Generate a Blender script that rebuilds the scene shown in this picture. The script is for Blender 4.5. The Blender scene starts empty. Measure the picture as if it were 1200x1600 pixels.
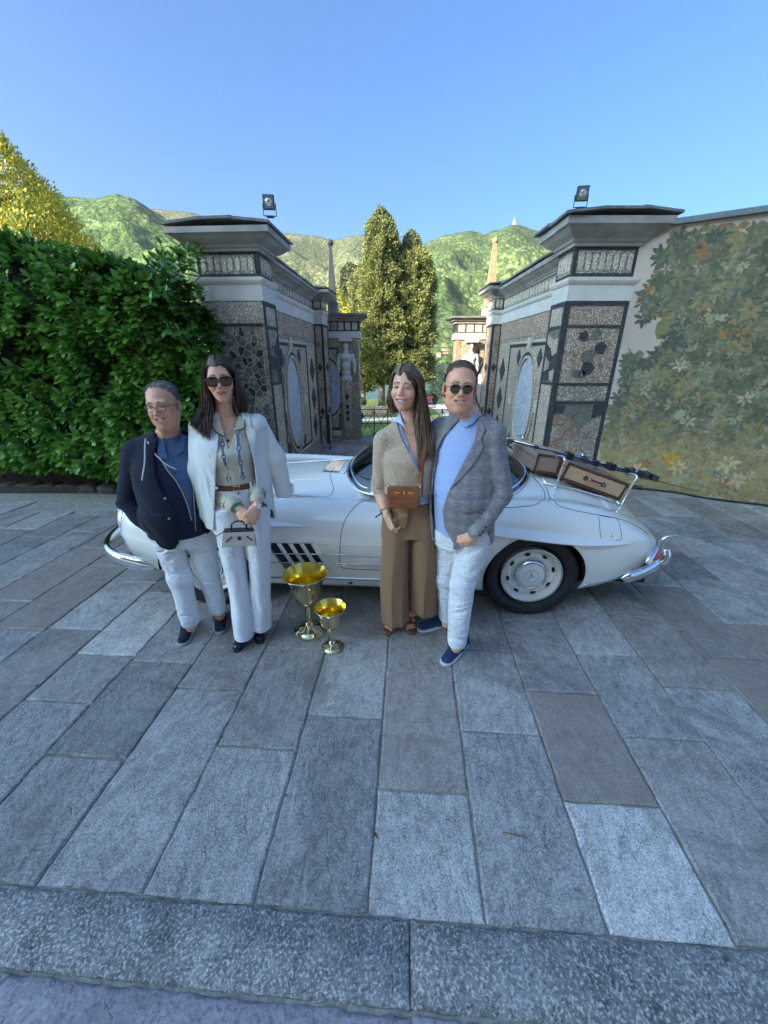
import bpy, bmesh, math, random
import numpy as np
from mathutils import Vector, Matrix, Euler
from mathutils.noise import noise as pn, noise_vector

random.seed(7); np.random.seed(7)
SC = bpy.context.scene
COL = SC.collection
rad = math.radians

# ---------------------------------------------------------------- camera
cam_d = bpy.data.cameras.new('camera'); cam = bpy.data.objects.new('camera', cam_d); COL.objects.link(cam)
cam.location = (0, 0, 1.8); cam.rotation_euler = (rad(90 - 21.8), 0, 0)
cam_d.sensor_fit = 'HORIZONTAL'; cam_d.sensor_width = 36; cam_d.lens = 36 * 601 / 1200
cam_d.clip_start = 0.05; cam_d.clip_end = 20000
SC.camera = cam
# ---------------------------------------------------------------- sky, sun, exposure
SUN_EL = 21; SUN_AZ = 231          # degrees, clockwise from +Y
w = bpy.data.worlds.new('World'); SC.world = w; w.use_nodes = True
nt = w.node_tree; nt.nodes.clear()
sky = nt.nodes.new('ShaderNodeTexSky'); sky.sky_type = 'NISHITA'; sky.sun_disc = False
sky.sun_elevation = rad(SUN_EL); sky.sun_rotation = rad(SUN_AZ); sky.altitude = 200
sky.air_density = 0.55; sky.dust_density = 6.5; sky.ozone_density = 4.0
bg = nt.nodes.new('ShaderNodeBackground'); bg.inputs[1].default_value = 0.15
out = nt.nodes.new('ShaderNodeOutputWorld')
mx = nt.nodes.new('ShaderNodeMix'); mx.data_type = 'RGBA'; mx.blend_type = 'MULTIPLY'; mx.inputs[0].default_value = 1; mx.inputs[7].default_value = (.54, .80, .96, 1)
nt.links.new(sky.outputs[0], mx.inputs[6]); nt.links.new(mx.outputs[2], bg.inputs[0]); nt.links.new(bg.outputs[0], out.inputs[0])
sd = bpy.data.lights.new('sun', 'SUN'); sd.energy = 4.5; sd.angle = rad(0.5); sd.color = (1, .86, .62)
so = bpy.data.objects.new('sun', sd); COL.objects.link(so)
sdir = Vector((math.sin(rad(SUN_AZ)) * math.cos(rad(SUN_EL)), math.cos(rad(SUN_AZ)) * math.cos(rad(SUN_EL)), math.sin(rad(SUN_EL))))
so.rotation_euler = sdir.to_track_quat('Z', 'Y').to_euler()
SC.view_settings.view_transform = 'Standard'; SC.view_settings.look = 'None'
SC.view_settings.gamma = 1; SC.view_settings.use_curve_mapping = False
SC.view_settings.exposure = 1.88

# ---------------------------------------------------------------- helpers
def lin(r, g, b):
    return tuple(((c / 255) / 12.92 if c / 255 <= .04045 else ((c / 255 + .055) / 1.055) ** 2.4) for c in (r, g, b))

class NT:
    def __init__(s, m): s.t = m.node_tree; s.m = m
    def n(s, typ, **kw):
        nd = s.t.nodes.new('ShaderNode' + typ)
        for k, v in kw.items():
            if k.startswith('i_'):
                key = k[2:]
                key = int(key) if key.isdigit() else key.replace('_', ' ')
                nd.inputs[key].default_value = v
            else: setattr(nd, k, v)
        return nd
    def l(s, a, b): s.t.links.new(a, b)
    def mix(s, fac, a, b, mode='MIX'):
        nd = s.t.nodes.new('ShaderNodeMix'); nd.data_type = 'RGBA'; nd.blend_type = mode
        for i, v in ((0, fac), (6, a), (7, b)):
            if hasattr(v, 'is_linked'): s.l(v, nd.inputs[i])
            else: nd.inputs[i].default_value = v if i == 0 else (*v, 1)[:4]
        return nd.outputs[2]
    def math(s, op, a, b=0.0, clamp=False):
        nd = s.t.nodes.new('ShaderNodeMath'); nd.operation = op; nd.use_clamp = clamp
        for i, v in ((0, a), (1, b)):
            if hasattr(v, 'is_linked'): s.l(v, nd.inputs[i])
            else: nd.inputs[i].default_value = v
        return nd.outputs[0]
    def ramp(s, fac, stops, interp='LINEAR'):
        nd = s.t.nodes.new('ShaderNodeValToRGB'); cr = nd.color_ramp; cr.interpolation = interp
        while len(cr.elements) < len(stops): cr.elements.new(.5)
        for e, (p, c) in zip(cr.elements, stops):
            e.position = p; e.color = (*c, 1) if len(c) == 3 else c
        s.l(fac, nd.inputs[0]); return nd.outputs[0]
    def noise(s, scale, detail=3, rough=.5, vec=None, dist=0):
        nd = s.n('TexNoise', i_Scale=scale, i_Detail=detail, i_Roughness=rough, i_Distortion=dist)
        if vec is not None: s.l(vec, nd.inputs['Vector'])
        return nd.outputs[0]
    def vor(s, scale, feature='F1', vec=None, rnd=1.0, out=0):
        nd = s.n('TexVoronoi', feature=feature, i_Scale=scale, i_Randomness=rnd)
        if vec is not None: s.l(vec, nd.inputs['Vector'])
        return nd.outputs[out]
    def coord(s, kind='Object', scale=None, rot=None):
        c = s.n('TexCoord').outputs[kind]
        if scale or rot:
            mp = s.n('Mapping'); s.l(c, mp.inputs[0])
            if scale: mp.inputs['Scale'].default_value = scale
            if rot: mp.inputs['Rotation'].default_value = rot
            c = mp.outputs[0]
        return c
    def bump(s, h, strength=.4, dist=.01):
        nd = s.n('Bump', i_Strength=strength, i_Distance=dist); s.l(h, nd.inputs['Height']); return nd.outputs[0]

def newmat(name, col=(.5, .5, .5), rough=.6, metal=0, **kw):
    m = bpy.data.materials.new(name); m.use_nodes = True
    t = NT(m); b = m.node_tree.nodes['Principled BSDF']
    b.inputs['Base Color'].default_value = (*col, 1); b.inputs['Roughness'].default_value = rough
    b.inputs['Metallic'].default_value = metal
    for k, v in kw.items(): b.inputs[k.replace('_', ' ')].default_value = v
    return m, t, b

def simple(name, col, rough=.6, metal=0, var=.15, scale=20, bump=0, bscale=80, bdist=.002, **kw):
    m, t, b = newmat(name, col, rough, metal, **kw)
    if var:
        co = t.coord()
        n = t.noise(scale, 4, .6, co)
        hi = tuple(min(1, c * (1 + var)) for c in col); lo = tuple(c * (1 - var) for c in col)
        t.l(t.ramp(n, [(.3, lo), (.7, hi)]), b.inputs['Base Color'])
    if bump:
        t.l(t.bump(t.noise(bscale, 3, .6, t.coord()), bump, bdist), b.inputs['Normal'])
    return m

class MB:
    """collects geometry for one mesh"""
    def __init__(s): s.v = []; s.f = []; s.c = []
    def add(s, vs, fs, col=None):
        o = len(s.v); s.v.extend([tuple(p) for p in vs]); s.f.extend([tuple(i + o for i in f) for f in fs])
        s.c.extend([col or (1, 1, 1)] * len(vs)); return s
    def box(s, c, h, R=None, col=None):
        """centre, half sizes"""
        vs = [Vector((x * h[0], y * h[1], z * h[2])) for x in (-1, 1) for y in (-1, 1) for z in (-1, 1)]
        if R is not None: vs = [R @ v for v in vs]
        vs = [v + Vector(c) for v in vs]
        return s.add(vs, [(0, 1, 3, 2), (4, 6, 7, 5), (0, 4, 5, 1), (2, 3, 7, 6), (0, 2, 6, 4), (1, 5, 7, 3)], col)
    def tube(s, pts, r, n=8, close=False, caps=True, col=None, flat=1.0):
        pts = [Vector(p) for p in pts]; N = len(pts)
        rs = r if isinstance(r, (list, tuple)) else [r] * N
        vs = []; up = None
        for i, p in enumerate(pts):
            if close: t = pts[(i + 1) % N] - pts[i - 1]
            else: t = pts[min(i + 1, N - 1)] - pts[max(i - 1, 0)]
            t.normalize()
            if up is None:
                up = Vector((0, 0, 1)) if abs(t.z) < .9 else Vector((1, 0, 0))
            a = t.cross(up).normalized(); up = a.cross(t).normalized()
            for k in range(n):
                an = 2 * math.pi * k / n
                vs.append(p + (a * math.cos(an) + up * math.sin(an) * flat) * rs[i])
        fs = []
        for i in range(N if close else N - 1):
            j = (i + 1) % N
            for k in range(n):
                k2 = (k + 1) % n
                fs.append((i * n + k, i * n + k2, j * n + k2, j * n + k))
        if caps and not close:
            fs.append(tuple(range(n))[::-1]); fs.append(tuple((N - 1) * n + k for k in range(n)))
        return s.add(vs, fs, col)
    def lathe(s, prof, c=(0, 0, 0), n=24, R=None, col=None, sx=1, sy=1, caps=True):
        """prof: list of (r, z)"""
        vs = []; fs = []
        for r, z in prof:
            for k in range(n):
                a = 2 * math.pi * k / n; v = Vector((r * math.cos(a) * sx, r * math.sin(a) * sy, z))
                if R is not None: v = R @ v
                vs.append(v + Vector(c))
        for i in range(len(prof) - 1):
            for k in range(n):
                k2 = (k + 1) % n
                fs.append((i * n + k, i * n + k2, (i + 1) * n + k2, (i + 1) * n + k))
        if caps and prof[0][0] > 1e-6: fs.append(tuple(range(n))[::-1])
        if caps and prof[-1][0] > 1e-6: fs.append(tuple((len(prof) - 1) * n + k for k in range(n)))
        return s.add(vs, fs, col)
    def prism(s, poly, f, d0, d1, col=None):
        """poly 2D list, f(u, v, d) -> point, between depths d0 and d1"""
        n = len(poly)
        vs = [f(u, v, d0) for u, v in poly] + [f(u, v, d1) for u, v in poly]
        fs = [tuple(range(n)), tuple(range(2 * n - 1, n - 1, -1))] + [(i, n + i, n + (i + 1) % n, (i + 1) % n) for i in range(n)]
        return s.add(vs, fs, col)
    def sphere(s, c, r, n=12, R=None, col=None):
        r = (r, r, r) if not isinstance(r, (tuple, list)) else r
        vs = []; m = max(4, n // 2)
        for i in range(m + 1):
            th = math.pi * i / m
            for k in range(n):
                ph = 2 * math.pi * k / n
                v = Vector((r[0] * math.sin(th) * math.cos(ph), r[1] * math.sin(th) * math.sin(ph), r[2] * math.cos(th)))
                if R is not None: v = R @ v
                vs.append(v + Vector(c))
        fs = [(i * n + k, (i + 1) * n + k, (i + 1) * n + (k + 1) % n, i * n + (k + 1) % n) for i in range(m) for k in range(n)]
        return s.add(vs, fs, col)
    def mesh(s, name, smooth=False, fix=True, attr=False, merge=True):
        me = bpy.data.meshes.new(name); me.from_pydata(s.v, [], s.f)
        if attr:
            a = me.color_attributes.new('Col', 'FLOAT_COLOR', 'POINT')
            a.data.foreach_set('color', np.array([(*c, 1) for c in s.c], dtype=np.float32).ravel())
        if fix:
            bm = bmesh.new(); bm.from_mesh(me)
            if merge: bmesh.ops.remove_doubles(bm, verts=bm.verts, dist=1e-5)
            bmesh.ops.recalc_face_normals(bm, faces=bm.faces)
            bm.to_mesh(me); bm.free()
        me.validate()
        if smooth: shade(me, smooth)
        return me
    def build(s, name, mat, parent=None, smooth=False, fix=True, attr=False, bevel=0, merge=True, **tags):
        o = link(name, s.mesh(name, smooth, fix, attr, merge), mat, parent, **tags)
        if bevel: bev(o, bevel)
        return o

def shade(me, smooth):
    me.shade_smooth()
    if smooth is not True:
        me.set_sharp_from_angle(angle=rad(smooth))

def bev(o, wdt, seg=2):
    md = o.modifiers.new('bevel', 'BEVEL'); md.width = wdt; md.segments = seg; md.limit_method = 'ANGLE'; md.angle_limit = rad(40)

def link(name, data, mat=None, parent=None, **tags):
    o = bpy.data.objects.new(name, data); COL.objects.link(o)
    if mat is not None and data is not None:
        if not isinstance(mat, (list, tuple)): mat = [mat]
        if not data.materials:
            for m in mat: data.materials.append(m)
    if parent is not None: o.parent = parent
    for k, v in tags.items(): o[k] = v
    return o

def thing(name, label, cat, loc=(0, 0, 0), rz=0, group=None):
    o = bpy.data.objects.new(name, None); COL.objects.link(o); o.empty_display_size = .1
    o.location = loc; o.rotation_euler = (0, 0, rz); o['label'] = label; o['category'] = cat
    if group: o['group'] = group
    return o

def retag(o, label, cat=None, group=None):
    o['label'] = label
    if cat: o['category'] = cat
    if group: o['group'] = group
    return o

def copy_tree(o, parent=None):
    c = o.copy(); COL.objects.link(c); c.parent = parent
    for ch in list(o.children): copy_tree(ch, c)
    return c

def clip_half(poly, px, py, nx, ny):
    out = []
    n = len(poly)
    for i in range(n):
        a = poly[i]; b = poly[(i + 1) % n]
        da = (a[0] - px) * nx + (a[1] - py) * ny; db = (b[0] - px) * nx + (b[1] - py) * ny
        if da <= 0: out.append(a)
        if (da < 0) != (db < 0) and abs(da - db) > 1e-12:
            t = da / (da - db); out.append((a[0] + (b[0] - a[0]) * t, a[1] + (b[1] - a[1]) * t))
    return out

def crazy(u0, v0, u1, v1, nu, nv, gap, rng, jit=.42):
    """irregular stone pieces filling a rectangle: jittered Voronoi cells inset by the joint"""
    pts = []
    for i in range(nu):
        for j in range(nv):
            pts.append((u0 + (i + .5 + rng.uniform(-jit, jit)) * (u1 - u0) / nu, v0 + (j + .5 + rng.uniform(-jit, jit)) * (v1 - v0) / nv))
    cells = []
    R = 2.6 * max((u1 - u0) / nu, (v1 - v0) / nv)
    for i, p in enumerate(pts):
        poly = [(u0, v0), (u1, v0), (u1, v1), (u0, v1)]
        for j, q in enumerate(pts):
            if i == j: continue
            dx = q[0] - p[0]; dy = q[1] - p[1]; d = math.hypot(dx, dy)
            if d > R: continue
            k = .5 - gap / (2 * d)
            poly = clip_half(poly, p[0] + dx * k, p[1] + dy * k, dx / d, dy / d)
            if len(poly) < 3: break
        if len(poly) >= 3: cells.append(poly)
    return cells
# ---------------------------------------------------------------- ground
TH = math.atan(.065)
def UV(u, v, z=0):
    return Vector((u * math.cos(TH) + v * math.sin(TH), -u * math.sin(TH) + v * math.cos(TH), z))
def gz(v):            # court is level, then falls gently through the gate
    return 0 if v < 6 else -.05 * (v - 6)

def stone_mat(name, dark, light, speck, grain=1.0, streak=True, rough=.6, wear=.5, speckle=.5):
    m, t, b = newmat(name, light, rough)
    tint = t.n('Attribute', attribute_name='tint').outputs['Fac']; t2 = t.n('Attribute', attribute_name='tint2').outputs['Fac']; sd_ = t.n('Attribute', attribute_name='seed').outputs['Fac']
    cv = t.n('CombineXYZ'); t.l(t.math('MULTIPLY', sd_, 17.0), cv.inputs[0]); t.l(t.math('MULTIPLY', sd_, 9.3), cv.inputs[1]); t.l(sd_, cv.inputs[2])
    vr = t.n('VectorRotate', rotation_type='Z_AXIS'); t.l(t.coord(), vr.inputs['Vector']); t.l(t.math('MULTIPLY', t.math('SINE', t.math('MULTIPLY', sd_, 5.0)), .5), vr.inputs['Angle'])
    ad = t.n('VectorMath', operation='ADD'); t.l(vr.outputs[0], ad.inputs[0]); t.l(cv.outputs[0], ad.inputs[1]); co0 = ad.outputs[0]
    mp = t.n('Mapping'); mp.inputs['Scale'].default_value = (1, .5, 1) if streak else (1, 1, 1); t.l(co0, mp.inputs[0]); co = mp.outputs[0]
    blot = t.noise(3.2, 6, .68, co0, .8); mid = t.noise(30 * grain, 6, .75, co, .4); fine = t.noise(150 * grain, 3, .65, co0)
    base = t.math('ADD', t.math('MULTIPLY', mid, .60), t.math('MULTIPLY', blot, .40))
    c = t.ramp(base, [(.38, dark), (.50, tuple((x + y) / 2 for x, y in zip(dark, light))), (.62, light)])
    c = t.mix(t.math('MULTIPLY', t.ramp(fine, [(.50, (0, 0, 0)), (.64, (1, 1, 1))]), speckle), c, speck)
    fd = t.noise(110 * grain, 3, .6, t.coord())
    c = t.mix(t.math('MULTIPLY', t.ramp(fd, [(.52, (0, 0, 0)), (.64, (1, 1, 1))]), .6), c, tuple(x * .5 for x in dark))
    st = t.noise(1.7, 5, .7, t.coord(), 1.2)      # damp and dirt patches that cross the joints
    c = t.mix(t.math('MULTIPLY', t.ramp(st, [(.50, (0, 0, 0)), (.64, (1, 1, 1))]), wear), c, tuple(x * .62 for x in dark))
    c = t.mix(t.math('MULTIPLY', t.ramp(t.noise(6, 5, .7, t.coord(), 2), [(.60, (0, 0, 0)), (.70, (1, 1, 1))]), .35), c, (.30, .27, .22))
    # cleft lines and scratches
    cl = t.math('ABSOLUTE', t.math('SUBTRACT', t.noise(2.6, 4, .6, co), .5)); cl = t.ramp(cl, [(.0, (1, 1, 1)), (.006, (0, 0, 0))])
    c = t.mix(t.math('MULTIPLY', cl, .3), c, tuple(x * .45 for x in dark))
    sc2 = t.math('ABSOLUTE', t.math('SUBTRACT', t.noise(5, 2, .5, t.coord('Object', rot=(0, 0, .9), scale=(1, .1, 1))), .5)); sc2 = t.ramp(sc2, [(.0, (1, 1, 1)), (.004, (0, 0, 0))])
    c = t.mix(t.math('MULTIPLY', sc2, .25), c, speck)
    v = t.math('ADD', t.math('MULTIPLY', tint, 1.15), .38)
    hs = t.n('HueSaturation'); t.l(c, hs.inputs['Color']); t.l(v, hs.inputs['Value'])
    t.l(t.mix(t.math('MULTIPLY', t2, .6), hs.outputs[0], (.30, .225, .17)), b.inputs['Base Color'])
    t.l(t.ramp(t.math('ADD', t.math('MULTIPLY', blot, .6), t.math('MULTIPLY', mid, .4)), [(.38, (rough + .2,) * 3), (.62, (rough - .22,) * 3)]), b.inputs['Roughness'])
    hgt = t.math('ADD', t.math('MULTIPLY', mid, 1.0), t.math('MULTIPLY', fine, .35)); hgt = t.math('ADD', hgt, t.math('MULTIPLY', blot, 2.2)); hgt = t.math('SUBTRACT', hgt, t.math('MULTIPLY', cl, .5))
    t.l(t.bump(hgt, .6, .007), b.inputs['Normal'])
    return m
M_slab = stone_mat('blue_grey_gneiss', (.16, .152, .142), (.45, .42, .385), (.74, .69, .63))
M_kerb = stone_mat('granite', (.085, .085, .085), (.30, .29, .27), (.62, .60, .55), grain=.72, streak=False, wear=.35, speckle=.85, rough=.7)
M_kerb2 = stone_mat('porphyry', (.22, .19, .21), (.38, .35, .37), (.45, .44, .43), grain=.7, streak=False, wear=.3, rough=.7)
M_mortar = simple('mortar', (.30, .285, .25), .9, var=.4, scale=30, bump=.5, bscale=60, bdist=.004)

_sr = random.Random(99)
def setattrs(me, tint, tint2):
    sd_ = _sr.random() * 10
    if hasattr(tint, '__len__'): sd_ = [x * 37.7 + y * 11 for x, y in zip(tint, tint2)]
    for nme, val in (('tint', tint), ('tint2', tint2), ('seed', sd_)):
        a = me.attributes.new(nme, 'FLOAT', 'POINT')
        v = val if hasattr(val, '__len__') else [val] * len(me.vertices)
        a.data.foreach_set('value', v)

def slab_geo(mb, u0, u1, v0, v1, rng, zt=0.0, th=.05, gap=.004, rag=.0028, ch=.007, step=.06):
    """slab with slightly ragged arris, chamfered; returns number of verts added"""
    def side(a, b):
        n = max(2, int(math.hypot(b[0] - a[0], b[1] - a[1]) / step))
        return [(a[0] + (b[0] - a[0]) * i / n, a[1] + (b[1] - a[1]) * i / n) for i in range(n)]
    g = gap
    cs = [(u0 + g, v0 + g), (u1 - g, v0 + g), (u1 - g, v1 - g), (u0 + g, v1 - g)]
    cs = [(a + rng.uniform(-.003, .003), b + rng.uniform(-.003, .003)) for a, b in cs]
    per = side(cs[0], cs[1]) + side(cs[1], cs[2]) + side(cs[2], cs[3]) + side(cs[3], cs[0])
    per = [(a + rng.uniform(-rag, rag), b + rng.uniform(-rag, rag)) for a, b in per]
    cu = (u0 + u1) / 2; cv = (v0 + v1) / 2
    n = len(per)
    def inset(k, z):
        r = []
        for a, b in per:
            du = cu - a; dv = cv - b
            r.append(UV(a + k * (1 if du > 0 else -1) * min(1, abs(du) / .02), b + k * (1 if dv > 0 else -1) * min(1, abs(dv) / .02), z + gz(b)))
        return r
    chz = [rng.uniform(.5, 1.5) for _ in per]
    l0 = inset(0, zt - th)
    l1 = [p - Vector((0, 0, ch * c)) for p, c in zip(inset(0, zt), chz)]
    l2 = inset(ch * 1.3, zt)
    o = len(mb.v)
    mb.add(l0 + l1 + l2, [(i, (i + 1) % n, n + (i + 1) % n, n + i) for i in range(n)] +
           [(n + i, n + (i + 1) % n, 2 * n + (i + 1) % n, 2 * n + i) for i in range(n)] + [tuple(2 * n + i for i in range(n))])
    return 3 * n

pave_bed = MB()
vv = [.3, 6, 14]
for a, b in ((-.6, 6), (6, 10.9)):
    q = [UV(-12, a, gz(a) - .012), UV(12, a, gz(a) - .012), UV(12, b, gz(b) - .012), UV(-12, b, gz(b) - .012)]
    pave_bed.add(q, [(0, 1, 2, 3)])
pavement = pave_bed.build('pavement', M_mortar, fix=True, kind='structure')
U0 = -.104; DU = .4095; VK = .716
rng = random.Random(3)
known = {0: [1.146, 1.85, 2.5], 1: [1.46, 2.07, 2.75], 2: [1.146, 1.75, 2.4], 3: [1.483, 2.08, 2.8], 4: [1.21, 1.83, 2.5], 5: [1.42, 2.1],
         -1: [1.506, 2.15, 2.8], -2: [1.30, 2.0], -3: [1.64, 2.3], -4: [1.2, 1.83], -5: [1.5, 1.87, 2.58], -6: [1.35, 2.1]}
tints = {(0, 0): (.85, .05), (0, 1): (.62, .6), (1, 0): (.6, 0), (1, 1): (.75, .1), (2, 0): (1.15, 0), (2, 1): (.5, .85), (2, 2): (.6, .1), (3, 0): (.62, .35),
         (3, 1): (.55, .0), (3, 2): (.72, 0), (-1, 0): (.42, 0), (-1, 1): (.78, .15), (-2, 0): (.62, 0), (-2, 1): (.46, .1), (-3, 0): (.62, 0), (-5, 2): (.98, .2), (4, 0): (.55, 0), (4, 1): (.62, 0),
         (-3, 1): (.4, .2), (-4, 0): (.48, .1), (-5, 0): (.5, 0), (-5, 1): (.45, .2), (1, 2): (.5, .2), (0, 2): (.5, .3), (3, 3): (.5, .3)}
slabs = []
for k in range(-24, 24):
    u0 = U0 + k * DU; js = [VK + .002] + known.get(k, [VK + rng.uniform(.35, .7)])
    while js[-1] < 10.35: js.append(js[-1] + rng.choice([.5, .6, .66, .75, .9]) + rng.uniform(-.05, .05))
    js[-1] = 10.38
    for i in range(len(js) - 1):
        c = UV(u0 + DU / 2, (js[i] + js[i + 1]) / 2)
        F = c.y * .93 + 1.8 * .37
        inview = abs(c.x) < F * 1.06 + .25
        if not inview: continue
        if c.y > 4.6 and c.x < -2.6: continue
        if c.y > 6 and (c.x > 2.6 or c.x < -2.0): continue
        if c.x > 3 and c.y > 6.1 - (c.x - 3) * .6: continue
        slabs.append((F * F * 1.0, k, i, u0, js[i], js[i + 1]))
slabs.sort()
rest = MB(); rt = []; rt2 = []
for n_, (_, k, i, u0, v0, v1) in enumerate(slabs):
    tn, t2 = tints.get((k, i), (rng.choice([.34, .42, .5, .58, .68, .85]) * (.85 if u0 < -.4 else 1.0), max(0, rng.uniform(-.4, .9))))
    zt = rng.uniform(-.0015, .0015)
    if n_ < 300:
        mb = MB(); slab_geo(mb, u0, u0 + DU, v0, v1, rng, zt, gap=rng.uniform(.002, .0042))
        me = mb.mesh('slab', fix=True, merge=False); setattrs(me, tn, t2)
        link('slab', me, M_slab, pavement)
    else:
        c = slab_geo(rest, u0, u0 + DU, v0, v1, rng, zt, step=.4)
        rt += [tn] * c; rt2 += [t2] * c
if rest.v:
    me = rest.mesh('slab', fix=True, merge=False); setattrs(me, rt, rt2); link('far_slabs', me, M_slab, pavement, kind='stuff')

# granite threshold under the photographer: two rows of long blocks
kerb = thing('granite_kerb', 'long dark speckled granite blocks along the near edge of the paving', 'kerb')
del kerb['category']; kerb['kind'] = 'structure'; del kerb['label']
kerb.name = 'kerb'
def kblock(u0, u1, v0, v1, zt, m, tn, t2):
    mb = MB(); slab_geo(mb, u0, u1, v0, v1, rng, zt, th=.12, gap=.003, rag=.0022, ch=.012, step=.03)
    me = mb.mesh('block', fix=True, merge=False); setattrs(me, tn, t2); shade(me, 50); link('block', me, m, kerb)
for u0, u1, tn in ((-3.2, -1.62, .6), (-1.62, .042, .62), (.042, 1.3, .55), (1.3, 3.0, .6)):
    kblock(u0, u1, .512, VK - .001, .012, M_kerb, tn, 0)
for u0, u1 in ((-3.0, -1.3), (-1.3, .05), (.05, 1.6), (1.6, 3.0)):
    kblock(u0, u1, .30, .508, .004, M_kerb2, .7, .1)

# a dry twig lying on the slabs
tw = MB().tube([UV(.42 , 1.0, .006), UV(.45, .995, .008), UV(.50, .99, .006), UV(.515, .985, .006)], [.0025, .003, .0025, .0015], 6).build('twig', simple('dry_twig', (.18, .1, .05), .8), smooth=True)
retag(tw, 'thin dry brown twig lying on the paving near the granite kerb', 'twig')

# grit, leaf scraps and moss crumbs caught on the paving
lit = MB(); rl = random.Random(77)
for _ in range(420):
    v = .75 + rl.random() ** 1.6 * 6; u = rl.uniform(-4.5, 4.5)
    if rl.random() < .75: u = U0 + DU * round((u - U0) / DU) + rl.uniform(-.014, .014)
    r = rl.uniform(.0015, .005) if rl.random() < .9 else rl.uniform(.006, .012); a = rl.random() * 6.28; p = UV(u, v, gz(v) + .0015)
    c, sn = math.cos(a), math.sin(a)
    lit.add([p + Vector((c * r * 1.8, sn * r * 1.8, 0)), p + Vector((-sn * r * .6, c * r * .6, r * .35)), p + Vector((-c * r * 1.6, -sn * r * 1.6, .0005)), p + Vector((sn * r * .7, -c * r * .7, r * .2))], [(0, 1, 2, 3)])
lit.build('leaf_litter', simple('litter', (.12, .09, .05), .9, var=.6, scale=3), fix=False, kind='stuff')
# ---------------------------------------------------------------- mosaic materials
def pebble(name, cols, joint, scale=55, bumpd=.006, rough=.7):
    m, t, b = newmat(name, cols[0], rough)
    co = t.coord()
    wob = t.n('TexNoise', i_Scale=12.0, i_Detail=2.0); t.l(co, wob.inputs['Vector'])
    vm = t.n('VectorMath', operation='MULTIPLY_ADD'); t.l(wob.outputs['Color'], vm.inputs[0]); vm.inputs[1].default_value = (.03, .03, .03); t.l(co, vm.inputs[2])
    v = t.n('TexVoronoi', i_Scale=float(scale)); t.l(vm.outputs[0], v.inputs['Vector'])
    e = t.vor(scale, 'DISTANCE_TO_EDGE', vm.outputs[0])
    sx = t.n('SeparateColor'); t.l(v.outputs['Color'], sx.inputs[0])
    n = len(cols)
    c = t.ramp(sx.outputs[0], [(i / n, cc) for i, cc in enumerate(cols)], 'CONSTANT')
    big = t.noise(3.5, 4, .6, co)
    c = t.mix(t.ramp(big, [(.35, (.0, .0, .0)), (.75, (.5, .5, .5))]), c, tuple(x * .5 for x in cols[0]))
    jf = t.ramp(e, [(.04, (1, 1, 1)), (.16, (0, 0, 0))])
    c = t.mix(1.0, c, (2.1, 1.85, 1.5), 'MULTIPLY') if 'black' not in name else c
    t.l(t.mix(jf, c, tuple(x * 2.0 for x in joint)), b.inputs['Base Color'])
    t.l(t.bump(t.ramp(e, [(0, (0, 0, 0)), (.3, (1, 1, 1))]), .8, bumpd), b.inputs['Normal'])
    return m
PB_light = pebble('pale_pebbles', [(.36, .33, .28), (.48, .45, .39), (.22, .2, .18), (.56, .53, .46), (.3, .24, .2)], (.12, .11, .1))
PB_grey = pebble('grey_pebbles', [(.26, .25, .22), (.4, .38, .33), (.14, .14, .13), (.48, .45, .38), (.2, .17, .14)], (.06, .06, .055))
PB_pink = pebble('pinkish_pebbles', [(.33, .26, .22), (.45, .38, .33), (.2, .14, .12), (.5, .45, .4), (.28, .18, .14)], (.08, .07, .06))
PB_rust = pebble('rust_pebbles', [(.27, .16, .1), (.36, .27, .18), (.18, .1, .07), (.42, .36, .28)], (.08, .06, .05))
PB_dark = pebble('black_pebbles', [(.045, .045, .05), (.075, .075, .08), (.03, .03, .035), (.13, .13, .13)], (.02, .02, .02), scale=70)
PB_green = pebble('green_grey_pebbles', [(.09, .11, .095), (.14, .155, .13), (.065, .08, .07), (.2, .2, .17)], (.05, .055, .05), scale=65)
PB_flute = pebble('white_shell_pebbles', [(.5, .48, .43), (.62, .6, .54), (.4, .37, .32), (.3, .27, .24)], (.2, .19, .17), scale=75)
M_band = simple('pale_stucco', (.62, .58, .51), .75, var=.1, scale=4, bump=.15, bscale=40)
M_corn = simple('grey_stone_cornice', (.34, .32, .29), .8, var=.25, scale=3.5, bump=.3, bscale=30)
M_slate = simple('roof_slate', (.16, .16, .155), .75, var=.35, scale=8, bump=.6, bscale=25, bdist=.01)
M_wallc = simple('lilac_grey_plaster', (.42, .34, .28), .85, var=.12, scale=2.5, bump=.2, bscale=50)
M_statue = simple('pale_statue_stone', (.6, .58, .54), .6, var=.15, scale=14)
M_fresco, _t, _b = newmat('pale_blue_relief', (.5, .55, .6), .5)
_n = _t.noise(7, 6, .75, _t.coord(), 1.5)
_t.l(_t.ramp(_n, [(.35, (.3, .38, .46)), (.5, (.5, .55, .6)), (.62, (.66, .67, .66)), (.7, (.38, .45, .5))]), _b.inputs['Base Color'])
_t.l(_t.bump(_n, .6, .02), _b.inputs['Normal'])
M_iron = simple('black_iron', (.03, .03, .032), .5, .6)
M_brick_ob = simple('terracotta_obelisk', (.42, .24, .14), .8, var=.25, scale=9, bump=.3)

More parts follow.
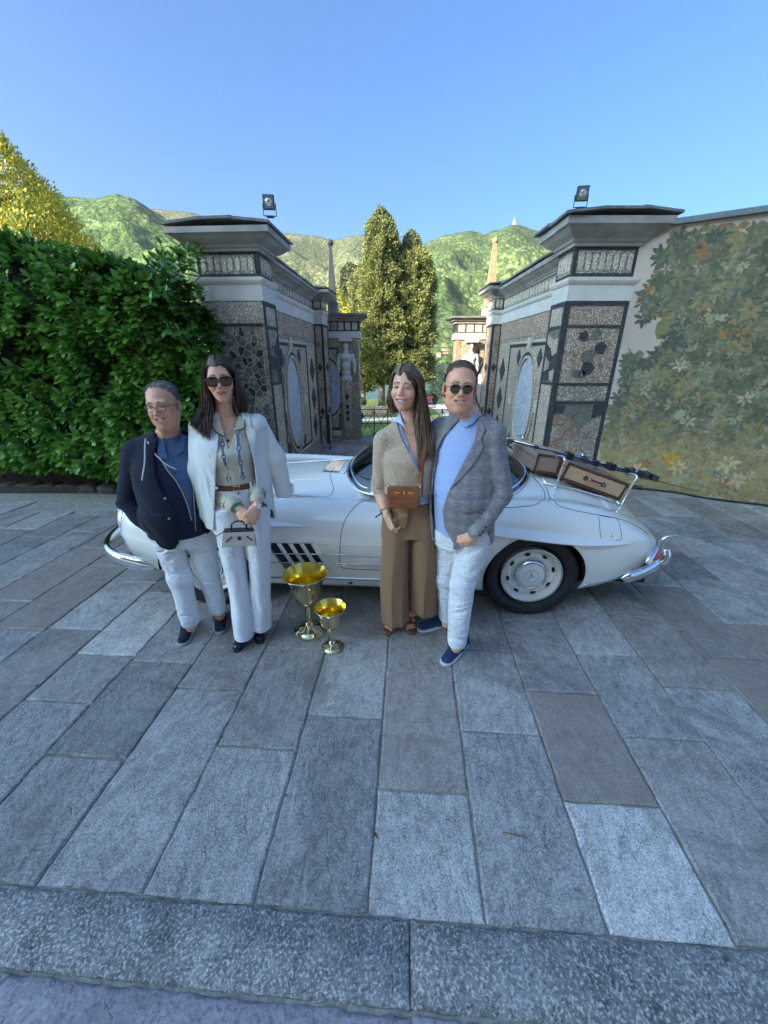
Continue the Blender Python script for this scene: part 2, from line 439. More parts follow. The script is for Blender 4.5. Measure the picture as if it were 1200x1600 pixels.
def gate_side(sgn, O, yax, name, label, seed):
    """sgn: +1 outward is +X (right wall), -1 outward is -X. local x outward, y into the depth"""
    rg = random.Random(seed)
    yv = Vector((yax[0], yax[1], 0)).normalized(); xv = Vector((yv.y, -yv.x, 0)) * sgn
    T = thing(name, label, 'wall', (O[0], O[1], 0))
    def W(x, y, z): return xv * x + yv * y + Vector((0, 0, z))
    zs = (lambda z: z if z <= 2.79 or sgn > 0 else 2.79 + (z - 2.79) * .83)
    def blk(nm, x0, x1, y0, y1, z0, z1, mat, par=T, **k):
        z0, z1 = zs(z0), zs(z1)
        mb = MB(); vs = [W(x, y, z) for x in (x0, x1) for y in (y0, y1) for z in (z0, z1)]
        mb.add(vs, [(0, 1, 3, 2), (4, 6, 7, 5), (0, 4, 5, 1), (2, 3, 7, 6), (0, 2, 6, 4), (1, 5, 7, 3)])
        return mb.build(nm, mat, par, **k)
    def prof_ring(nm, x0, x1, y0, y1, prof, mat, par=T):
        """moulding: list of (overhang, z) swept round the block"""
        mb = MB(); n = len(prof); vs = []
        prof = [(o, zs(z)) for o, z in prof]
        for o, z in prof: vs += [W(x0 - o, y0 - o, z), W(x1 + o, y0 - o, z), W(x1 + o, y1 + o, z), W(x0 - o, y1 + o, z)]
        fs = [(4 * i + k, 4 * i + (k + 1) % 4, 4 * i + 4 + (k + 1) % 4, 4 * i + 4 + k) for i in range(n - 1) for k in range(4)]
        fs += [(0, 1, 2, 3), tuple(4 * (n - 1) + k for k in range(4))]
        mb.add(vs, fs); return mb.build(nm, mat, par)
    # face helper: 'f' front face of a block at y, 's' inner side face at x
    def on(face, at):
        if face == 'f': return lambda u, v, d: W(u, at - d, v)
        return lambda u, v, d: W(at - d, u, v)
    def panel(nm, face, at, u0, u1, v0, v1, mat, d=.012, par=T, d0=-.01):
        return MB().prism([(u0, v0), (u1, v0), (u1, v1), (u0, v1)], on(face, at), d0, d).build(nm, mat, par)
    def border(face, at, u0, u1, v0, v1, wd, mat=PB_dark, d=.018, par=T):
        for (a, b, c, e) in ((u0, u1, v0, v0 + wd), (u0, u1, v1 - wd, v1), (u0, u0 + wd, v0 + wd, v1 - wd), (u1 - wd, u1, v0 + wd, v1 - wd)):
            panel('border_strip', face, at, a, b, c, e, mat, d, par)
    def stones(face, at, u0, u1, v0, v1, nu, nv, mats, gap=.012, d=.014, par=T):
        for poly in crazy(u0, v0, u1, v1, nu, nv, gap, rg):
            MB().prism(poly, on(face, at), -.01, d + rg.uniform(0, .006)).build('stone_piece', rg.choice(mats), par)
    def flutes(face, at, u0, u1, v0, v1, n, par=T, back=PB_grey, mat=PB_flute):
        v0, v1 = zs(v0), zs(v1)
        panel('frieze_panel', face, at, u0, u1, v0, v1, back, .004, par)
        wd = (u1 - u0) / n
        f = on(face, at)
        for i in range(n):
            c = u0 + wd * (i + .5); r = wd * .34; pts = []
            for a in range(7):
                an = math.pi * a / 6; pts.append((c + r * math.cos(an), v1 - .03 - r + r * math.sin(an)))
            for a in range(7):
                an = math.pi + math.pi * a / 6; pts.append((c + r * math.cos(an), v0 + .03 + r + r * math.sin(an)))
            MB().prism(pts, f, 0, .016).build('flute', mat, par)
    def roof(x0, x1, y0, y1, z, o, par=T):
        """overlapping rough slates with ragged eaves"""
        z = zs(z); o = o * (1 if sgn > 0 else .9)
        x0 -= o; x1 += o; y0 -= o; y1 += o
        nx = max(2, round((x1 - x0) / .42)); ny = max(2, round((y1 - y0) / .45))
        for i in range(nx):
            for j in range(ny):
                a0 = x0 + (x1 - x0) * i / nx; a1 = x0 + (x1 - x0) * (i + 1) / nx; b0 = y0 + (y1 - y0) * j / ny; b1 = y0 + (y1 - y0) * (j + 1) / ny
                e = lambda: rg.uniform(-.012, .03)
                if i == 0: a0 -= e()
                if i == nx - 1: a1 += e()
                if j == 0: b0 -= e()
                if j == ny - 1: b1 += e()
                zc = z + rg.uniform(0, .01)
                mb = MB(); vs = []
                for x in (a0 - .01, a1 + .01):
                    for y in (b0 - .01, b1 + .01):
                        zz = zc + .02 * rg.random() + .006 * ((i + j) % 2) + .04 * min(1, (min(x - x0, x1 - x) + .0) / .4) 
                        vs += [W(x, y, zz), W(x, y, zz + .028)]
                mb.add(vs, [(0, 1, 3, 2), (4, 6, 7, 5), (0, 4, 5, 1), (2, 3, 7, 6), (0, 2, 6, 4), (1, 5, 7, 3)])
                mb.build('slate', M_slate, par)
    CORN = [(.0, 3.12), (.035, 3.125), (.035, 3.16), (.06, 3.17), (.075, 3.2), (.10, 3.215), (.15, 3.25), (.20, 3.30), (.235, 3.31), (.24, 3.385)]
    BAND = [(.02, 2.51), (.02, 2.70), (.035, 2.705), (.055, 2.74), (.055, 2.775), (.0, 2.79)]
    PW, PD = .82, .5
    # near pier
    blk('pier_core', 0, PW, 0, PD, -.3, 2.51, PB_grey)
    blk('pier_frieze', 0.0, PW, 0.0, PD, 2.79, 3.12, PB_dark)
    prof_ring('stucco_band', 0, PW, 0, PD, BAND, M_band)
    prof_ring('cornice', 0, PW, 0, PD, CORN, M_corn)
    roof(0, PW, 0, PD, 3.387, .27)
    flutes('f', 0, .05, PW - .05, 2.83, 3.08, 8)
    flutes('s', 0, .05, PD - .05, 2.83, 3.08, 5)
    if sgn > 0:
        border('f', 0, .0, PW, -.2, 2.50, .05)
        panel('pebble_panel', 'f', 0, .05, PW - .05, 2.22, 2.45, PB_pink)
        panel('border_strip', 'f', 0, .05, PW - .05, 2.18, 2.22, PB_dark, .018)
        panel('pebble_panel', 'f', 0, .05, PW - .05, 1.47, 2.18, PB_pink)
        for (cx, cz, r, mt) in ((.3, 2.08, .07, 0), (.47, 2.1, .08, 1), (.42, 1.95, .06, 2), (.55, 1.93, .085, 0), (.4, 1.82, .1, 1), (.42, 1.66, .1, 0), (.28, 1.6, .07, 1), (.36, 1.58, .06, 1), (.52, 1.56, .06, 2), (.2, 1.86, .04, 2), (.6, 1.7, .04, 1)):
            n = rg.randint(5, 7); a0 = rg.random() * 6
            poly = [(cx + r * rg.uniform(.75, 1.15) * math.cos(a0 + 6.283 * k / n), cz + r * rg.uniform(.8, 1.1) * math.sin(a0 + 6.283 * k / n)) for k in range(n)]
            MB().prism(poly, on('f', 0), 0, .022).build('stone_piece', (PB_dark, PB_green, PB_grey)[mt], T)
        panel('border_strip', 'f', 0, .05, PW - .05, 1.43, 1.47, PB_dark, .018)
        panel('pebble_panel', 'f', 0, .05, PW - .05, 1.22, 1.43, PB_grey)
        panel('border_strip', 'f', 0, .05, PW - .05, 1.17, 1.22, PB_dark, .018)
        panel('pebble_panel', 'f', 0, .05, PW - .05, .35, 1.17, PB_flute, .004)
        stones('f', 0, .06, PW - .06, .36, 1.16, 4, 5, [PB_green, PB_rust, PB_dark, PB_pink, PB_rust, PB_green, PB_grey], gap=.014)
        panel('border_strip', 'f', 0, .05, PW - .05, .3, .35, PB_dark, .018)
        panel('pebble_panel', 'f', 0, .05, PW - .05, -.15, .3, PB_grey)
    else:
        panel('pebble_panel', 'f', 0, 0, PW, 2.24, 2.5, PB_light, .012)
        panel('border_strip', 'f', 0, .03, PW, 2.2, 2.24, PB_dark, .016)
        panel('pebble_panel', 'f', 0, 0.06, PW, 1.0, 2.2, PB_flute, .002)
        stones('f', 0, .065, PW, 1.28, 2.19, 9, 10, [PB_green, PB_green, PB_dark, PB_grey], gap=.012, d=.006)
        stones('f', 0, .065, PW, .4, 1.27, 7, 7, [PB_rust, PB_grey, PB_green, PB_rust, PB_light], gap=.014, d=.008)
    # inner side of near pier
    border('s', 0, 0, PD, -.2, 2.5, .05, d=.018)
    panel('border_strip', 's', 0, .05, PD - .05, 2.18, 2.22, PB_dark, .018)
    panel('border_strip', 's', 0, .05, PD - .05, 1.43, 1.47, PB_dark, .018)
    panel('pebble_panel', 's', 0, .05, PD - .05, 2.22, 2.45, PB_light)
    panel('pebble_panel', 's', 0, .05, PD - .05, .3, 1.43, PB_light)
    stones('s', 0, .06, PD - .06, 1.49, 2.16, 2, 4, [PB_green, PB_grey, PB_dark, PB_light], gap=.012)
    # wall between the piers
    L = 3.75; RX = .2
    blk('wall_core', RX, PW - .02, PD, L, -.4, 2.51, PB_grey)
    blk('wall_frieze', RX, PW - .04, PD, L, 2.79, 3.0, PB_grey)
    BAND2 = [(o, z) for o, z in BAND]
    prof_ring('stucco_band', RX, PW - .06, PD - .15, L + .1, BAND2, M_band)
    prof_ring('cornice', RX, PW - .06, PD - .02, L, [(o * .8, z - .12 - (z - 3.12) * .25) for o, z in CORN], M_corn)
    roof(RX, PW - .06, PD + .2, L - .1, 3.2, .2)
    flutes('s', RX, PD + .04, L - .02, 2.8, 3.0, 22)
    border('s', RX, PD + .02, L - .02, -.3, 2.49, .06, PB_pink, .016)
    panel('pebble_panel', 's', RX, PD + .08, L - .08, 2.18, 2.43, PB_pink, .010)
    border('s', RX, PD + .2, 2.95, .0, 2.1, .045, PB_flute, .03)
    border('s', RX, PD + .26, 2.89, .06, 2.04, .04, PB_dark, .022)
    panel('pebble_panel', 's', RX, PD + .3, 2.85, .1, 2.0, PB_light, .012)
    f = on('s', RX)
    oc = (1.72, 1.02); oa, ob = .46, .78
    def ell_ring(a1, b1, a0, b0, d, mat, nm, n=40):
        for q in range(1):
            mb = MB(); vs = []; fs = []
            for k in range(n):
                an = 2 * math.pi * k / n; c, s_ = math.cos(an), math.sin(an)
                for aa, bb, dd in ((a0, b0, 0), (a0, b0, d), (a1, b1, d), (a1, b1, 0)):
                    vs.append(f(oc[0] + aa * c, oc[1] + bb * s_, dd + .005))
            for k in range(n):
                k2 = (k + 1) % n
                for q2 in range(4):
                    fs.append((4 * k + q2, 4 * k + (q2 + 1) % 4, 4 * k2 + (q2 + 1) % 4, 4 * k2 + q2))
            mb.add(vs, fs); mb.build(nm, mat, T)
    poly = [(oc[0] + oa * math.cos(6.2832 * k / 36), oc[1] + ob * math.sin(6.2832 * k / 36)) for k in range(36)]
    MB().prism(poly, f, 0, .016).build('oval_relief', M_fresco, T)
    ell_ring(oa + .05, ob + .05, oa, ob, .05, PB_flute, 'oval_frame')
    ell_ring(oa + .10, ob + .10, oa + .055, ob + .055, .03, PB_dark, 'oval_frame')
    ell_ring(oa + .17, ob + .17, oa + .105, ob + .105, .045, PB_light, 'oval_frame')
    # keystone and side brackets
    panel('bracket', 's', RX, oc[0] - .08, oc[0] + .08, oc[1] + ob + .16, oc[1] + ob + .34, PB_flute, .05)
    panel('bracket', 's', RX, oc[0] + oa + .15, oc[0] + oa + .38, oc[1] - .1, oc[1] + .1, PB_flute, .05)
    panel('bracket', 's', RX, oc[0] - oa - .38, oc[0] - oa - .15, oc[1] - .1, oc[1] + .1, PB_flute, .05)
    for i, (du, dv) in enumerate(((-.5, .8), (.5, .8), (-.5, -.8), (.5, -.8))):
        c0 = oc[0] + du * 1.08; c1 = oc[1] + dv * .98
        MB().prism([(c0 - .1, c1), (c0, c1 - .15), (c0 + .1, c1), (c0, c1 + .15)], f, 0, .03).build('diamond', PB_dark, T)
    panel('pebble_panel', 's', RX, 3.02, L - .1, .0, 2.1, PB_light, .012)
    for zc in (.35, .95, 1.55):
        MB().prism([(3.1, zc), (3.3, zc - .25), (3.5, zc), (3.3, zc + .25)], f, 0, .025).build('diamond', PB_dark, T)
    # far pier
    FX = .0; FY = 3.75; FD = .55
    blk('pier_core', FX, PW - .1, FY, FY + FD, -.45, 2.51, PB_grey)
    blk('pier_frieze', FX, PW - .1, FY, FY + FD, 2.79, 3.05, PB_dark)
    prof_ring('stucco_band', FX, PW - .1, FY, FY + FD, BAND, M_band)
    prof_ring('cornice', FX, PW - .1, FY, FY + FD, [(o * .9, z - .1 - (z - 3.12) * .2) for o, z in CORN], M_corn)
    roof(FX, PW - .1, FY, FY + FD, 3.235, .22)
    for (fc, at, a, b) in (('f', FY, FX, FX + RX - .01), ('s', FX, FY, FY + FD)):
        border(fc, at, a, b, -.4, 2.5, .03)
        panel('pebble_panel', fc, at, a + .03, b - .03, -.35, 2.46, PB_pink if sgn > 0 else PB_light, .008)
        for k in range(5):
            c0 = (a + b) / 2; c1 = .1 + k * .5; w_ = (b - a) * .3
            MB().prism([(c0 - w_, c1), (c0, c1 - .1), (c0 + w_, c1), (c0, c1 + .1)], on(fc, at), 0, .018).build('diamond', PB_dark if k % 2 else PB_rust, T)
        flutes(fc, at, a + .02, b - .02, 2.82, 3.02, 4 if fc == 's' else 2)
    return T, W

gateL, WL = gate_side(-1, (-1.62, 5.8), (.063, 1), 'mosaic_wall', 'pebble mosaic garden gate wall left of the passage, rising beside the hedge', 11)
gateR, WR = gate_side(1, (2.45, 5.82), (0, 1), 'mosaic_wall', 'pebble mosaic garden gate wall right of the passage, beside the painted leaf wall', 12)
for g_ in (gateL, gateR): g_['group'] = 'mosaic walls flanking the garden gate'

# low pavilions with herm statues beyond the walls
def pavilion(sgn, X0, X1, Y, name, label, seed, herm_u, oval_u, zb=-.35):
    rg = random.Random(seed)
    T = thing(name, label, 'pavilion', (0, Y, 0), group='niche walls with statues beyond the gate')
    f = lambda u, v, d: Vector((u, -d, v))
    def pan(nm, u0, u1, v0, v1, mat, d, d0=-.01): return MB().prism([(u0, v0), (u1, v0), (u1, v1), (u0, v1)], f, d0, d).build(nm, mat, T)
    MB().prism([(X0, zb), (X1, zb), (X1, 2.62), (X0, 2.62)], f, -.5, 0).build('wall_core', PB_pink if sgn > 0 else PB_light, T)
    for (z0, z1, o, m_, nm) in ((2.25, 2.4, .05, M_band, 'stucco_band'), (2.40, 2.62, .02, PB_dark, 'frieze'), (2.62, 2.68, .06, M_corn, 'cornice'), (2.68, 2.73, .12, M_corn, 'cornice'), (2.733, 2.78, .2, M_slate, 'slate')):
        MB().box(((X0 + X1) / 2, .25, (z0 + z1) / 2), ((X1 - X0) / 2 + o, .25 + o, (z1 - z0) / 2 - .001)).build(nm, m_, T)
    # frieze ornaments
    n = 8
    for i in range(n):
        a = X0 + (X1 - X0) * i / n; b = a + (X1 - X0) / n
        if i in (4,):
            pan('frieze_panel', a + .01, b - .01, 2.43, 2.59, PB_light, .035)
            c = (a + b) / 2
            MB().prism([(c - .04, 2.51), (c, 2.45), (c + .04, 2.51), (c, 2.57)], f, 0, .05).build('diamond', PB_rust, T)
        else: pan('flute', a + .022, b - .022, 2.43, 2.59, PB_flute, .035)
    # herm: pedestal, bust with arms behind, head
    hx = herm_u
    pan('pilaster', hx - .17, hx + .17, zb, 1.25, PB_grey, .06)
    MB().prism([(hx - .09, zb + .45), (hx + .09, zb + .45), (hx + .13, 1.25), (hx - .13, 1.25)], f, .06, .16).build('herm_shaft', PB_light, T)
    MB().prism([(hx - .055, .9), (hx, .78), (hx + .055, .9), (hx, 1.02)], f, .16, .175).build('diamond', PB_dark, T)
    for k in range(3): pan('block_ornament', hx - .04, hx + .04, .3 + k * .15, .4 + k * .15, PB_dark, .175, .15)
    mb = MB()
    mb.sphere((hx, -.14, 2.07), (.062, .07, .085)); mb.sphere((hx, -.14, 1.95), (.05, .05, .09))
    mb.sphere((hx, -.14, 1.8), (.15, .09, .13)); mb.sphere((hx, -.14, 1.62), (.125, .085, .16)); mb.sphere((hx, -.14, 1.45), (.11, .075, .15)); mb.sphere((hx, -.14, 1.32), (.14, .085, .1))
    for s_ in (-1, 1):
        mb.sphere((hx + s_ * .145, -.13, 1.85), (.055, .055, .06)); mb.tube([(hx + s_ * .15, -.13, 1.86), (hx + s_ * .19, -.12, 1.66), (hx + s_ * .2, -.12, 1.46)], [.055, .05, .035])
        mb.sphere((hx + s_ * .055, -.215, 1.8), (.05, .02, .04)); 
    o = mb.build('herm_torso', M_statue, T, smooth=True)
    r = o.modifiers.new('r', 'REMESH'); r.mode = 'VOXEL'; r.voxel_size = .012; r.use_smooth_shade = True
    MB().box((hx, -.14, 2.21), (.16, .1, .035)).build('capital', M_band, T)
    # oval with frames
    for q, (aa, bb, m_, d) in enumerate(((.46, .78, PB_flute, .03), (.40, .72, PB_dark, .04), (.36, .68, M_band, .05), (.30, .62, M_fresco, .055))):
        poly = [(oval_u + aa * math.cos(6.2832 * k / 36), 1.1 + bb * math.sin(6.2832 * k / 36)) for k in range(36)]
        poly = [p for p in poly]
        for cl in ((X0 + .02, -1), (X1 - .02, 1)): poly = clip_half(poly, cl[0], 0, cl[1], 0)
        if len(poly) > 2: MB().prism(poly, f, 0, d).build('oval_relief' if q == 3 else 'oval_frame', m_, T)
    a0, a1 = (hx + .2, X1 - .02) if sgn > 0 else (X0 + .02, hx - .2)
    for (a, b, c, e) in ((a0, a1, 2.0, 2.04), (a0, a1, .05, .1), (a0, a0 + .03, .1, 2.0), (a1 - .03, a1, .1, 2.0)): pan('border_strip', a, b, c, e, PB_dark, .02)
    pan('border_strip', a0, a1, -.1, .02, M_band, .04)
    eA, eB = (X0, X0 + .1) if sgn > 0 else (X1 - .16, X1)
    pan('edge_strip', eA, eB, zb, 2.25, PB_rust if sgn > 0 else PB_grey, .012)
    return T
pvL = pavilion(-1, -1.95, -.62, 10.25, 'niche_pavilion', 'low mosaic niche wall in the shade with white statue, left of the garden railing', 21, -.93, -1.42)
pvR = pavilion(1, 1.88, 3.6, 10.9, 'niche_pavilion', 'sunlit mosaic niche wall with pale statue seen between the suited man and the right gate', 22, 2.25, 2.85)

def obelisk(x, y, z0, H, hw, mat, label):
    T = thing('obelisk', label, 'obelisk', (x, y, z0), group='obelisks above the niche walls')
    MB().box((0, 0, .12), (hw * 1.2, hw * 1.2, .12)).box((0, 0, .255), (hw * 1.35, hw * 1.35, .015)).build('plinth', M_corn, T, merge=False)
    mb = MB(); vs = []
    for z, r in ((.27, hw), (H - .12, hw * .28)): vs += [(-r, -r, z), (r, -r, z), (r, r, z), (-r, r, z)]
    mb.add(vs, [(0, 1, 5, 4), (1, 2, 6, 5), (2, 3, 7, 6), (3, 0, 4, 7), (0, 1, 2, 3), (4, 5, 6, 7)]); mb.build('shaft', mat, T)
    MB().sphere((0, 0, H - .06), .075, 16).build('ball', mat, T, smooth=True)
    return T
obelisk(-1.24, 10.55, 2.78, 1.55, .095, simple('brown_obelisk', (.26, .19, .15), .8, var=.2, scale=8), 'slim brown stone obelisk with ball tip standing left, in shade')
obelisk(2.72, 11.2, 2.78, 1.75, .13, M_brick_ob, 'orange terracotta obelisk with ball tip catching the sun at right')

# floodlights
def flood(x, y, z, rz, tilt, label):
    T = thing('floodlight', label, 'floodlight', (x, y, z), rz, 'floodlights on the gate roofs'); T.scale = (.85,) * 3
    R = Matrix.Rotation(tilt, 3, 'X'); c = Vector((0, 0, .17))
    M = simple('floodlight_housing', (.05, .055, .06), .5, .3, var=.1)
    mb = MB(); vs = []
    for (s_, y_) in ((.078, -.04), (.078, .0), (.05, .06)): vs += [R @ Vector((a * s_, y_, b * s_ * 1.1)) + c for a, b in ((-1, -1), (1, -1), (1, 1), (-1, 1))]
    fs = [(4 * i + k, 4 * i + (k + 1) % 4, 4 * i + 4 + (k + 1) % 4, 4 * i + 4 + k) for i in range(2) for k in range(4)] + [(0, 1, 2, 3), (8, 9, 10, 11)]
    mb.add(vs, fs).build('housing', M, T, bevel=.006)
    MB().box(c + R @ Vector((0, -.042, 0)), (.064, .003, .072), R).build('glass', simple('lamp_glass', (.16, .18, .19), .1, var=0, Coat_Weight=1), T)
    MB().lathe([(.001, 0), (.03, .005), (.045, .012)], c + R @ Vector((0, -.058, 0)), 16, R @ Matrix.Rotation(-math.pi / 2, 3, 'X')).build('reflector', simple('reflector', (.7, .72, .74), .2, .9, var=0), T)
    MB().tube([(-.088, 0, .16), (-.088, 0, .015), (.088, 0, .015), (.088, 0, .16)], .008, 6).build('bracket', M, T)
    MB().box((0, 0, .006), (.05, .04, .006)).build('base_plate', M, T)
    return T
flood(-1.37, 5.62, 3.375, .12, rad(8), 'square floodlight on the left gate roof, facing the courtyard')
flood(2.34, 5.62, 3.46, -.12, rad(12), 'square floodlight on the right gate roof, tipped towards the courtyard')
M_wire = simple('black_cable', (.02, .02, .022), .5, var=0)
pts = [(-2.5, 5.62, 3.10), (-2.6, 5.6, 3.02), (-2.66, 5.6, 2.93), (-2.6, 5.62, 2.84), (-2.5, 5.66, 2.79), (-2.40, 5.76, 2.78)]
c = MB().tube(pts, .007, 6).build('cable', M_wire, smooth=True); retag(c, 'black wire looping out from under the left cornice', 'cable')

# two thin stanchions leaning by the left far pier
for i, (x, y, l) in enumerate(((-1.3, 8.15, 'thin steel barrier post with flat foot standing by the left mosaic wall, nearer one'), (-1.2, 8.5, 'thin dark barrier post with flat foot just behind the nearer post by the left wall'))):
    T = thing('barrier_post', l, 'post', (x, y, gz(y)), group='barrier posts by the left mosaic wall')
    MB().tube([(0, 0, 0.01), (0, 0, .75)], .016, 8).build('pole', simple('post_steel', (.3, .3, .3) if i == 0 else (.06, .06, .06), .4, .8, var=0), T, smooth=40)
    MB().lathe([(.14, 0), (.14, .012), (.02, .02)], n=20).build('foot', simple('post_foot', (.35, .35, .34), .5, .5, var=0), T, smooth=40)
    MB().lathe([(.022, .75), (.022, .78), (.001, .79)], n=10).build('cap', M_iron, T)

# iron railing with crossed braces at the end of the passage
T = thing('railing', 'low black iron railing with crossed braces closing the passage before the lawn', 'railing', (0, 10.42, -.24))
for z in (.08, .42, .78): MB().tube([(-.62, 0, z), (1.9, 0, z)], .011, 6).build('rail', M_iron, T)
n = 7
for i in range(n + 1):
    x = -.62 + 2.52 * i / n
    MB().tube([(x, 0, 0), (x, 0, .84)], .014, 6).build('post', M_iron, T)
    if i < n:
        x2 = x + 2.52 / n
        MB().tube([(x, .012, .1), (x2, .012, .76)], .008, 5).build('brace', M_iron, T); MB().tube([(x2, -.012, .1), (x, -.012, .76)], .008, 5).build('brace', M_iron, T)

# ---------------------------------------------------------------- painted leaf wall on the right
A = Vector((3.262, 5.82, 0)); D = Vector((1.08, -.66, 0)).normalized(); Nn = Vector((D.y, -D.x, 0))   # Nn towards the court
LW = 5.2
def WM(s, z, d=0): return A + D * s + Nn * d + Vector((0, 0, z))
mural = thing('mural_wall', 'long plaster wall painted with grey green foliage and ochre blossoms, right of the gate', 'wall')
MB().prism([(0, -.1), (LW, -.1), (LW, 3.3), (0, 3.3)], WM, -.35, 0).build('plaster', M_wallc, mural)
MB().prism([(-.05, 3.3), (LW, 3.3), (LW, 3.36), (-.05, 3.36)], WM, -.4, .07).build('coping', simple('coping_copper_green', (.13, .16, .15), .6, var=.2), mural)
rg = random.Random(5)
M_paint = bpy.data.materials.new('wall_paint'); M_paint.use_nodes = True
_t = NT(M_paint); _b = M_paint.node_tree.nodes['Principled BSDF']; _b.inputs['Roughness'].default_value = .85
_a = _t.n('Attribute', attribute_name='Col'); _n = _t.noise(14, 4, .6, _t.coord())
_pc = _t.mix(1.0, _a.outputs['Color'], (.98, .90, .72), 'MULTIPLY')
_t.l(_t.mix(.5, _pc, _t.mix(1.0, _pc, _t.ramp(_n, [(.3, (.45, .45, .45)), (.7, (1.5, 1.5, 1.5))]), 'MULTIPLY')), _b.inputs['Base Color'])
def inmass(s, z):
    """where the painted thicket is dense"""
    if s < 0 or s > LW: return False
    edge = .13 + .17 * pn((z * 1.7, 3.1, 0)) + (.05 if z > 2.7 else 0) - max(0, (.85 - z)) * .8
    top = 3.22 + .22 * pn((s * 1.3, 7.7, 0)) + .16 * pn((s * 4, 1.7, 0)) - max(0, .4 - s) * .9
    if s < edge or z > top: return False
    holes = pn((s * 1.5 + 9, z * 1.5 - 4, 2.2))
    return not (holes > .33 and z > .8)
leaf2d = [(0, 0), (.2, .13), (.5, .19), (.8, .12), (1, 0), (.8, -.12), (.5, -.19), (.2, -.13)]
pmb = MB(); zoff = [0]
def pleaf(s, z, an, L, wd, col, lay):
    c, sn = math.cos(an), math.sin(an)
    vs = []
    d = .0012 + lay * .0012 + rg.random() * .001
    for (a, b) in leaf2d:
        x = a * L; y = b * wd * L * 1.8
        ss = s + x * c - y * sn; zz = z + x * sn + y * c
        if not (0.005 < ss < LW) or not (-.05 < zz < 3.29): return
        vs.append(WM(ss, zz, d))
    pmb.add(vs, [(0, 1, 2, 3, 4, 5, 6, 7)], col)
jit = lambda c, a: tuple(max(0, x * (1 + rg.uniform(-a, a))) for x in c)
def zone(z, dark):
    """low on the wall the painted ground is lighter ochre grass"""
    k = max(0, min(1, (1.0 - z) / .5))
    g = (.34, .28, .15)
    return tuple(a * (1 - k * .75) + b * k * .75 for a, b in zip(dark, g))
for _ in range(2600):          # soft background mass
    s = rg.uniform(.0, LW); z = rg.uniform(0, 3.25)
    if not inmass(s, z): continue
    col = rg.choice([(.19, .16, .09), (.22, .165, .085), (.17, .165, .11), (.22, .165, .08), (.19, .165, .10)])
    inner = inmass(s - .2, z) and inmass(s, z + .2) and inmass(s, z - .1) and inmass(s + .15, z)
    pleaf(s, z, rg.random() * 6.28, rg.uniform(.2, .34) if inner else rg.uniform(.08, .13), rg.uniform(.9, 1.3), jit(zone(z, col), .12), rg.random())
def rosette(s, z, L, n, col, lay, spread=6.28, a0=None, wd=.62, ja=.1):
    a0 = rg.random() * 6.28 if a0 is None else a0
    for i in range(n):
        a = a0 + spread * i / n + rg.uniform(-.15, .15)
        pleaf(s + math.cos(a) * L * .12, z + math.sin(a) * L * .12, a, L * rg.uniform(.75, 1.1), wd, jit(col, ja), lay)
for _ in range(2600):
    s = rg.uniform(.0, LW); z = rg.uniform(0.02, 3.15)
    if not inmass(s, z): continue
    edge = not (inmass(s - .15, z) and inmass(s, z + .15))
    col = rg.choice([(.095, .11, .08), (.13, .14, .10), (.18, .18, .12), (.22, .195, .11), (.11, .12, .09), (.25, .235, .16), (.085, .095, .07), (.12, .13, .09)])
    if edge: col = rg.choice([(.07, .085, .075), (.09, .11, .085), (.12, .14, .10)])
    rosette(s, z, rg.uniform(.07, .13), rg.randint(5, 9), zone(z, col), 1.2 + rg.random() * 1.5, wd=rg.uniform(.5, .75))
for _ in range(330):           # light leaves
    s = rg.uniform(.0, LW); z = rg.uniform(0.1, 2.9)
    if not inmass(s, z): continue
    col = rg.choice([(.24, .25, .2), (.15, .18, .15), (.32, .31, .25), (.18, .2, .15), (.13, .16, .12)])
    rosette(s, z, rg.uniform(.055, .10), rg.randint(1, 5), col, 3 + rg.random(), spread=rg.uniform(1.5, 4), wd=.6)
for _ in range(60):            # pinkish and ochre blossoms
    s = rg.uniform(.2, LW); z = rg.choice([rg.uniform(.15, .7), rg.uniform(.1, 2.9)])
    if not inmass(s, z): continue
    col = rg.choice([(.36, .32, .25), (.4, .35, .28), (.3, .17, .05), (.26, .15, .045), (.3, .25, .2)])
    rosette(s, z, rg.uniform(.055, .09), rg.randint(5, 8), col, 4.2 + rg.random(), wd=.6)
for s in (.95, 1.0, 1.6, 1.75, 2.2, .6):
    rosette(s + rg.uniform(-.05, .05), rg.uniform(.25, .5), .12, 7, rg.choice([(.5, .27, .05), (.52, .43, .3), (.5, .4, .26)]), 5.2)
me = pmb.mesh('painted_foliage', fix=False, attr=True)
link('painted_foliage', me, M_paint, mural, kind='stuff')
cp = [WM(-.1 + .3 * i, .02 + .01 * math.sin(i * 2.1), .09 + .02 * math.sin(i * 1.3)) for i in range(18)]
cp[0] = WM(-.25, .02, .35)
c = MB().tube(cp, .014, 6).build('cable', M_wire, smooth=True); retag(c, 'thick black cable lying along the foot of the painted wall', 'cable')
for s in (.62, 3.1):
    MB().tube([WM(s - .05, .03, .1), WM(s + .06, .03, .1)], .03, 8).build('connector', M_wire, c)
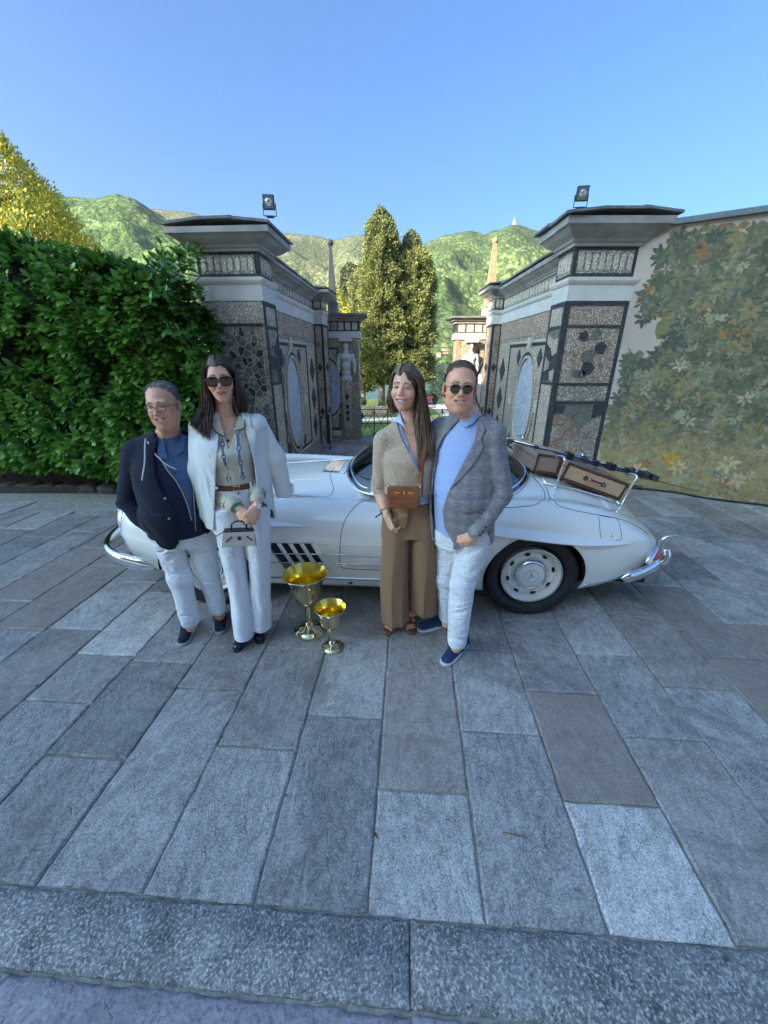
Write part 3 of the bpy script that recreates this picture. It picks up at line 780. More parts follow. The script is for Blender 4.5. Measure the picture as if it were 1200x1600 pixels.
# unseen blocks added behind the camera, shaped for the shade they cast
# ---------------------------------------------------------------- added blocks behind the camera, heights and gap set to shade the courtyard
shade_blocks = thing('shade_blocks', 'unseen cream blocks added behind the camera to shade the courtyard', 'shade blocker', (0, 0, 0))
M_shade_blocks = simple('cream_render', (.66, .55, .42), .85, var=.08, scale=2)
M_shut = simple('green_shutter', (.05, .1, .07), .6, var=.1)
def vb(nm, x0, x1, y0, y1, z0, z1, m): return MB().box(((x0 + x1) / 2, (y0 + y1) / 2, (z0 + z1) / 2), ((x1 - x0) / 2, (y1 - y0) / 2, (z1 - z0) / 2)).build(nm, m, shade_blocks)
VY = -22.0
vb('wall', -37.0, 16, VY - 12, VY, -.1, 22.7, M_shade_blocks)  # main block, height chosen so its shade covers the gate walls
vb('roof', -37.1, 16.4, VY - 12.4, VY + .35, 22.7, 22.95, M_slate)
vb('wall', -40.25, -37.05, VY - 7, VY - .3, -.1, 20.3, M_shade_blocks)  # lower block, leaves a gap that lets sun onto the right pavilion
vb('shade_slab', -49, -40.3, VY - .9, VY, -.1, 24.6, M_shade_blocks)  # thin tall slab, added to keep the left pavilion and obelisk shaded
for i in range(14):
    for z in (1.2, 5.4, 9.6, 13.8, 18):
        x = -34 + i * 3.5
        vb('window', x, x + 1.2, VY, VY + .04, z, z + 2.2, M_shut)

# ---------------------------------------------------------------- leaf materials
def leafmat(name, cols, rough=.5, trans=.0, spec=.5, coat=0):
    m, t, b = newmat(name, cols[0], rough)
    a = t.n('Attribute', attribute_name='rnd').outputs['Fac']
    n = len(cols)
    t.l(t.ramp(a, [(i / max(1, n - 1), c) for i, c in enumerate(cols)]), b.inputs['Base Color'])
    b.inputs['Specular IOR Level'].default_value = spec
    if trans:
        tr = t.n('BsdfTranslucent'); t.l(t.ramp(a, [(i / max(1, n - 1), tuple(min(1, x * 1.5) for x in c)) for i, c in enumerate(cols)]), tr.inputs[0])
        ms = t.n('MixShader', i_Fac=trans); o = m.node_tree.nodes['Material Output']
        t.l(b.outputs[0], ms.inputs[1]); t.l(tr.outputs[0], ms.inputs[2]); t.l(ms.outputs[0], o.inputs[0])
    return m
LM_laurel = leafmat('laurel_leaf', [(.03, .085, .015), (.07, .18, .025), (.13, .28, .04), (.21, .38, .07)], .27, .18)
LM_gold = leafmat('golden_conifer', [(.24, .24, .03), (.40, .39, .05), (.52, .50, .09)], .6, .25)
LM_con = leafmat('conifer_needles', [(.09, .11, .035), (.17, .19, .06), (.29, .28, .09)], .6, .2)
LM_dark = leafmat('dark_conifer', [(.03, .04, .018), (.06, .07, .03), (.12, .12, .05)], .6, .15)
LM_bush = leafmat('bush_leaf', [(.025, .05, .025), (.05, .09, .04)], .6, .2)
LM_palm = leafmat('palm_leaf', [(.15, .13, .04), (.24, .2, .06)], .6, .25)
M_bark = simple('bark', (.17, .12, .085), .9, var=.3, scale=12, bump=.8, bscale=20, bdist=.02)
M_core_shade = simple('core_shade', (.02, .022, .012), .95, var=.4, scale=6)

def quads_mesh(name, P, A, B, rnd, fold=None):
    """P centres, A half length vectors, B half width vectors -> rhombic leaves"""
    n = len(P); V = np.empty((n, 4, 3), np.float32)
    V[:, 0] = P - A; V[:, 1] = P + B; V[:, 2] = P + A; V[:, 3] = P - B
    me = bpy.data.meshes.new(name)
    me.vertices.add(4 * n); me.vertices.foreach_set('co', V.ravel())
    me.loops.add(4 * n); me.loops.foreach_set('vertex_index', np.arange(4 * n, dtype=np.int32))
    me.polygons.add(n); me.polygons.foreach_set('loop_start', np.arange(n, dtype=np.int32) * 4); me.polygons.foreach_set('loop_total', np.full(n, 4, np.int32))
    a = me.attributes.new('rnd', 'FLOAT', 'POINT'); a.data.foreach_set('value', np.repeat(rnd, 4).astype(np.float32))
    me.update(); return me

def unit(v): return v / (np.linalg.norm(v, axis=1, keepdims=True) + 1e-9)

def crown(name, prof, H, n, leaf, mat, rs, shellness=.6, lump=.25, up=.3, lumpscale=1.2, gap=0.0, seed=0, parent=None, asp=.45):
    """crown filled with leaf clumps; prof(t)-> radius for t 0..1 over height H"""
    t = rs.random(n * 3); z = t * H
    R = np.array([prof(x) for x in t]); keep = rs.random(len(t)) < (R / R.max()) ** 1.2; t = t[keep][:n]; z = z[keep][:n]; R = R[keep][:n]
    n = len(t); ph = rs.random(n) * 6.2832
    # lumps
    q = np.array([pn((math.cos(a) * lumpscale + seed, math.sin(a) * lumpscale, zz * lumpscale * .55)) + .6 * pn((math.cos(a) * lumpscale * 3, math.sin(a) * lumpscale * 3 + seed, zz * lumpscale * 1.6)) for a, zz in zip(ph, z)])
    r = R * (1 + lump * q) * (shellness + (1 - shellness) * rs.random(n) ** .5) * (1 + .07 * rs.standard_normal(n))
    if gap:
        g = np.array([pn((math.cos(a) * 3.1 + seed, math.sin(a) * 3.1, zz * 1.3)) for a, zz in zip(ph, z)])
        k = g < gap; ph, r, z, q, R = ph[k], r[k], z[k], q[k], R[k]; n = len(z)
    P = np.stack([r * np.cos(ph), r * np.sin(ph), z + .04 * rs.standard_normal(n)], 1)
    A = np.stack([np.cos(ph) * .8, np.sin(ph) * .8, np.full(n, up)], 1) + rs.standard_normal((n, 3)) * .5
    A = unit(A) * leaf * rs.uniform(.6, 1.3, (n, 1)); B = unit(np.cross(A, rs.standard_normal((n, 3)))) * leaf * asp
    me = quads_mesh(name, P, A, B, np.clip(.5 + q * .5 + .25 * rs.standard_normal(n), 0, 1))
    return link(name, me, mat, parent)

def tree(nm, label, cat, loc, H, prof, n, leaf, mat, z0=0, trunk=.2, group=None, seed=1, **kw):
    T = thing(nm, label, cat, loc, group=group); rs = np.random.RandomState(seed)
    o = crown('crown', prof, H, n, leaf, mat, rs, parent=T, seed=seed * 3.3, **kw); o.location.z = z0
    mb = MB(); mb.tube([(0, 0, -.4), (.03 * trunk, .0, z0 * .6), (.1 * trunk, 0, z0 + H * .4), (0, 0, z0 + H * .93)], [trunk * 1.25, trunk, trunk * .6, trunk * .08], 9)
    rg = random.Random(seed)
    for i in range(14):
        t_ = rg.uniform(.05, .85); a = rg.random() * 6.28; R = prof(t_) * .8; z = z0 + H * t_
        mb.tube([(0, 0, z - R * .25), (R * .5 * math.cos(a), R * .5 * math.sin(a), z), (R * math.cos(a), R * math.sin(a), z + R * .3)], [trunk * .22, trunk * .14, trunk * .04], 5)
    mb.build('trunk', M_bark, T, smooth=True, merge=False)
    # dark inside so the crown is not see-through everywhere
    return T

def pr(pts):
    xs, ys = zip(*pts)
    return lambda t: float(np.interp(t, xs, ys))
LZ = lambda y: -.3 - (y - 10.9) * .075 if y < 62 else -4.2   # lawn height

conA = pr([(0, .8), (.06, 1.9), (.25, 2.0), (.45, 1.65), (.65, 1.6), (.8, 1.35), (.9, 1.05), (.96, .6), (1, .15)])
conB = pr([(0, .8), (.06, 2.0), (.3, 2.1), (.5, 2.05), (.7, 1.85), (.84, 1.6), (.9, .8), (.96, .5), (1, .1)])
GT = 'tall trees beyond the gate'
tree('conifer_tree', 'tallest sunlit conifer with pointed top, left of the central pair beyond the gate', 'tree', (-.2, 35, LZ(35)), 12.6, conA, 90000, .09, LM_con, z0=1.8, trunk=.28, group=GT, seed=4, lump=.42, gap=.42, lumpscale=1.6)
tree('conifer_tree', 'broad sunlit conifer with small crooked tip, right of the tallest tree beyond the gate', 'tree', (2.15, 36, LZ(36)), 11.6, conB, 90000, .09, LM_con, z0=1.7, trunk=.3, group=GT, seed=9, lump=.42, gap=.42, lumpscale=1.5)
tree('conifer_tree', 'shaggy olive conifer squeezed between the dark cypress and the tallest tree', 'tree', (-1.9, 37, LZ(37)), 10.0, pr([(0, .8), (.1, 1.6), (.5, 1.6), (.8, 1.1), (.93, .6), (1, .15)]), 22000, .11, LM_con, z0=1.2, trunk=.2, group=GT, seed=41, lump=.5, gap=.25)
tree('conifer_tree', 'narrow dark cypress standing just right of the left obelisk', 'tree', (-3.1, 40, LZ(40)), 10.6, pr([(0, .6), (.1, 1.3), (.5, 1.35), (.85, 1.1), (.95, .8), (1, .2)]), 12000, .11, LM_dark, z0=1.6, trunk=.2, group=GT, seed=12, lump=.4, gap=.4)
tree('conifer_tree', 'golden leafy tree close behind the left obelisk', 'tree', (-3.1, 26, LZ(26)), 5.0, pr([(0, .5), (.2, 1.4), (.6, 1.5), (.9, .9), (1, .3)]), 6000, .10, LM_gold, z0=2.2, trunk=.15, group=GT, seed=15, lump=.5, gap=.25)
tree('conifer_tree', 'yellow green treetop showing over the roof of the left gate wall', 'tree', (-6.6, 30, LZ(30)), 6.2, pr([(0, .5), (.3, 2.3), (.7, 2.1), (.92, 1.2), (1, .3)]), 9000, .11, LM_gold, z0=2.4, trunk=.2, group=GT, seed=18, lump=.5, gap=.35)
tree('conifer_tree', 'big golden yellow cypress in full sun behind the hedge at the left edge', 'tree', (-11.0, 13.4, 0), 7.9, pr([(0, 3.0), (.3, 2.8), (.5, 2.45), (.65, 1.95), (.8, 1.3), (.92, .6), (1, .06)]), 75000, .055, LM_gold, z0=.2, trunk=.3, seed=22, lump=.22, up=.9, lumpscale=2.2)
tree('round_bush', 'round dark bush by the lake between the young woman and the suited man', 'bush', (8.7, 58, LZ(58) ), 5.0, pr([(0, 1.4), (.25, 2.3), (.6, 2.4), (.85, 1.6), (1, .4)]), 5000, .14, LM_bush, z0=.2, trunk=.2, seed=25, lump=.2)
for i, (x, y, s, lb) in enumerate(((-1.6, 14.5, 1.0, 'low trimmed green bush just behind the railing, left end'), (.9, 30, 1.2, 'shaded shrub at the foot of the conifers'), (-2.4, 33, 1.3, 'dark shrub left of the conifer trunks'), (4.4, 40, 1.5, 'shrub right of the conifers near the lake'))):
    tree('shrub', lb, 'bush', (x, y, LZ(y)), .8 * s, pr([(0, .6 * s), (.5, .8 * s), (1, .2)]), 1800, .07, LM_bush, z0=.0, trunk=.03, seed=30 + i, lump=.3)

# ---------------------------------------------------------------- hedge
hedge = thing('laurel_hedge', 'tall glossy green laurel hedge filling the left side of the courtyard', 'hedge')
rs = np.random.RandomState(5); rg = random.Random(5)
def hedge_front(x, z):     # y of the outer face
    bulge = .22 * pn((x * .8, z * .9, 1.0)) + .12 * pn((x * 2.3, z * 2.5, 4.0))
    under = max(0, .5 - z) * .9
    over = max(0, z - (top_at(x) - .5)) ** 1.5 * .9
    endr = max(0, x + 2.95) ** 2 * 1.1
    return 4.98 - (x + 4) * .09 + bulge * -1 + under + over + endr
def top_at(x): return 3.0 + .09 * pn((x * 1.1, 0, 0)) - max(0, x + 4.3) * .27
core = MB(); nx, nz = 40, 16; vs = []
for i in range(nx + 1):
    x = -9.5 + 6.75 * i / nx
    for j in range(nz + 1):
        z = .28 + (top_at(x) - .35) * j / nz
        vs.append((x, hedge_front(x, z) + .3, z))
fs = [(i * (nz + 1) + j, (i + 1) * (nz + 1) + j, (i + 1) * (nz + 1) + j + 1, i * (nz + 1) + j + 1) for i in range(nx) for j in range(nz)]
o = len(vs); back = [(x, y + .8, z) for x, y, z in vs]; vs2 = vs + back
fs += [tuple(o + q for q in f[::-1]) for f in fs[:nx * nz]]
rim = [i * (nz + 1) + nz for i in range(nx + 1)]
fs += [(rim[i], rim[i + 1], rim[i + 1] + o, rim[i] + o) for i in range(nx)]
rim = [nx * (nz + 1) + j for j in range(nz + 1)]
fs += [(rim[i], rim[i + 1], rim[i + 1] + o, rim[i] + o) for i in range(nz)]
core.add(vs2, fs); core.build('dark_core', M_core_shade, hedge, fix=False)  # solid core blocks the view; its dark colour stands in for the shaded inside
stems = MB()
for i in range(26):
    x = -9 + i * .26 + rg.uniform(-.08, .08); stems.tube([(x, 5.75, -.05), (x + rg.uniform(-.1, .1), 5.7, .4), (x, 5.6, .9)], .02, 5)
stems.build('stems', M_bark, hedge, merge=False, kind='stuff')
# leaf template: folded laurel leaf, 8 faces
def leaf_geo(P, d, nrm, L, W, curl=.18):
    s = d.cross(nrm).normalized(); nrm = s.cross(d).normalized()
    st = [(0, 0), (.25, .62), (.55, 1.0), (.82, .68), (1.0, 0)]
    mid = [P + d * (L * t) - nrm * (curl * L * t * t) for t, _ in st]
    vs = [mid[0]]
    for k in (1, 2, 3):
        w_ = st[k][1] * W
        vs += [mid[k] + s * w_ + nrm * w_ * .28, mid[k], mid[k] - s * w_ + nrm * w_ * .28]
    vs.append(mid[4])
    fs = [(0, 1, 2), (0, 2, 3), (1, 4, 5, 2), (2, 5, 6, 3), (4, 7, 8, 5), (5, 8, 9, 6), (7, 10, 8), (8, 10, 9)]
    return vs, fs
allv = []; allf = []; rn = []
single = []
def sprout(p, outd, n, scale, tone):
    up = Vector((0, 0, 1))
    for k in range(n):
        a = k * 2.399 + rg.random() * .4
        side = outd.cross(up).normalized(); u2 = side.cross(outd)
        tl = (.25 + .75 * k / n)
        d = (outd * (1.15 - tl * .7) + (side * math.cos(a) + u2 * math.sin(a)) * tl + Vector((0, 0, -.12))).normalized()
        nr = (outd * .9 + up * .7 + Vector((rg.uniform(-.3, .3), rg.uniform(-.3, .3), 0))).normalized()
        L = scale * rg.uniform(.09, .132); pos = p + outd * (.05 * (1 - k / n))
        vs, fs = leaf_geo(pos, d, nr, L, L * rg.uniform(.21, .27), rg.uniform(.05, .3))
        t_ = min(1, max(0, tone + rg.uniform(-.22, .22)))
        single.append((pos, vs, fs, t_))
def density(x, z): return 1
npl = 0
while npl < 4300:
    x = rg.uniform(-6.7, -2.15) if npl < 3300 else rg.uniform(-3.4, -2.2); tz = top_at(x)
    if rg.random() < .82:
        z = .3 + (tz - .28) * rg.random(); y = hedge_front(x, z)
        if x > -2.22 - max(0, z - 2.25) * .9 : continue
        if rg.random() < .12: x = rg.uniform(-2.75, -2.3)
        ndir = Vector((.25 * rg.uniform(-1, 1) + max(0, x + 3.1) * .9, -1, .25 + .9 * max(0, z - tz + .5) + rg.uniform(-.2, .3))).normalized()
    else:
        z = tz + rg.uniform(-.05, .08)
        if x > -2.75: continue
        y = hedge_front(x, tz) + rg.uniform(-.1, .7)
        ndir = Vector((rg.uniform(-.4, .4), -.4, 1)).normalized()
    depth = rg.random() ** 1.6 * .24
    p = Vector((x, y + depth, z))
    hole = pn((x * 2.2, z * 3.4 + x * .8, 8.0))
    if hole > .30 and depth < .15 and rg.random() < .85: p.y += .2
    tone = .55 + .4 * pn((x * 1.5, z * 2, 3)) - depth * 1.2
    sprout(p, ndir, rg.randint(5, 7), rg.uniform(.85, 1.2), tone)
    npl += 1
for x in [-5.2 + .1 * i for i in range(30)]:      # tall shoots on top
    if rg.random() < .72: continue
    z = top_at(x); h_ = rg.uniform(.02, .12)
    for q in range(3):
        sprout(Vector((x, hedge_front(x, z) + rg.uniform(0, .3), z + h_ * q / 2)), Vector((rg.uniform(-.3, .3), -.15, 1)).normalized(), 5, 1.0, .5)
single.sort(key=lambda s_: (s_[0].y if s_[0].x > -5.0 else 99) + (0 if s_[0].z < 2.9 else 3))
for i, (pos, vs, fs, t_) in enumerate(single):
    if i < 300:
        me = bpy.data.meshes.new('leaf'); me.from_pydata([v - pos for v in vs], [], fs)
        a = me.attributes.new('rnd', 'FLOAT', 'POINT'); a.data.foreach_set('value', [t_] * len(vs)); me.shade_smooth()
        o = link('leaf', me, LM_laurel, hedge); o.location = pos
    else:
        b0 = len(allv); allv += [tuple(v) for v in vs]; allf += [tuple(q + b0 for q in f) for f in fs]; rn += [t_] * len(vs)
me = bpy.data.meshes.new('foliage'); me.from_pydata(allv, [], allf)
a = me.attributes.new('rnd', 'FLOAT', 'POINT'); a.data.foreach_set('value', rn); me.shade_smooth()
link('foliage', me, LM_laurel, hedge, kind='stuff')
# rough stone kerb under the hedge
M_rough = simple('rough_rubble', (.07, .06, .05), .9, var=.4, scale=12, bump=1, bscale=30, bdist=.02)
M_soil = simple('soil', (.045, .035, .028), .95, var=.4, scale=12, bump=.6, bscale=30, bdist=.02)
RB = thing('rubble_edging', 'low row of rough stones edging the bed under the laurel hedge', 'edging')
MB().box((-6.2, 6.0, .03), (3.9, .75, .05)).build('soil_bed', M_soil, RB)
for i in range(19):
    x = -8.0 + i * .31; 
    mb = MB().box((0, 0, 0), (.15, .1, .075)); me = mb.mesh('stone')
    bm = bmesh.new(); bm.from_mesh(me); bmesh.ops.subdivide_edges(bm, edges=bm.edges, cuts=2, use_grid_fill=True)
    for v in bm.verts:
        k = noise_vector(v.co * 9 + Vector((i * 3.1, 0, 0))) * .022; v.co = v.co * (1 - .06 * (v.co.length > .17)) + k
    bm.to_mesh(me); bm.free(); me.shade_smooth()
    o = link('stone', me, M_rough, RB); o.location = (x, 5.34 - (x + 4) * .03, .02)

# ---------------------------------------------------------------- lawn, path, flower beds, lake
M_lawn, _t, _b = newmat('lawn_grass', (.1, .16, .03), .9)
_n = _t.noise(1.2, 6, .7, _t.coord()); _t.l(_t.ramp(_n, [(.35, (.09, .14, .025)), (.55, (.17, .23, .04)), (.7, (.26, .27, .06))]), _b.inputs['Base Color'])
_t.l(_t.bump(_t.noise(20, 4, .7, _t.coord()), 1, .06), _b.inputs['Normal'])
M_grav = simple('pale_gravel', (.5, .44, .36), .95, var=.15, scale=6, bump=.4, bscale=30)
def strip(nm, pts, mat, **k):
    mb = MB(); vs = []
    for (x0, x1, y, dz) in pts: vs += [(x0, y, LZ(y) + dz), (x1, y, LZ(y) + dz)]
    mb.add(vs, [(2 * i, 2 * i + 1, 2 * i + 3, 2 * i + 2) for i in range(len(pts) - 1)])
    return mb.build(nm, mat, fix=False, **k)
strip('lawn', [(-60, 60, 10.75, 0), (-60, 60, 30, 0), (-60, 60, 61.5, 0)], M_lawn, kind='structure')
strip('garden_path', [(2.6, 4.2, 12, .006), (4.2, 5.8, 40, .006), (5.4, 7.0, 60, .006)], M_grav, kind='structure')
strip('cross_path', [(-25, 20, 17.0, .01), (-25, 20, 19.6, .01)], M_grav, kind='structure')
M_lake, _t, _b = newmat('lake_water', (.05, .12, .15), .22)
_b.inputs['Specular IOR Level'].default_value = .5
_t.l(_t.bump(_t.noise(.9, 5, .7, _t.coord('Object', scale=(1, .35, 1))), .5, .35), _b.inputs['Normal'])
MB().add([(-3000, 60, -9.5), (3000, 60, -9.5), (3000, 2600, -9.5), (-3000, 2600, -9.5)], [(0, 1, 2, 3)]).build('lake', M_lake, fix=False, kind='structure')
MB().box((0, 61.6, -7), (80, .3, 2.85)).build('shore_wall', simple('shore_stone', (.3, .28, .25), .9), None, kind='structure')
M_under = simple('far_ground', (.12, .1, .07), .95)
MB().add([(-5500, -4000, -10.2), (5500, -4000, -10.2), (5500, 7000, -10.2), (-5500, 7000, -10.2)], [(0, 1, 2, 3)]).build('ground', M_under, fix=False, kind='structure')
MB().box((0, 23, -6.2), (90, 38.2, 3.6)).build('garden_terrace', M_under, None, kind='structure').location.z = -3.2
# flower beds
rs = np.random.RandomState(8)
for (x0, x1, y0, y1, cols, lb) in ((-6.5, 1.5, 21, 24, [(.65, .2, .25), (.7, .5, .35), (.3, .35, .08), (.75, .65, .5)], 'pink and cream flower bed on the sunlit lawn behind the railing'),
                                  (5.8, 7.2, 52, 55, [(.6, .06, .2), (.5, .04, .15), (.15, .2, .05)], 'bright magenta flower bed near the lake')):
    n = 3500; P = np.stack([rs.uniform(x0, x1, n), rs.uniform(y0, y1, n), rs.uniform(0, .45, n)], 1); P[:, 2] += [LZ(y) for y in P[:, 1]]
    A = unit(rs.standard_normal((n, 3))) * .05; B = unit(np.cross(A, rs.standard_normal((n, 3)))) * .04
    me = quads_mesh('flower_bed', P, A, B, rs.random(n))
    o = link('flower_bed', me, leafmat('petals', cols, .7, .2), None, kind='stuff'); o['label'] = lb; o['category'] = 'flower bed'
# stone fountain jet basin on the axis of the garden
F_ = thing('fountain', 'small white stone fountain on the lawn between the young woman and the suited man', 'fountain', (4.9, 30, LZ(30)))
MB().lathe([(.9, 0), (.95, .25), (.8, .28), (.75, .12), (0.001, .12)], n=20).build('basin', M_band, F_)
MB().lathe([(.2, .1), (.12, .3), (.1, .9), (.28, 1.05), (.42, 1.1), (.02, 1.12), (.05, 1.3), (.12, 1.4), (.001, 1.5)], n=16).build('stem_and_bowl', M_band, F_, smooth=40)
# parasol cafe seen beneath the trees
for i, (x, y, l) in enumerate(((-4.2, 44, 'white parasol open under the trees, seen left of the conifer trunks'), (-2.6, 46, 'dark parasol open beside the white one under the trees'))):
    T = thing('parasol', l, 'parasol', (x, y, LZ(y)), group='parasols under the trees')
    MB().tube([(0, 0, 0), (0, 0, 2.4)], .03, 6).build('pole', M_band, T)
    MB().lathe([(1.5, 1.9), (.8, 2.25), (.02, 2.5)], n=8).build('canopy', simple('canopy_cloth', (.7, .7, .68) if i == 0 else (.08, .09, .1), .8, var=.05), T)

# ---------------------------------------------------------------- mountains across the lake
def ridge_mesh(name, px_sky, d0, d1, base, seed, mat, nseg=260, nd=60, amp=1.0, floor=-9.6, fallback=None):
    """terrain from the far shore (d0) up to a ridge (d1); px_sky: azimuth tan -> elevation tan"""
    ax = [a for a, _ in px_sky]; ez = [e for _, e in px_sky]
    a0, a1 = ax[0], ax[-1]; vs = []
    N = nd + 14
    for i in range(nseg + 1):
        a = a0 + (a1 - a0) * i / nseg; e = float(np.interp(a, ax, ez))
        sh = 1 + .10 * pn((a * 5, seed, 0))
        for j in range(N + 1):
            t = j / nd
            y = d0 * sh + (d1 - d0 * sh) * t; x = a * y
            H = 1.8 + e * d1
            if t <= 1:
                prof = (.18 * t + .82 * t ** 1.25)
                z = floor + (H - floor) * prof
                m = math.sin(min(1, t) * math.pi) * .9
            else:
                z = H - (t - 1) * (d1 - d0) * .7; m = .2
            p = Vector((x, y, 0)) * .0023 + Vector((seed, 0, 0))
            rid = 1 - abs(pn(p)) * 2; rid2 = 1 - abs(pn(p * 2.7)) * 2; rid3 = pn(p * 8)
            z += amp * m * (H - floor) * (.16 * (rid - .5) + .07 * (rid2 - .5) + .03 * rid3)
            z += 7 * pn(Vector((x, y, 0)) * .025) * min(1, t * 3) + 4 * pn(Vector((x, y, 0)) * .07) * min(1, t * 3)
            if t > 0: z = max(z, floor + 2) if t > .03 else z
            vs.append((x, y, z))
    fs = [(i * (N + 1) + j, (i + 1) * (N + 1) + j, (i + 1) * (N + 1) + j + 1, i * (N + 1) + j + 1) for i in range(nseg) for j in range(N)]
    me = bpy.data.meshes.new(name); me.from_pydata(vs, [], fs); me.shade_smooth()
    return link(name, me, mat, None, kind='structure')
def forest(name, a, b_, c_, sc=.055):
    m, t, b = newmat(name, a, .95); co = t.coord()
    b.inputs['Specular IOR Level'].default_value = .1
    tr = t.n('TexVoronoi', i_Scale=sc); t.l(co, tr.inputs['Vector'])
    d = tr.outputs[0]; sx = t.n('SeparateColor'); t.l(tr.outputs['Color'], sx.inputs[0])
    big = t.noise(.0035, 6, .65, co)
    c = t.ramp(sx.outputs[0], [(0, tuple(x * .7 for x in a)), (.55, b_), (1, tuple(x * 1.25 for x in c_))])
    c = t.mix(t.math('MULTIPLY', t.ramp(d, [(.35, (0, 0, 0)), (.75, (1, 1, 1))]), .6), c, tuple(x * .45 for x in a))  # crown edges darkened in the colour, standing for shade between trees
    c = t.mix(t.ramp(big, [(.42, (0, 0, 0)), (.62, (.75, .75, .75))]), c, tuple(x * .62 for x in a))
    t.l(c, b.inputs['Base Color'])
    hh = t.math('SUBTRACT', 1.0, t.math('MULTIPLY', d, 1.0)); hh = t.math('ADD', hh, t.noise(sc * 3, 3, .6, co))
    t.l(t.bump(hh, 1.0, 9.0), b.inputs['Normal'])
    return m
MF_l = forest('chestnut_forest', (.09, .155, .04), (.145, .21, .06), (.21, .255, .085))
MF_r = forest('green_forest', (.085, .13, .045), (.13, .18, .06), (.20, .24, .085))
MF_b = forest('ridge_forest', (.12, .14, .06), (.17, .185, .075), (.23, .22, .1))
def sky(pts):
    out = []
    t = rad(21.8)
    for x, y in pts:
        a = (x - 600) / 601; b = (y - 800) / 601; yy = math.cos(t) - b * math.sin(t); zz = -math.sin(t) - b * math.cos(t)
        out.append((a / yy, zz / yy))
    return out
ridge_mesh('far_ridge', sky([(-400, 330), (100, 330), (240, 326), (290, 331), (345, 343), (400, 360), (445, 364), (490, 368), (520, 375), (560, 368), (600, 362), (640, 390), (700, 420), (1500, 420)]), 1500, 3600, 0, 5.5, MF_b)
ridge_mesh('left_mountain', sky([(-600, 300), (-200, 250), (20, 290), (85, 300), (115, 309), (150, 310), (180, 302), (212, 312), (240, 330), (275, 348), (330, 372), (400, 400), (470, 430), (540, 500), (620, 555)]), 700, 2000, 0, 1.5, MF_l)
ridge_mesh('right_mountain', sky([(540, 556), (570, 470), (610, 405), (640, 388), (662, 380), (700, 366), (735, 360), (757, 366), (780, 358), (803, 350), (820, 354), (850, 366), (900, 385), (1000, 400), (1200, 420), (1700, 460)]), 980, 2600, 0, 9.1, MF_r)
# mast on the right summit
Tm = thing('mast', 'thin white mast on the summit of the right mountain', 'mast', (2600 * sky([(803, 350)])[0][0], 2600, 1.8 + 2600 * sky([(803, 350)])[0][1] - 6))
MB().tube([(0, 0, 0), (0, 0, 34)], 2.2, 6).build('pole', M_band, Tm)
MB().box((0, 0, 10), (6, 6, 8)).build('base_block', M_band, Tm)
# small houses along the far shore
rg = random.Random(31); cols_h = [(.6, .5, .38), (.65, .6, .52), (.55, .38, .28), (.6, .55, .4)]
hm = [simple('house_wall', c, .85, var=.05) for c in cols_h]; hr = simple('tile_roof', (.35, .17, .1), .9)
hwin = simple('dark_window', (.05, .06, .07), .3)
for i in range(16):
    a = rg.uniform(.11, .30); d = rg.uniform(1010, 1120); h_ = rg.uniform(9, 16); w_ = rg.uniform(8, 15)
    z = -8.5 + max(0, (d - 1010)) * .25
    T = thing('lakeside_house', ('tiny cream house', 'tiny white house', 'tiny terracotta house', 'tiny sand coloured house')[i % 4] + ' with tiled roof on the far lake shore', 'house', (a * d, d, z), rg.uniform(-.3, .3), 'houses on the far shore')
    MB().box((0, 0, h_ / 2 - 6), (w_ / 2, 6, h_ / 2 + 6)).build('wall', hm[i % 4], T)
    MB().add([(-w_ / 2 - .6, -6.6, h_), (w_ / 2 + .6, -6.6, h_), (w_ / 2 + .6, 6.6, h_), (-w_ / 2 - .6, 6.6, h_), (-w_ / 2 + 2, 0, h_ + 3.4), (w_ / 2 - 2, 0, h_ + 3.4)],
             [(0, 1, 5, 4), (1, 2, 5), (2, 3, 4, 5), (3, 0, 4), (0, 1, 2, 3)]).build('roof', hr, T)
    for q in range(3): MB().box((-w_ * .3 + q * w_ * .3, -6.05, h_ * .55), (.7, .1, 1.1)).build('window', hwin, T)
# thin air over the lake
hz = MB().box((0, 1500, 644), (5700, 5700, 655)).build('haze', None, None, kind='stuff')
hm_ = bpy.data.materials.new('haze'); hm_.use_nodes = True; hn = hm_.node_tree; hn.nodes.clear()
vp = hn.nodes.new('ShaderNodeVolumePrincipled'); vp.inputs['Density'].default_value = .00003; vp.inputs['Color'].default_value = (.82, .9, 1, 1); vp.inputs['Anisotropy'].default_value = .2
oo = hn.nodes.new('ShaderNodeOutputMaterial'); hn.links.new(vp.outputs[0], oo.inputs['Volume']); hz.data.materials.append(hm_)
# ---------------------------------------------------------------- the white roadster with hardtop
from mathutils.bvhtree import BVHTree
YAW = rad(-3.0)
car = thing('car', 'cream white vintage sports car with chrome trim and suitcases on its tail', 'car', (-1.287, 3.345, 0), YAW)
CM = Matrix.Translation((-1.287, 3.345, 0)) @ Matrix.Rotation(YAW, 4, 'Z'); CI = CM.inverted()
M_paintw, _t, _b = newmat('ivory_car_paint', (.90, .865, .78), .2, Coat_Weight=1.0, Coat_Roughness=.03)
_b.inputs['Specular IOR Level'].default_value = .6
M_chrome = simple('chrome', (.78, .79, .8), .07, 1, var=0)
M_rub = simple('tyre_rubber', (.018, .018, .02), .6, var=.2, scale=30)
M_black = simple('black_parts_and_slot_shade', (.008, .008, .009), .8, var=0)  # black parts, and the shade painted into the slots
M_gap = simple('panel_gap', (.05, .05, .052), .6, var=0)
M_glass, _t, _b = newmat('car_glass', (.9, .95, .97), .02); _b.inputs['Transmission Weight'].default_value = 1; _b.inputs['IOR'].default_value = 1.45
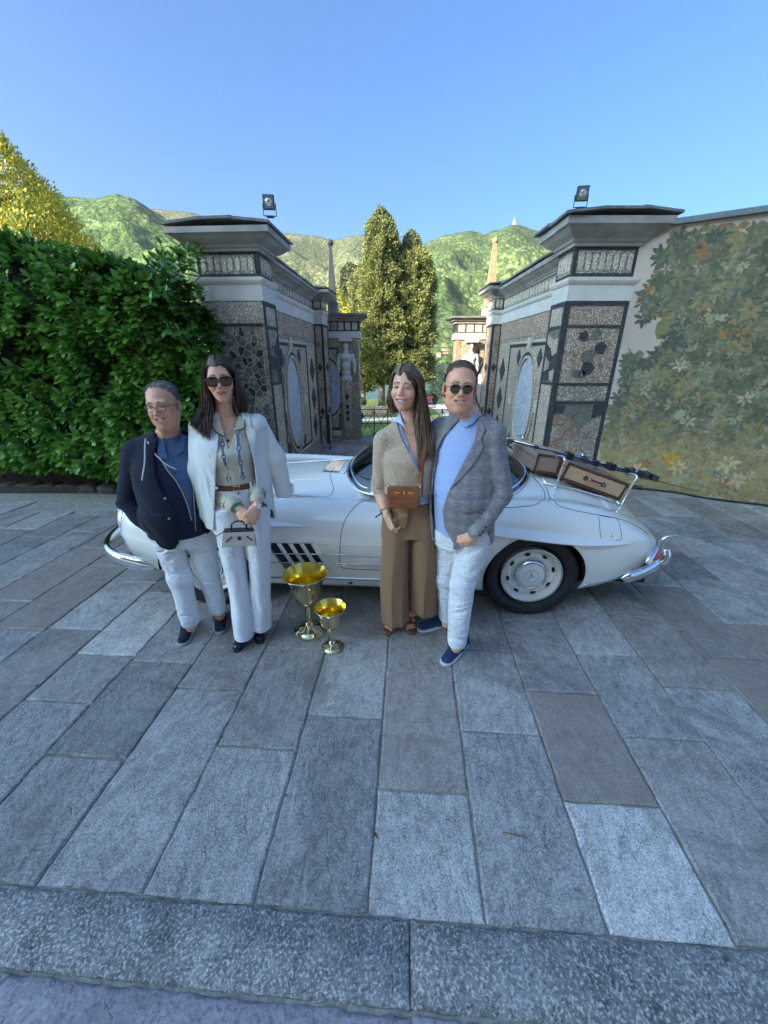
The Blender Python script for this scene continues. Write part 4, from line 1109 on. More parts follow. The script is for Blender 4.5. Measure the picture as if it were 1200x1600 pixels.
_tr = _t.n('BsdfTransparent'); _gl = _t.n('BsdfGlossy', i_Roughness=.01); _fr = _t.n('Fresnel', i_IOR=2.3); _ms = _t.n('MixShader')
_t.l(_fr.outputs[0], _ms.inputs[0]); _t.l(_tr.outputs[0], _ms.inputs[1]); _t.l(_gl.outputs[0], _ms.inputs[2]); _t.l(_ms.outputs[0], M_glass.node_tree.nodes['Material Output'].inputs[0])
_tr.inputs[0].default_value = (.55, .62, .62, 1)
M_seal = simple('rubber_seal', (.02, .02, .02), .4, var=0)
M_leather = simple('dark_leather', (.05, .03, .02), .45, var=.15, scale=30)

def hermite(xs, ys, x):
    """monotone-ish cubic interpolation"""
    xs = np.asarray(xs, float); ys = np.asarray(ys, float); n = len(xs)
    d = np.diff(ys) / np.diff(xs); m = np.empty(n); m[0] = d[0]; m[-1] = d[-1]
    for i in range(1, n - 1): m[i] = 0 if d[i - 1] * d[i] < 0 else (d[i - 1] + d[i]) / 2
    i = int(np.clip(np.searchsorted(xs, x) - 1, 0, n - 2)); h = xs[i + 1] - xs[i]; t = min(1, max(0, (x - xs[i]) / h))
    return (2 * t**3 - 3 * t**2 + 1) * ys[i] + (t**3 - 2 * t**2 + t) * h * m[i] + (-2 * t**3 + 3 * t**2) * ys[i + 1] + (t**3 - t**2) * h * m[i + 1]
WX = ([-.82, -.80, -.76, -.68, -.5, -.2, 0, .4, .8, 1.3, 1.8, 2.2, 2.5, 2.9, 3.2, 3.4, 3.52, 3.59, 3.62], [.30, .44, .60, .71, .80, .86, .875, .87, .86, .858, .862, .88, .885, .85, .785, .70, .60, .46, .3])
ZC = ([-.82, -.80, -.76, -.68, -.5, -.2, .1, .5, .9, 1.3, 1.8, 2.1, 2.4, 2.7, 3.0, 3.2, 3.4, 3.52, 3.59, 3.62], [.50, .575, .66, .735, .80, .845, .86, .855, .84, .825, .835, .86, .87, .845, .785, .725, .64, .57, .50, .46])
ZM = ([-.82, -.80, -.7, -.5, -.2, .1, .5, .9, 1.3, 1.8, 2.2, 2.6, 3.0, 3.3, 3.5, 3.59, 3.62], [.49, .55, .65, .735, .80, .845, .89, .925, .93, .95, .955, .925, .84, .74, .64, .54, .47])
ZB = ([-.82, -.6, -.35, .3, 1.0, 2.0, 2.7, 3.0, 3.3, 3.5, 3.62], [.36, .30, .245, .20, .185, .185, .215, .25, .31, .37, .42])
def crspline(pts, n):
    P = [np.array(p, float) for p in pts]; P = [2 * P[0] - P[1]] + P + [2 * P[-1] - P[-2]]
    out = []; seg = len(P) - 3
    for k in range(n + 1):
        u = k / n * seg; i = min(int(u), seg - 1); t = u - i
        a, b, c, d = P[i:i + 4]
        out.append(.5 * ((2 * b) + (-a + c) * t + (2 * a - 5 * b + 4 * c - d) * t**2 + (-a + 3 * b - 3 * c + d) * t**3))
    return out
def TX(x): return x if x <= 2.7 else 2.7 + (x - 2.7) * .80     # tail a little shorter
for _T in (WX, ZC, ZM, ZB): _T[0][:] = [TX(v) for v in _T[0]]
NV = 54
def section(x):
    w_ = hermite(*WX, x); zc = hermite(*ZC, x); zm = hermite(*ZM, x); zb = hermite(*ZB, x); k = w_ / .87; H = zc - zb
    vd = -.03 if -.6 < x < 3.0 else -.01
    pts = [(w_ - .20 * k, zb - .01), (w_ - .09 * k, zb + .0), (w_ - .035 * k, zb + H * .15), (w_, zb + H * .46), (w_ - .004 * k, zb + H * .66),
           (w_ - .055 * k, zb + H * .87), (w_ - .17 * k, zc), (w_ - .31 * k, zc + vd * .4), (w_ * .5, (zc + zm) / 2 + vd * .5), (w_ * .25, zm - .008), (0, zm)]
    return crspline(pts, NV)
xs = [-.82 + (.02 * i) for i in range(int((3.42 + .82) / .02) + 1)]
xs = sorted(set([round(v, 4) for v in xs] + [-.81, -.79, -.77, 3.41, 3.425, 3.43]))
secs = [section(x) for x in xs]
vs = []; fs = []; NS = len(xs); row = 2 * NV + 1
for x, s_ in zip(xs, secs):
    half = [(x, -p[0], p[1]) for p in s_]; other = [(x, p[0], p[1]) for p in s_[:-1]][::-1]
    vs += half + other
for i in range(NS - 1):
    for j in range(row - 1): fs.append((i * row + j, (i + 1) * row + j, (i + 1) * row + j + 1, i * row + j + 1))
fs.append(tuple(range(row))); fs.append(tuple((NS - 1) * row + j for j in range(row))[::-1])
bm = bmesh.new(); bv = [bm.verts.new(v) for v in vs]
for f in fs: bm.faces.new([bv[i] for i in f])
bvh0 = BVHTree.FromBMesh(bm)
ARC = .362
def arch(cx, cz=.335):
    dele = [f for f in bm.faces if abs(f.calc_center_median().y) > .3 and f.calc_center_median().z < .78 and math.hypot(f.calc_center_median().x - cx, f.calc_center_median().z - cz) < ARC - .004 and len(f.verts) == 4]
    vset = {v for f in dele for v in f.verts}
    bmesh.ops.delete(bm, geom=dele, context='FACES')
    for v in vset:
        if v.is_valid and v.link_faces and v.is_boundary and v.co.z > .215:
            dx, dz = v.co.x - cx, v.co.z - cz; r = math.hypot(dx, dz)
            if r > .01: v.co.x = cx + dx / r * ARC; v.co.z = cz + dz / r * ARC
arch(0); arch(2.4)
bmesh.ops.delete(bm, geom=[v for v in bm.verts if not v.link_faces], context='VERTS')
bmesh.ops.recalc_face_normals(bm, faces=bm.faces)
me = bpy.data.meshes.new('body'); bm.to_mesh(me); bm.free(); shade(me, 60)
body_o = link('body', me, M_paintw, car)
def ray(x, y, z, d):      # local ray on the body
    h = bvh0.ray_cast(Vector((x, y, z)), Vector(d)); return h[0], h[1]
def side(x, z, off=0.0):
    p, n = ray(x, -2, z, (0, 1, 0)); return p + Vector((0, -1, 0)) * off if p else Vector((x, -.8, z))
def top(x, y, off=0.0):
    p, n = ray(x, y, 2, (0, 0, -1)); return p + Vector((0, 0, off)) if p else Vector((x, y, .8))
CAMP = Vector((0, 0, 1.8)); T0 = rad(21.8)
def seen(px, py, off=0.0, bv=None):
    """the point of the body surface met by the sight line through a photograph pixel (used once, to measure where trim sits on the body)"""
    a = (px - 600) / 601; b = (py - 800) / 601
    d = Vector((a, math.cos(T0) - b * math.sin(T0), -math.sin(T0) - b * math.cos(T0)))
    lo = CI @ CAMP; ld = (CI.to_3x3() @ d).normalized()
    p, n, _, _ = (bv or bvh0).ray_cast(lo, ld)
    return (p + n * off * (1 if n.dot(ld) < 0 else -1)) if p else None
def smooth_path(pts, n=6):
    P = [Vector(p) for p in pts if p is not None]
    out = crspline([tuple(p) for p in P], n * (len(P) - 1)); return [Vector(p) for p in out]
def seam(nm, pts, r=.0028, mat=None, closed=False, **k):
    P = []
    for p in smooth_path(pts, 8):
        q_, n_, _, _ = bvh0.find_nearest(p); n_ = n_ if n_.dot(q_ - Vector((1.4, 0, .3))) > 0 else -n_
        P.append(q_ + n_ * .0008)
    return MB().tube(P, r, 5).build(nm, mat or M_gap, car, smooth=True, fix=False, **k)
# wheel wells and wheels
def wheel(x, y0, sg, nm='wheel'):
    W_ = link(nm, None, None, car); W_.location = (x, y0, .335); W_.rotation_euler = (0, 0, 0)
    R = Matrix.Rotation(rad(90), 3, 'X')   # lathe z axis -> -y
    prof = [(.20, -.05), (.205, -.02), (.235, .03), (.262, .052), (.30, .06), (.322, .052), (.333, .03), (.336, -.04), (.336, -.11), (.32, -.16), (.2, -.17)]
    MB().lathe(prof, (0, 0, 0), 56, R, caps=False).build('tyre', M_rub, W_, smooth=50)
    mb = MB()
    for r_ in (.245, .285): mb.tube([(r_ * math.cos(a), -.0555 - (.0035 if r_ > .26 else -.014), r_ * math.sin(a)) for a in [6.2832 * k / 48 for k in range(48)]], .0022, 4, close=True)
    mb.build('sidewall_rib', M_rub, W_, smooth=True)
    rim = [(.206, .048), (.214, .053), (.219, .046), (.214, .03), (.203, .018), (.196, -.005), (.188, -.012), (.172, .004), (.150, .012), (.128, .004), (.118, -.006), (.02, -.006), (.02, -.02), (.2, -.025)]
    MB().lathe(rim, (0, 0, 0), 56, R, caps=False).build('rim', M_paintw, W_, smooth=40)
    cap = [(.128, -.006), (.130, .012), (.122, .030), (.108, .040), (.096, .037), (.09, .040), (.05, .046), (.001, .047)]
    MB().lathe(cap[:5], (0, 0, 0), 48, R, caps=False).build('hub_ring', M_chrome, W_, smooth=40)
    MB().lathe([(.095, .037), (.09, .041), (.05, .046), (.001, .047)], (0, 0, 0), 48, R).build('hub_cap', M_paintw, W_, smooth=40)
    mb = MB()                                # three-pointed star in a ring
    mb.tube([(.05 * math.cos(a), -.0475, .05 * math.sin(a)) for a in [6.2832 * k / 40 for k in range(40)]], .0022, 5, close=True)
    for k in range(3):
        a = rad(90 + 12) + 2.0944 * k; c, s_ = math.cos(a), math.sin(a)
        mb.add([(c * .048, -.0480, s_ * .048), (-s_ * .0075, -.0475, c * .0075), (0, -.056, 0), (s_ * .0075, -.0475, -c * .0075)], [(0, 1, 2), (0, 2, 3), (0, 3, 1)])
    mb.build('star', M_chrome, W_, fix=False)
    for k in range(8):                        # slots
        a = 6.2832 * k / 8 + .25; mb = MB(); pr_ = []
        for u in (-1, -.7, 0, .7, 1): pr_.append((a + u * .13, .163 + .011 * math.sqrt(max(0, 1 - (abs(u) ** 3)))))
        pts2 = [(aa, rr) for aa, rr in pr_] + [(aa, .326 - rr) for aa, rr in pr_[::-1][0:]]
        mb.prism([(rr * math.cos(aa), rr * math.sin(aa)) for aa, rr in pts2], lambda u, v, d: (u, -.0135 - d, v), -.006, .0005)
        mb.build('slot', M_black, W_)
    MB().lathe([(.204, .0495), (.212, .0545), (.216, .050)], (0, 0, 0), 56, R, caps=False).build('rim_edge', M_chrome, W_, smooth=True)
    return W_
w1 = wheel(2.4, -.765, -1); w2 = wheel(0, -.765, -1)
for w_, x in ((w1, 2.4), (w2, 0)):
    c = w_.copy(); COL.objects.link(c); c.parent = car; c.location = (x, .765, .335); c.rotation_euler = (0, 0, math.pi)
    for ch in list(w_.children):
        d = ch.copy(); COL.objects.link(d); d.parent = c
for x in (0, 2.4):
    for sg in (-1, 1):
        mb = MB(); n = 30; vs2 = []
        for y in (.83, .5):
            for k in range(n + 1):
                a = rad(-4) + rad(188) * k / n; r_ = ARC + .004; vs2.append((x + r_ * math.cos(a), sg * y, .335 + r_ * math.sin(a)))
        mb.add(vs2, [(k, k + 1, n + 2 + k, n + 1 + k) for k in range(n)] + [tuple(n + 1 + k for k in range(n + 1))]).build('wheel_well', M_black, car, fix=False)
    # rolled lip of the arch
    pts = []
    for k in range(41):
        a = rad(-16) + rad(212) * k / 40; z = .335 + ARC * math.sin(a); xx = x + ARC * math.cos(a)
        if z > .215: pts.append(side(xx, z, .001))
    MB().tube(pts, .006, 6).build('arch_lip', M_paintw, car, smooth=True)
# brows over the wheels
def brow(x0, x1, z0, z1, wmax, tip):
    mb = MB(); n = 60; vs2 = []
    for i in range(n + 1):
        t = i / n; x = x0 + (x1 - x0) * t
        k = min(1, (t / .10) ** .6 if t < .10 else 1) * (min(1, (1 - t) / tip) ** .75 if t > 1 - tip else 1)
        z = z0 + (z1 - z0) * t
        a = side(x, z + .052 * max(.15, k)); b = side(x, z - .010 * max(.2, k)); m_ = side(x, z)
        out_ = Vector((0, -1, 0)) * wmax * k
        vs2 += [a + Vector((0, .004, 0)), a * .5 + m_ * .5 + out_ * .62 + Vector((0, 0, .006 * k)), m_ + out_ + Vector((0, 0, .006)), m_ + out_ + Vector((0, .004, -.002)), b + Vector((0, .004, 0))]
    fs2 = [(5 * i + q, 5 * i + 5 + q, 5 * i + 6 + q, 5 * i + 1 + q) for i in range(n) for q in range(4)]
    mb.add(vs2, fs2).build('wheel_brow', M_paintw, car, smooth=50, fix=False)
brow(-.66, .82, .745, .70, .05, .35); brow(1.62, 3.08, .735, .605, .055, .28)
# bonnet, door and lid seams
L3 = .0015
seam('door_seam', [seen(x, y, L3) for x, y in ((581, 778), (566, 784), (551, 796), (539, 813), (533, 835), (531, 860), (531, 880), (535, 887), (548, 889), (580, 890), (640, 893), (700, 895), (745, 896))])
seam('door_seam', [seen(x, y, L3) for x, y in ((772, 806), (772, 822), (771, 838))])
seam('lid_seam', [seen(x, y, L3) for x, y in ((852, 760), (858, 774), (868, 786), (888, 795), (925, 803), (968, 811), (992, 821), (1012, 834))])
seam('lid_seam', [seen(x, y, L3) for x, y in ((831, 744), (842, 756), (851, 770), (850, 780), (838, 788), (812, 792), (780, 794))])
seam('fuel_flap', [seen(x, y, L3) for x, y in ((935, 806), (937, 825), (939, 840), (944, 845), (958, 845), (969, 843), (971, 838), (969, 824), (964, 811), (950, 808), (938, 806))], .002)
p = seen(955, 838, .002); MB().sphere(p, (.011, .006, .011), 10).build('fuel_lock', M_chrome, car, smooth=True)
seam('bonnet_seam', [seen(x, y, L3) for x, y in ((415, 771), (450, 774), (480, 776), (505, 777), (516, 774), (521, 764), (518, 752), (516, 742), (524, 730), (532, 726))], .0024)
seam('bonnet_ridge', [top(x, -.30 - .02 * math.sin(x), .001) for x in [-.3 + .12 * i for i in range(11)]], .006, M_paintw)
seam('bonnet_ridge', [top(x, .30, .001) for x in [-.3 + .12 * i for i in range(11)]], .006, M_paintw)
# cowl vent
mb = MB()
vs2 = [top(x, y, .004) for x, y in ((.78, -.18), (.93, -.22), (.93, .22), (.78, .18))]
mb.add(vs2, [(0, 1, 2, 3)]).build('cowl_vent', simple('vent_mesh', (.16, .17, .19), .4, .5, var=0), car, fix=False)
for k in range(7): MB().tube([top(.795 + .02 * k, -.18, .006), top(.795 + .02 * k, .18, .006)], .0035, 4).build('vent_bar', M_chrome, car)
# side vents with fins and chrome bars
def quad_on_side(nm, c4, off, mat, n=6):
    mb = MB(); vs2 = []
    for i in range(n + 1):
        for j in range(n + 1):
            u, v = i / n, j / n
            x = (c4[0][0] * (1 - u) + c4[1][0] * u) * (1 - v) + (c4[3][0] * (1 - u) + c4[2][0] * u) * v
            z = (c4[0][1] * (1 - u) + c4[1][1] * u) * (1 - v) + (c4[3][1] * (1 - u) + c4[2][1] * u) * v
            vs2.append(side(x, z, off))
    mb.add(vs2, [(i * (n + 1) + j, (i + 1) * (n + 1) + j, (i + 1) * (n + 1) + j + 1, i * (n + 1) + j + 1) for i in range(n) for j in range(n)])
    return mb.build(nm, mat, car, fix=False)
vx0, vx1, vz0, vz1, sl = .505, .83, .585, .365, .10
def vpt(u, v): return (vx0 + (vx1 - vx0) * u + sl * v, vz0 + (vz1 - vz0) * v)
quad_on_side('vent_shade_plate', [vpt(-.03, -.02), vpt(1.02, -.02), vpt(1.05, 1.02), vpt(0.0, 1.02)], .0015, simple('vent_shade', (.12, .12, .12), .5, var=0))  # dark plate on the flat side stands in for the shaded vent hollow
for k in range(4):
    u0 = k / 4 + .01; u1 = u0 + .17
    quad_on_side('vent_slot_shade', [vpt(u0, .0), vpt(u1 + .02, .0), vpt(u1 + .03, .70), vpt(u0 + .04, .70)], .0030, M_black)  # black plates painted as the shade in the openings
    mb = MB(); vs2 = []
    for j in range(9):
        v = j / 8; x, z = vpt(u1 + .02 + .02 * v, v); a = side(x, z, .003); b = side(x + .018 + .022 * v, z, .016 * math.sin(math.pi * min(1, .15 + v * .8)) + .003); c_ = side(x + .035, z, .002)
        vs2 += [a, b, c_]
    mb.add(vs2, [(3 * j + q, 3 * j + 3 + q, 3 * j + 4 + q, 3 * j + 1 + q) for j in range(8) for q in range(2)]).build('vent_fin', M_paintw, car, smooth=60, fix=False)
for z, x0, x1 in ((.505, .47, .925), (.430, .47, .925), (.505, .945, 2.0), (.430, .945, 2.0)):
    n_ = int((x1 - x0) / .05); pts = [side(x0 + (x1 - x0) * i / n_, z, .012) for i in range(n_ + 1)]
    MB().tube(pts, [.002] + [.005] * (n_ - 1) + [.002], 6).build('chrome_bar', M_chrome, car, smooth=True)
seam('crease', [side(.5 + .1 * i, .59 - .002 * i, .000) for i in range(16)], .003, M_paintw)
def sillstrip(pts): MB().tube(smooth_path(pts, 4), .011, 8, flat=1.0).build('sill_strip', M_chrome, car, smooth=True)
sillstrip([side(.40 + .16 * i, .285, .004) for i in range(11)])
sillstrip([side(2.775 + .07 * i, .283 + .010 * i + .004 * i * i * .5, .004) for i in range(6)])
p = side(1.08, .235, .001); MB().sphere(p, (.017, .006, .011), 10).build('jacking_hole', M_black, car)
# bumpers
def bumper(nm, pts, rz, rr):
    P = smooth_path(pts, 8); n = len(P); mb = MB(); m = 14; vs2 = []
    for i, p in enumerate(P):
        t_ = (P[min(n - 1, i + 1)] - P[max(0, i - 1)]).normalized(); o_ = t_.cross(Vector((0, 0, 1))).normalized()
        k = min(1, .25 + (n - 1 - i) / 5) if i > n - 6 else 1
        for q in range(m):
            a = 6.2832 * q / m; vs2.append(p + o_ * math.cos(a) * rr * k + Vector((0, 0, math.sin(a) * rz * k)))
    fs2 = [(i * m + q, i * m + (q + 1) % m, (i + 1) * m + (q + 1) % m, (i + 1) * m + q) for i in range(n - 1) for q in range(m)] + [tuple(range(m)), tuple((n - 1) * m + q for q in range(m))]
    return mb.add(vs2, fs2).build(nm, M_chrome, car, smooth=60)
bumper('bumper', [(-.90, .0, .46), (-.895, -.3, .46), (-.875, -.55, .455), (-.80, -.74, .445), (-.67, -.85, .43), (-.50, -.90, .41), (-.34, -.92, .395)], .058, .03)
bumper('bumper', [(-.955, .0, .47), (-.95, .3, .47), (-.925, .55, .468), (-.85, .74, .462), (-.72, .86, .45), (-.5, .9, .43)], .058, .03)
bumper('bumper', [(3.49, .0, .42), (3.48, -.3, .42), (3.42, -.55, .415), (3.33, -.69, .40), (3.22, -.77, .385), (3.10, -.825, .37), (3.01, -.845, .36)], .046, .028)
bumper('bumper', [(3.53, .0, .42), (3.52, .3, .42), (3.47, .55, .415), (3.37, .70, .405), (3.15, .82, .38)], .05, .03)
# rear overrider with its horn
mb = MB().tube(smooth_path([(3.40, -.56, .40), (3.42, -.56, .46), (3.41, -.56, .52), (3.44, -.57, .56), (3.50, -.58, .575)], 5), [.022 - .0006 * i for i in range(21)], 10, flat=1.2); mb.build('overrider', M_chrome, car, smooth=True)
mb = MB().tube(smooth_path([(3.35, -.70, .40), (3.38, -.69, .46), (3.37, -.67, .51)], 5), .034, 10); mb.build('overrider', M_chrome, car, smooth=True)
# tail lamp, nose lamp
pl = seen(1006, 868, 0); pl = pl or Vector((3.43, -.66, .5))
Rl = Matrix.Rotation(rad(-38), 3, 'Z') @ Matrix.Rotation(rad(-18), 3, 'Y')
q = CM.inverted() @ Vector((0, 0, 0))
lampc = Vector((3.245, -.745, .50))
Rt = Matrix.Rotation(rad(40), 3, 'Z') @ Matrix.Rotation(rad(-22), 3, 'Y')
MB().sphere(lampc, (.10, .03, .040), 16, Rt).build('tail_lamp_bezel', M_chrome, car, smooth=True)
M_red, _t, _b = newmat('red_lens', (.5, .02, .02), .08, Coat_Weight=1.0)
MB().sphere(lampc + Rt @ Vector((.012, -.012, 0)), (.072, .03, .030), 16, Rt).build('tail_lens', M_red, car, smooth=True)
MB().sphere(lampc + Rt @ Vector((-.072, -.014, 0)), (.022, .02, .024), 12, Rt).build('reflector_lens', simple('clear_lens', (.7, .6, .5), .1, var=0), car, smooth=True)
mb = MB(); cc = Vector((-.70, -.585, .60)); Rh = Matrix.Rotation(rad(-90), 3, 'Y') @ Matrix.Rotation(rad(0), 3, 'X')
MB().lathe([(.105, -.02), (.112, .01), (.104, .03), (.095, .032)], cc, 32, Matrix.Rotation(rad(18), 3, 'Z') @ Rh, sx=1.2, caps=False).build('headlamp_bezel', M_chrome, car, smooth=True)
MB().lathe([(.097, .02), (.09, .04), (.06, .055), (.001, .062)], cc, 32, Matrix.Rotation(rad(18), 3, 'Z') @ Rh, sx=1.35).build('headlamp_lens', simple('headlamp_glass', (.75, .78, .8), .05, var=0), car, smooth=True)
# fender mirror
pm = top(.62, -.62, 0)
MB().lathe([(.03, 0), (.028, .006), (.016, .012), (.012, .03)], pm, 16).build('mirror_foot', M_chrome, car, smooth=40)
MB().lathe([(.001, -.075), (.014, -.066), (.028, -.04), (.038, -.005), (.041, .02), (.039, .028)], pm + Vector((.0, 0, .058)), 20, Matrix.Rotation(rad(90), 3, 'Y') @ Matrix.Rotation(rad(0), 3, 'X')).build('mirror_shell', M_chrome, car, smooth=40)
MB().lathe([(.0385, .0285), (.001, .0286)], pm + Vector((.0, 0, .058)), 20, Matrix.Rotation(rad(90), 3, 'Y')).build('mirror_glass', simple('mirror_glass', (.3, .34, .4), .03, 1, var=0), car)
MB().tube([pm + Vector((0, 0, .02)), pm + Vector((.01, 0, .05))], .014, 8).build('mirror_stem', M_chrome, car, smooth=True)
# greenhouse
def gout(t_, z, n=72):
    """outline at height fraction t_ (0 belt, 1 roof edge)"""
    x0 = .985 + .34 * t_; x1 = 2.47 - .40 * t_ ** 1.2; wd = .665 - .13 * t_; cx = (x0 + x1) / 2; hx = (x1 - x0) / 2
    out = []
    for k in range(n):
        a = 6.2832 * k / n; c, s_ = math.cos(a), math.sin(a); e = 2 / 2.7
        out.append(Vector((cx + hx * abs(c) ** e * (1 if c > 0 else -1), wd * abs(s_) ** e * (1 if s_ > 0 else -1), z)))
    return out
NG = 96; lev = []
for j in range(13):
    t_ = j / 12; L_ = gout(t_, 0, NG)
    lev.append([Vector((p.x, p.y, (top(p.x, p.y).z + .012 if j == 0 else 0) if False else (.0))) for p in L_])
base = [Vector((p.x, p.y, max(top(p.x, p.y).z + .014, .86))) for p in gout(0, 0, NG)]
ZR = 1.205
lev = []
for j in range(13):
    t_ = j / 12; L_ = gout(t_, 0, NG)
    lev.append([Vector((p.x, p.y, base[k].z * (1 - t_) + ZR * t_)) for k, p in enumerate(L_)])
def kind(k, j):
    a = 360 * (k + .5) / NG; a = a - 360 if a > 180 else a       # 0 = rear, 180 = front
    A_ = abs(a)
    if A_ < 62: return 'rear'
    if A_ < 70: return 'pillar'
    if A_ > 128: return 'front'
    if A_ > 125.5: return 'post'
    return 'door'
parts = {'rear': MB(), 'pillar': MB(), 'front': MB(), 'door': MB(), 'post': MB()}
for k in range(NG):
    kk = kind(k, 0)
    for j in range(12):
        if j >= 11: kk2 = 'pillar'
        else: kk2 = kk
        k2 = (k + 1) % NG
        parts[kk2].add([lev[j][k], lev[j][k2], lev[j + 1][k2], lev[j + 1][k]], [(0, 1, 2, 3)])
parts['rear'].build('rear_window', M_glass, car, smooth=True); parts['front'].build('windscreen', M_glass, car, smooth=True); None
mbs = {1: MB(), -1: MB()}
for f in parts['door'].f:
    q_ = [parts['door'].v[i] for i in f]; mbs[1 if q_[0][1] > 0 else -1].add(q_, [(0, 1, 2, 3)])
for q_ in (1, -1): mbs[q_].build('side_window', M_glass, car, smooth=True)
parts['pillar'].build('hardtop_pillar', M_paintw, car, smooth=50); parts['post'].build('windscreen_post', M_chrome, car, smooth=True)
mb = MB(); rings = []
ctr = Vector((1.70, 0, 0)); vs2 = list(lev[12]); n_r = 10
for i in range(1, n_r + 1):
    f_ = i / n_r
    vs2 += [Vector((p.x * (1 - f_) + ctr.x * f_, p.y * (1 - f_), ZR + .068 * math.sqrt(1 - (1 - f_) ** 2.2))) for p in lev[12]]
fs2 = [(i * NG + k, i * NG + (k + 1) % NG, (i + 1) * NG + (k + 1) % NG, (i + 1) * NG + k) for i in range(n_r) for k in range(NG)]
mb.add(vs2, fs2).build('hardtop', M_paintw, car, smooth=True)
# chrome mouldings and rubber
def ring(nm, pts, r, mat, close=True): return MB().tube(pts, r, 8, close=close, caps=not close).build(nm, mat, car, smooth=True, fix=False)
ring('belt_moulding', [p + Vector((0, 0, -.004)) for p in base], .010, M_chrome)
ring('rubber_seal', [p * .985 + base[0] * 0 + Vector(((1 - .985) * 1.72, 0, .012)) for p in base], .010, M_seal)
ring('roof_moulding', lev[11], .006, M_chrome)
fr_ = [k for k in range(NG) if kind(k, 0) == 'front']
for j_ in (1, 11): ring('windscreen_frame', [lev[j_][k] for k in fr_], .009, M_chrome, False)
rr_ = sorted([k if k < NG / 2 else k - NG for k in range(NG) if kind(k, 0) == 'rear'])
ring('window_frame', [lev[1][k % NG] + Vector((0, 0, .008)) for k in rr_], .008, M_chrome, False)
ring('window_frame', [lev[10][k % NG] for k in rr_], .012, M_seal, False)
for kk in (rr_[0], rr_[-1]): ring('window_frame', [lev[j][kk % NG] for j in range(1, 11)], .009, M_chrome, False)
# cabin
MB().add([Vector((p.x * .94 + 1.72 * .06, p.y * .93, .958 if p.x > 1.5 else .945)) for p in gout(0, 0, 40)], [tuple(range(40))]).build('cabin_shade_sheet', simple('cabin_shade', (.03, .022, .018), .8, var=0), car, fix=False)  # dark sheet over the deck stands in for the shaded cabin hollow
for y in (-.3, .3):
    MB().sphere((1.78, y, .98), (.06, .20, .13), 14, Matrix.Rotation(rad(12), 3, 'Y')).build('seat_back', M_leather, car, smooth=True)
MB().tube([(1.27 + .05 * math.sin(a), -.3 + .17 * math.cos(a), .985 + .085 * math.sin(a)) for a in [6.2832 * k / 24 for k in range(24)]], .009, 6, close=True, caps=False).build('steering_wheel', simple('ivory_rim', (.5, .47, .4), .3, var=0), car, smooth=True)
MB().tube([(1.26, -.46, .955), (1.24, 0, .97), (1.26, .46, .955)], [.025, .035, .025], 8).build('dashboard', M_leather, car, smooth=True)
for y in (-.35, .05): MB().tube([(.985, y, .945), (1.10, y + .33, 1.02)], .004, 5).build('wiper', M_chrome, car)
# chassis so nothing shows through underneath
MB().box((1.3, 0, .33), (2.0, .66, .11)).build('underside', M_black, car)

# luggage rack (part of the car), suitcases and rods on it
sl_ = math.atan2(-.115, .5)
def rackpost(x, y, h_, dx=.03, bend=.05):
    b_ = top(x, y, 0); MB().tube(smooth_path([b_, b_ + Vector((dx * .6, 0, h_ * .7)), b_ + Vector((dx, 0, h_)), b_ + Vector((dx - .015, bend, h_ + .012)), b_ + Vector((dx - .03, bend * 2, h_ - .01))], 5), .009, 8).build('rack_post', M_chrome, car, smooth=True)
    MB().lathe([(.02, 0), (.016, .01), (.009, .014)], b_, 12).build('rack_foot', M_chrome, car, smooth=True)
rackpost(3.13, -.42, .25, .07); rackpost(2.62, -.42, .225, .03); rackpost(3.13, .42, .22); rackpost(2.55, .42, .22)
for y in (-.40, -.2, 0, .2, .40):
    MB().tube([top(x, y, .02) for x in (2.52, 2.75, 3.0, 3.15)], .007, 6).build('rack_rail', M_chrome, car, smooth=True)
for x in (2.55, 3.14): MB().tube([top(x, y, .02) for y in (-.4, -.2, 0, .2, .4)], .007, 6).build('rack_rail', M_chrome, car, smooth=True)
M_case = simple('tan_suitcase_hide', (.60, .38, .22), .5, var=.1, scale=18, bump=.15, bscale=300, bdist=.0006)
M_case2 = simple('brown_suitcase_hide', (.32, .22, .16), .5, var=.12, scale=18)
M_trim = simple('dark_brown_trim', (.11, .04, .025), .45, var=.15, scale=30)
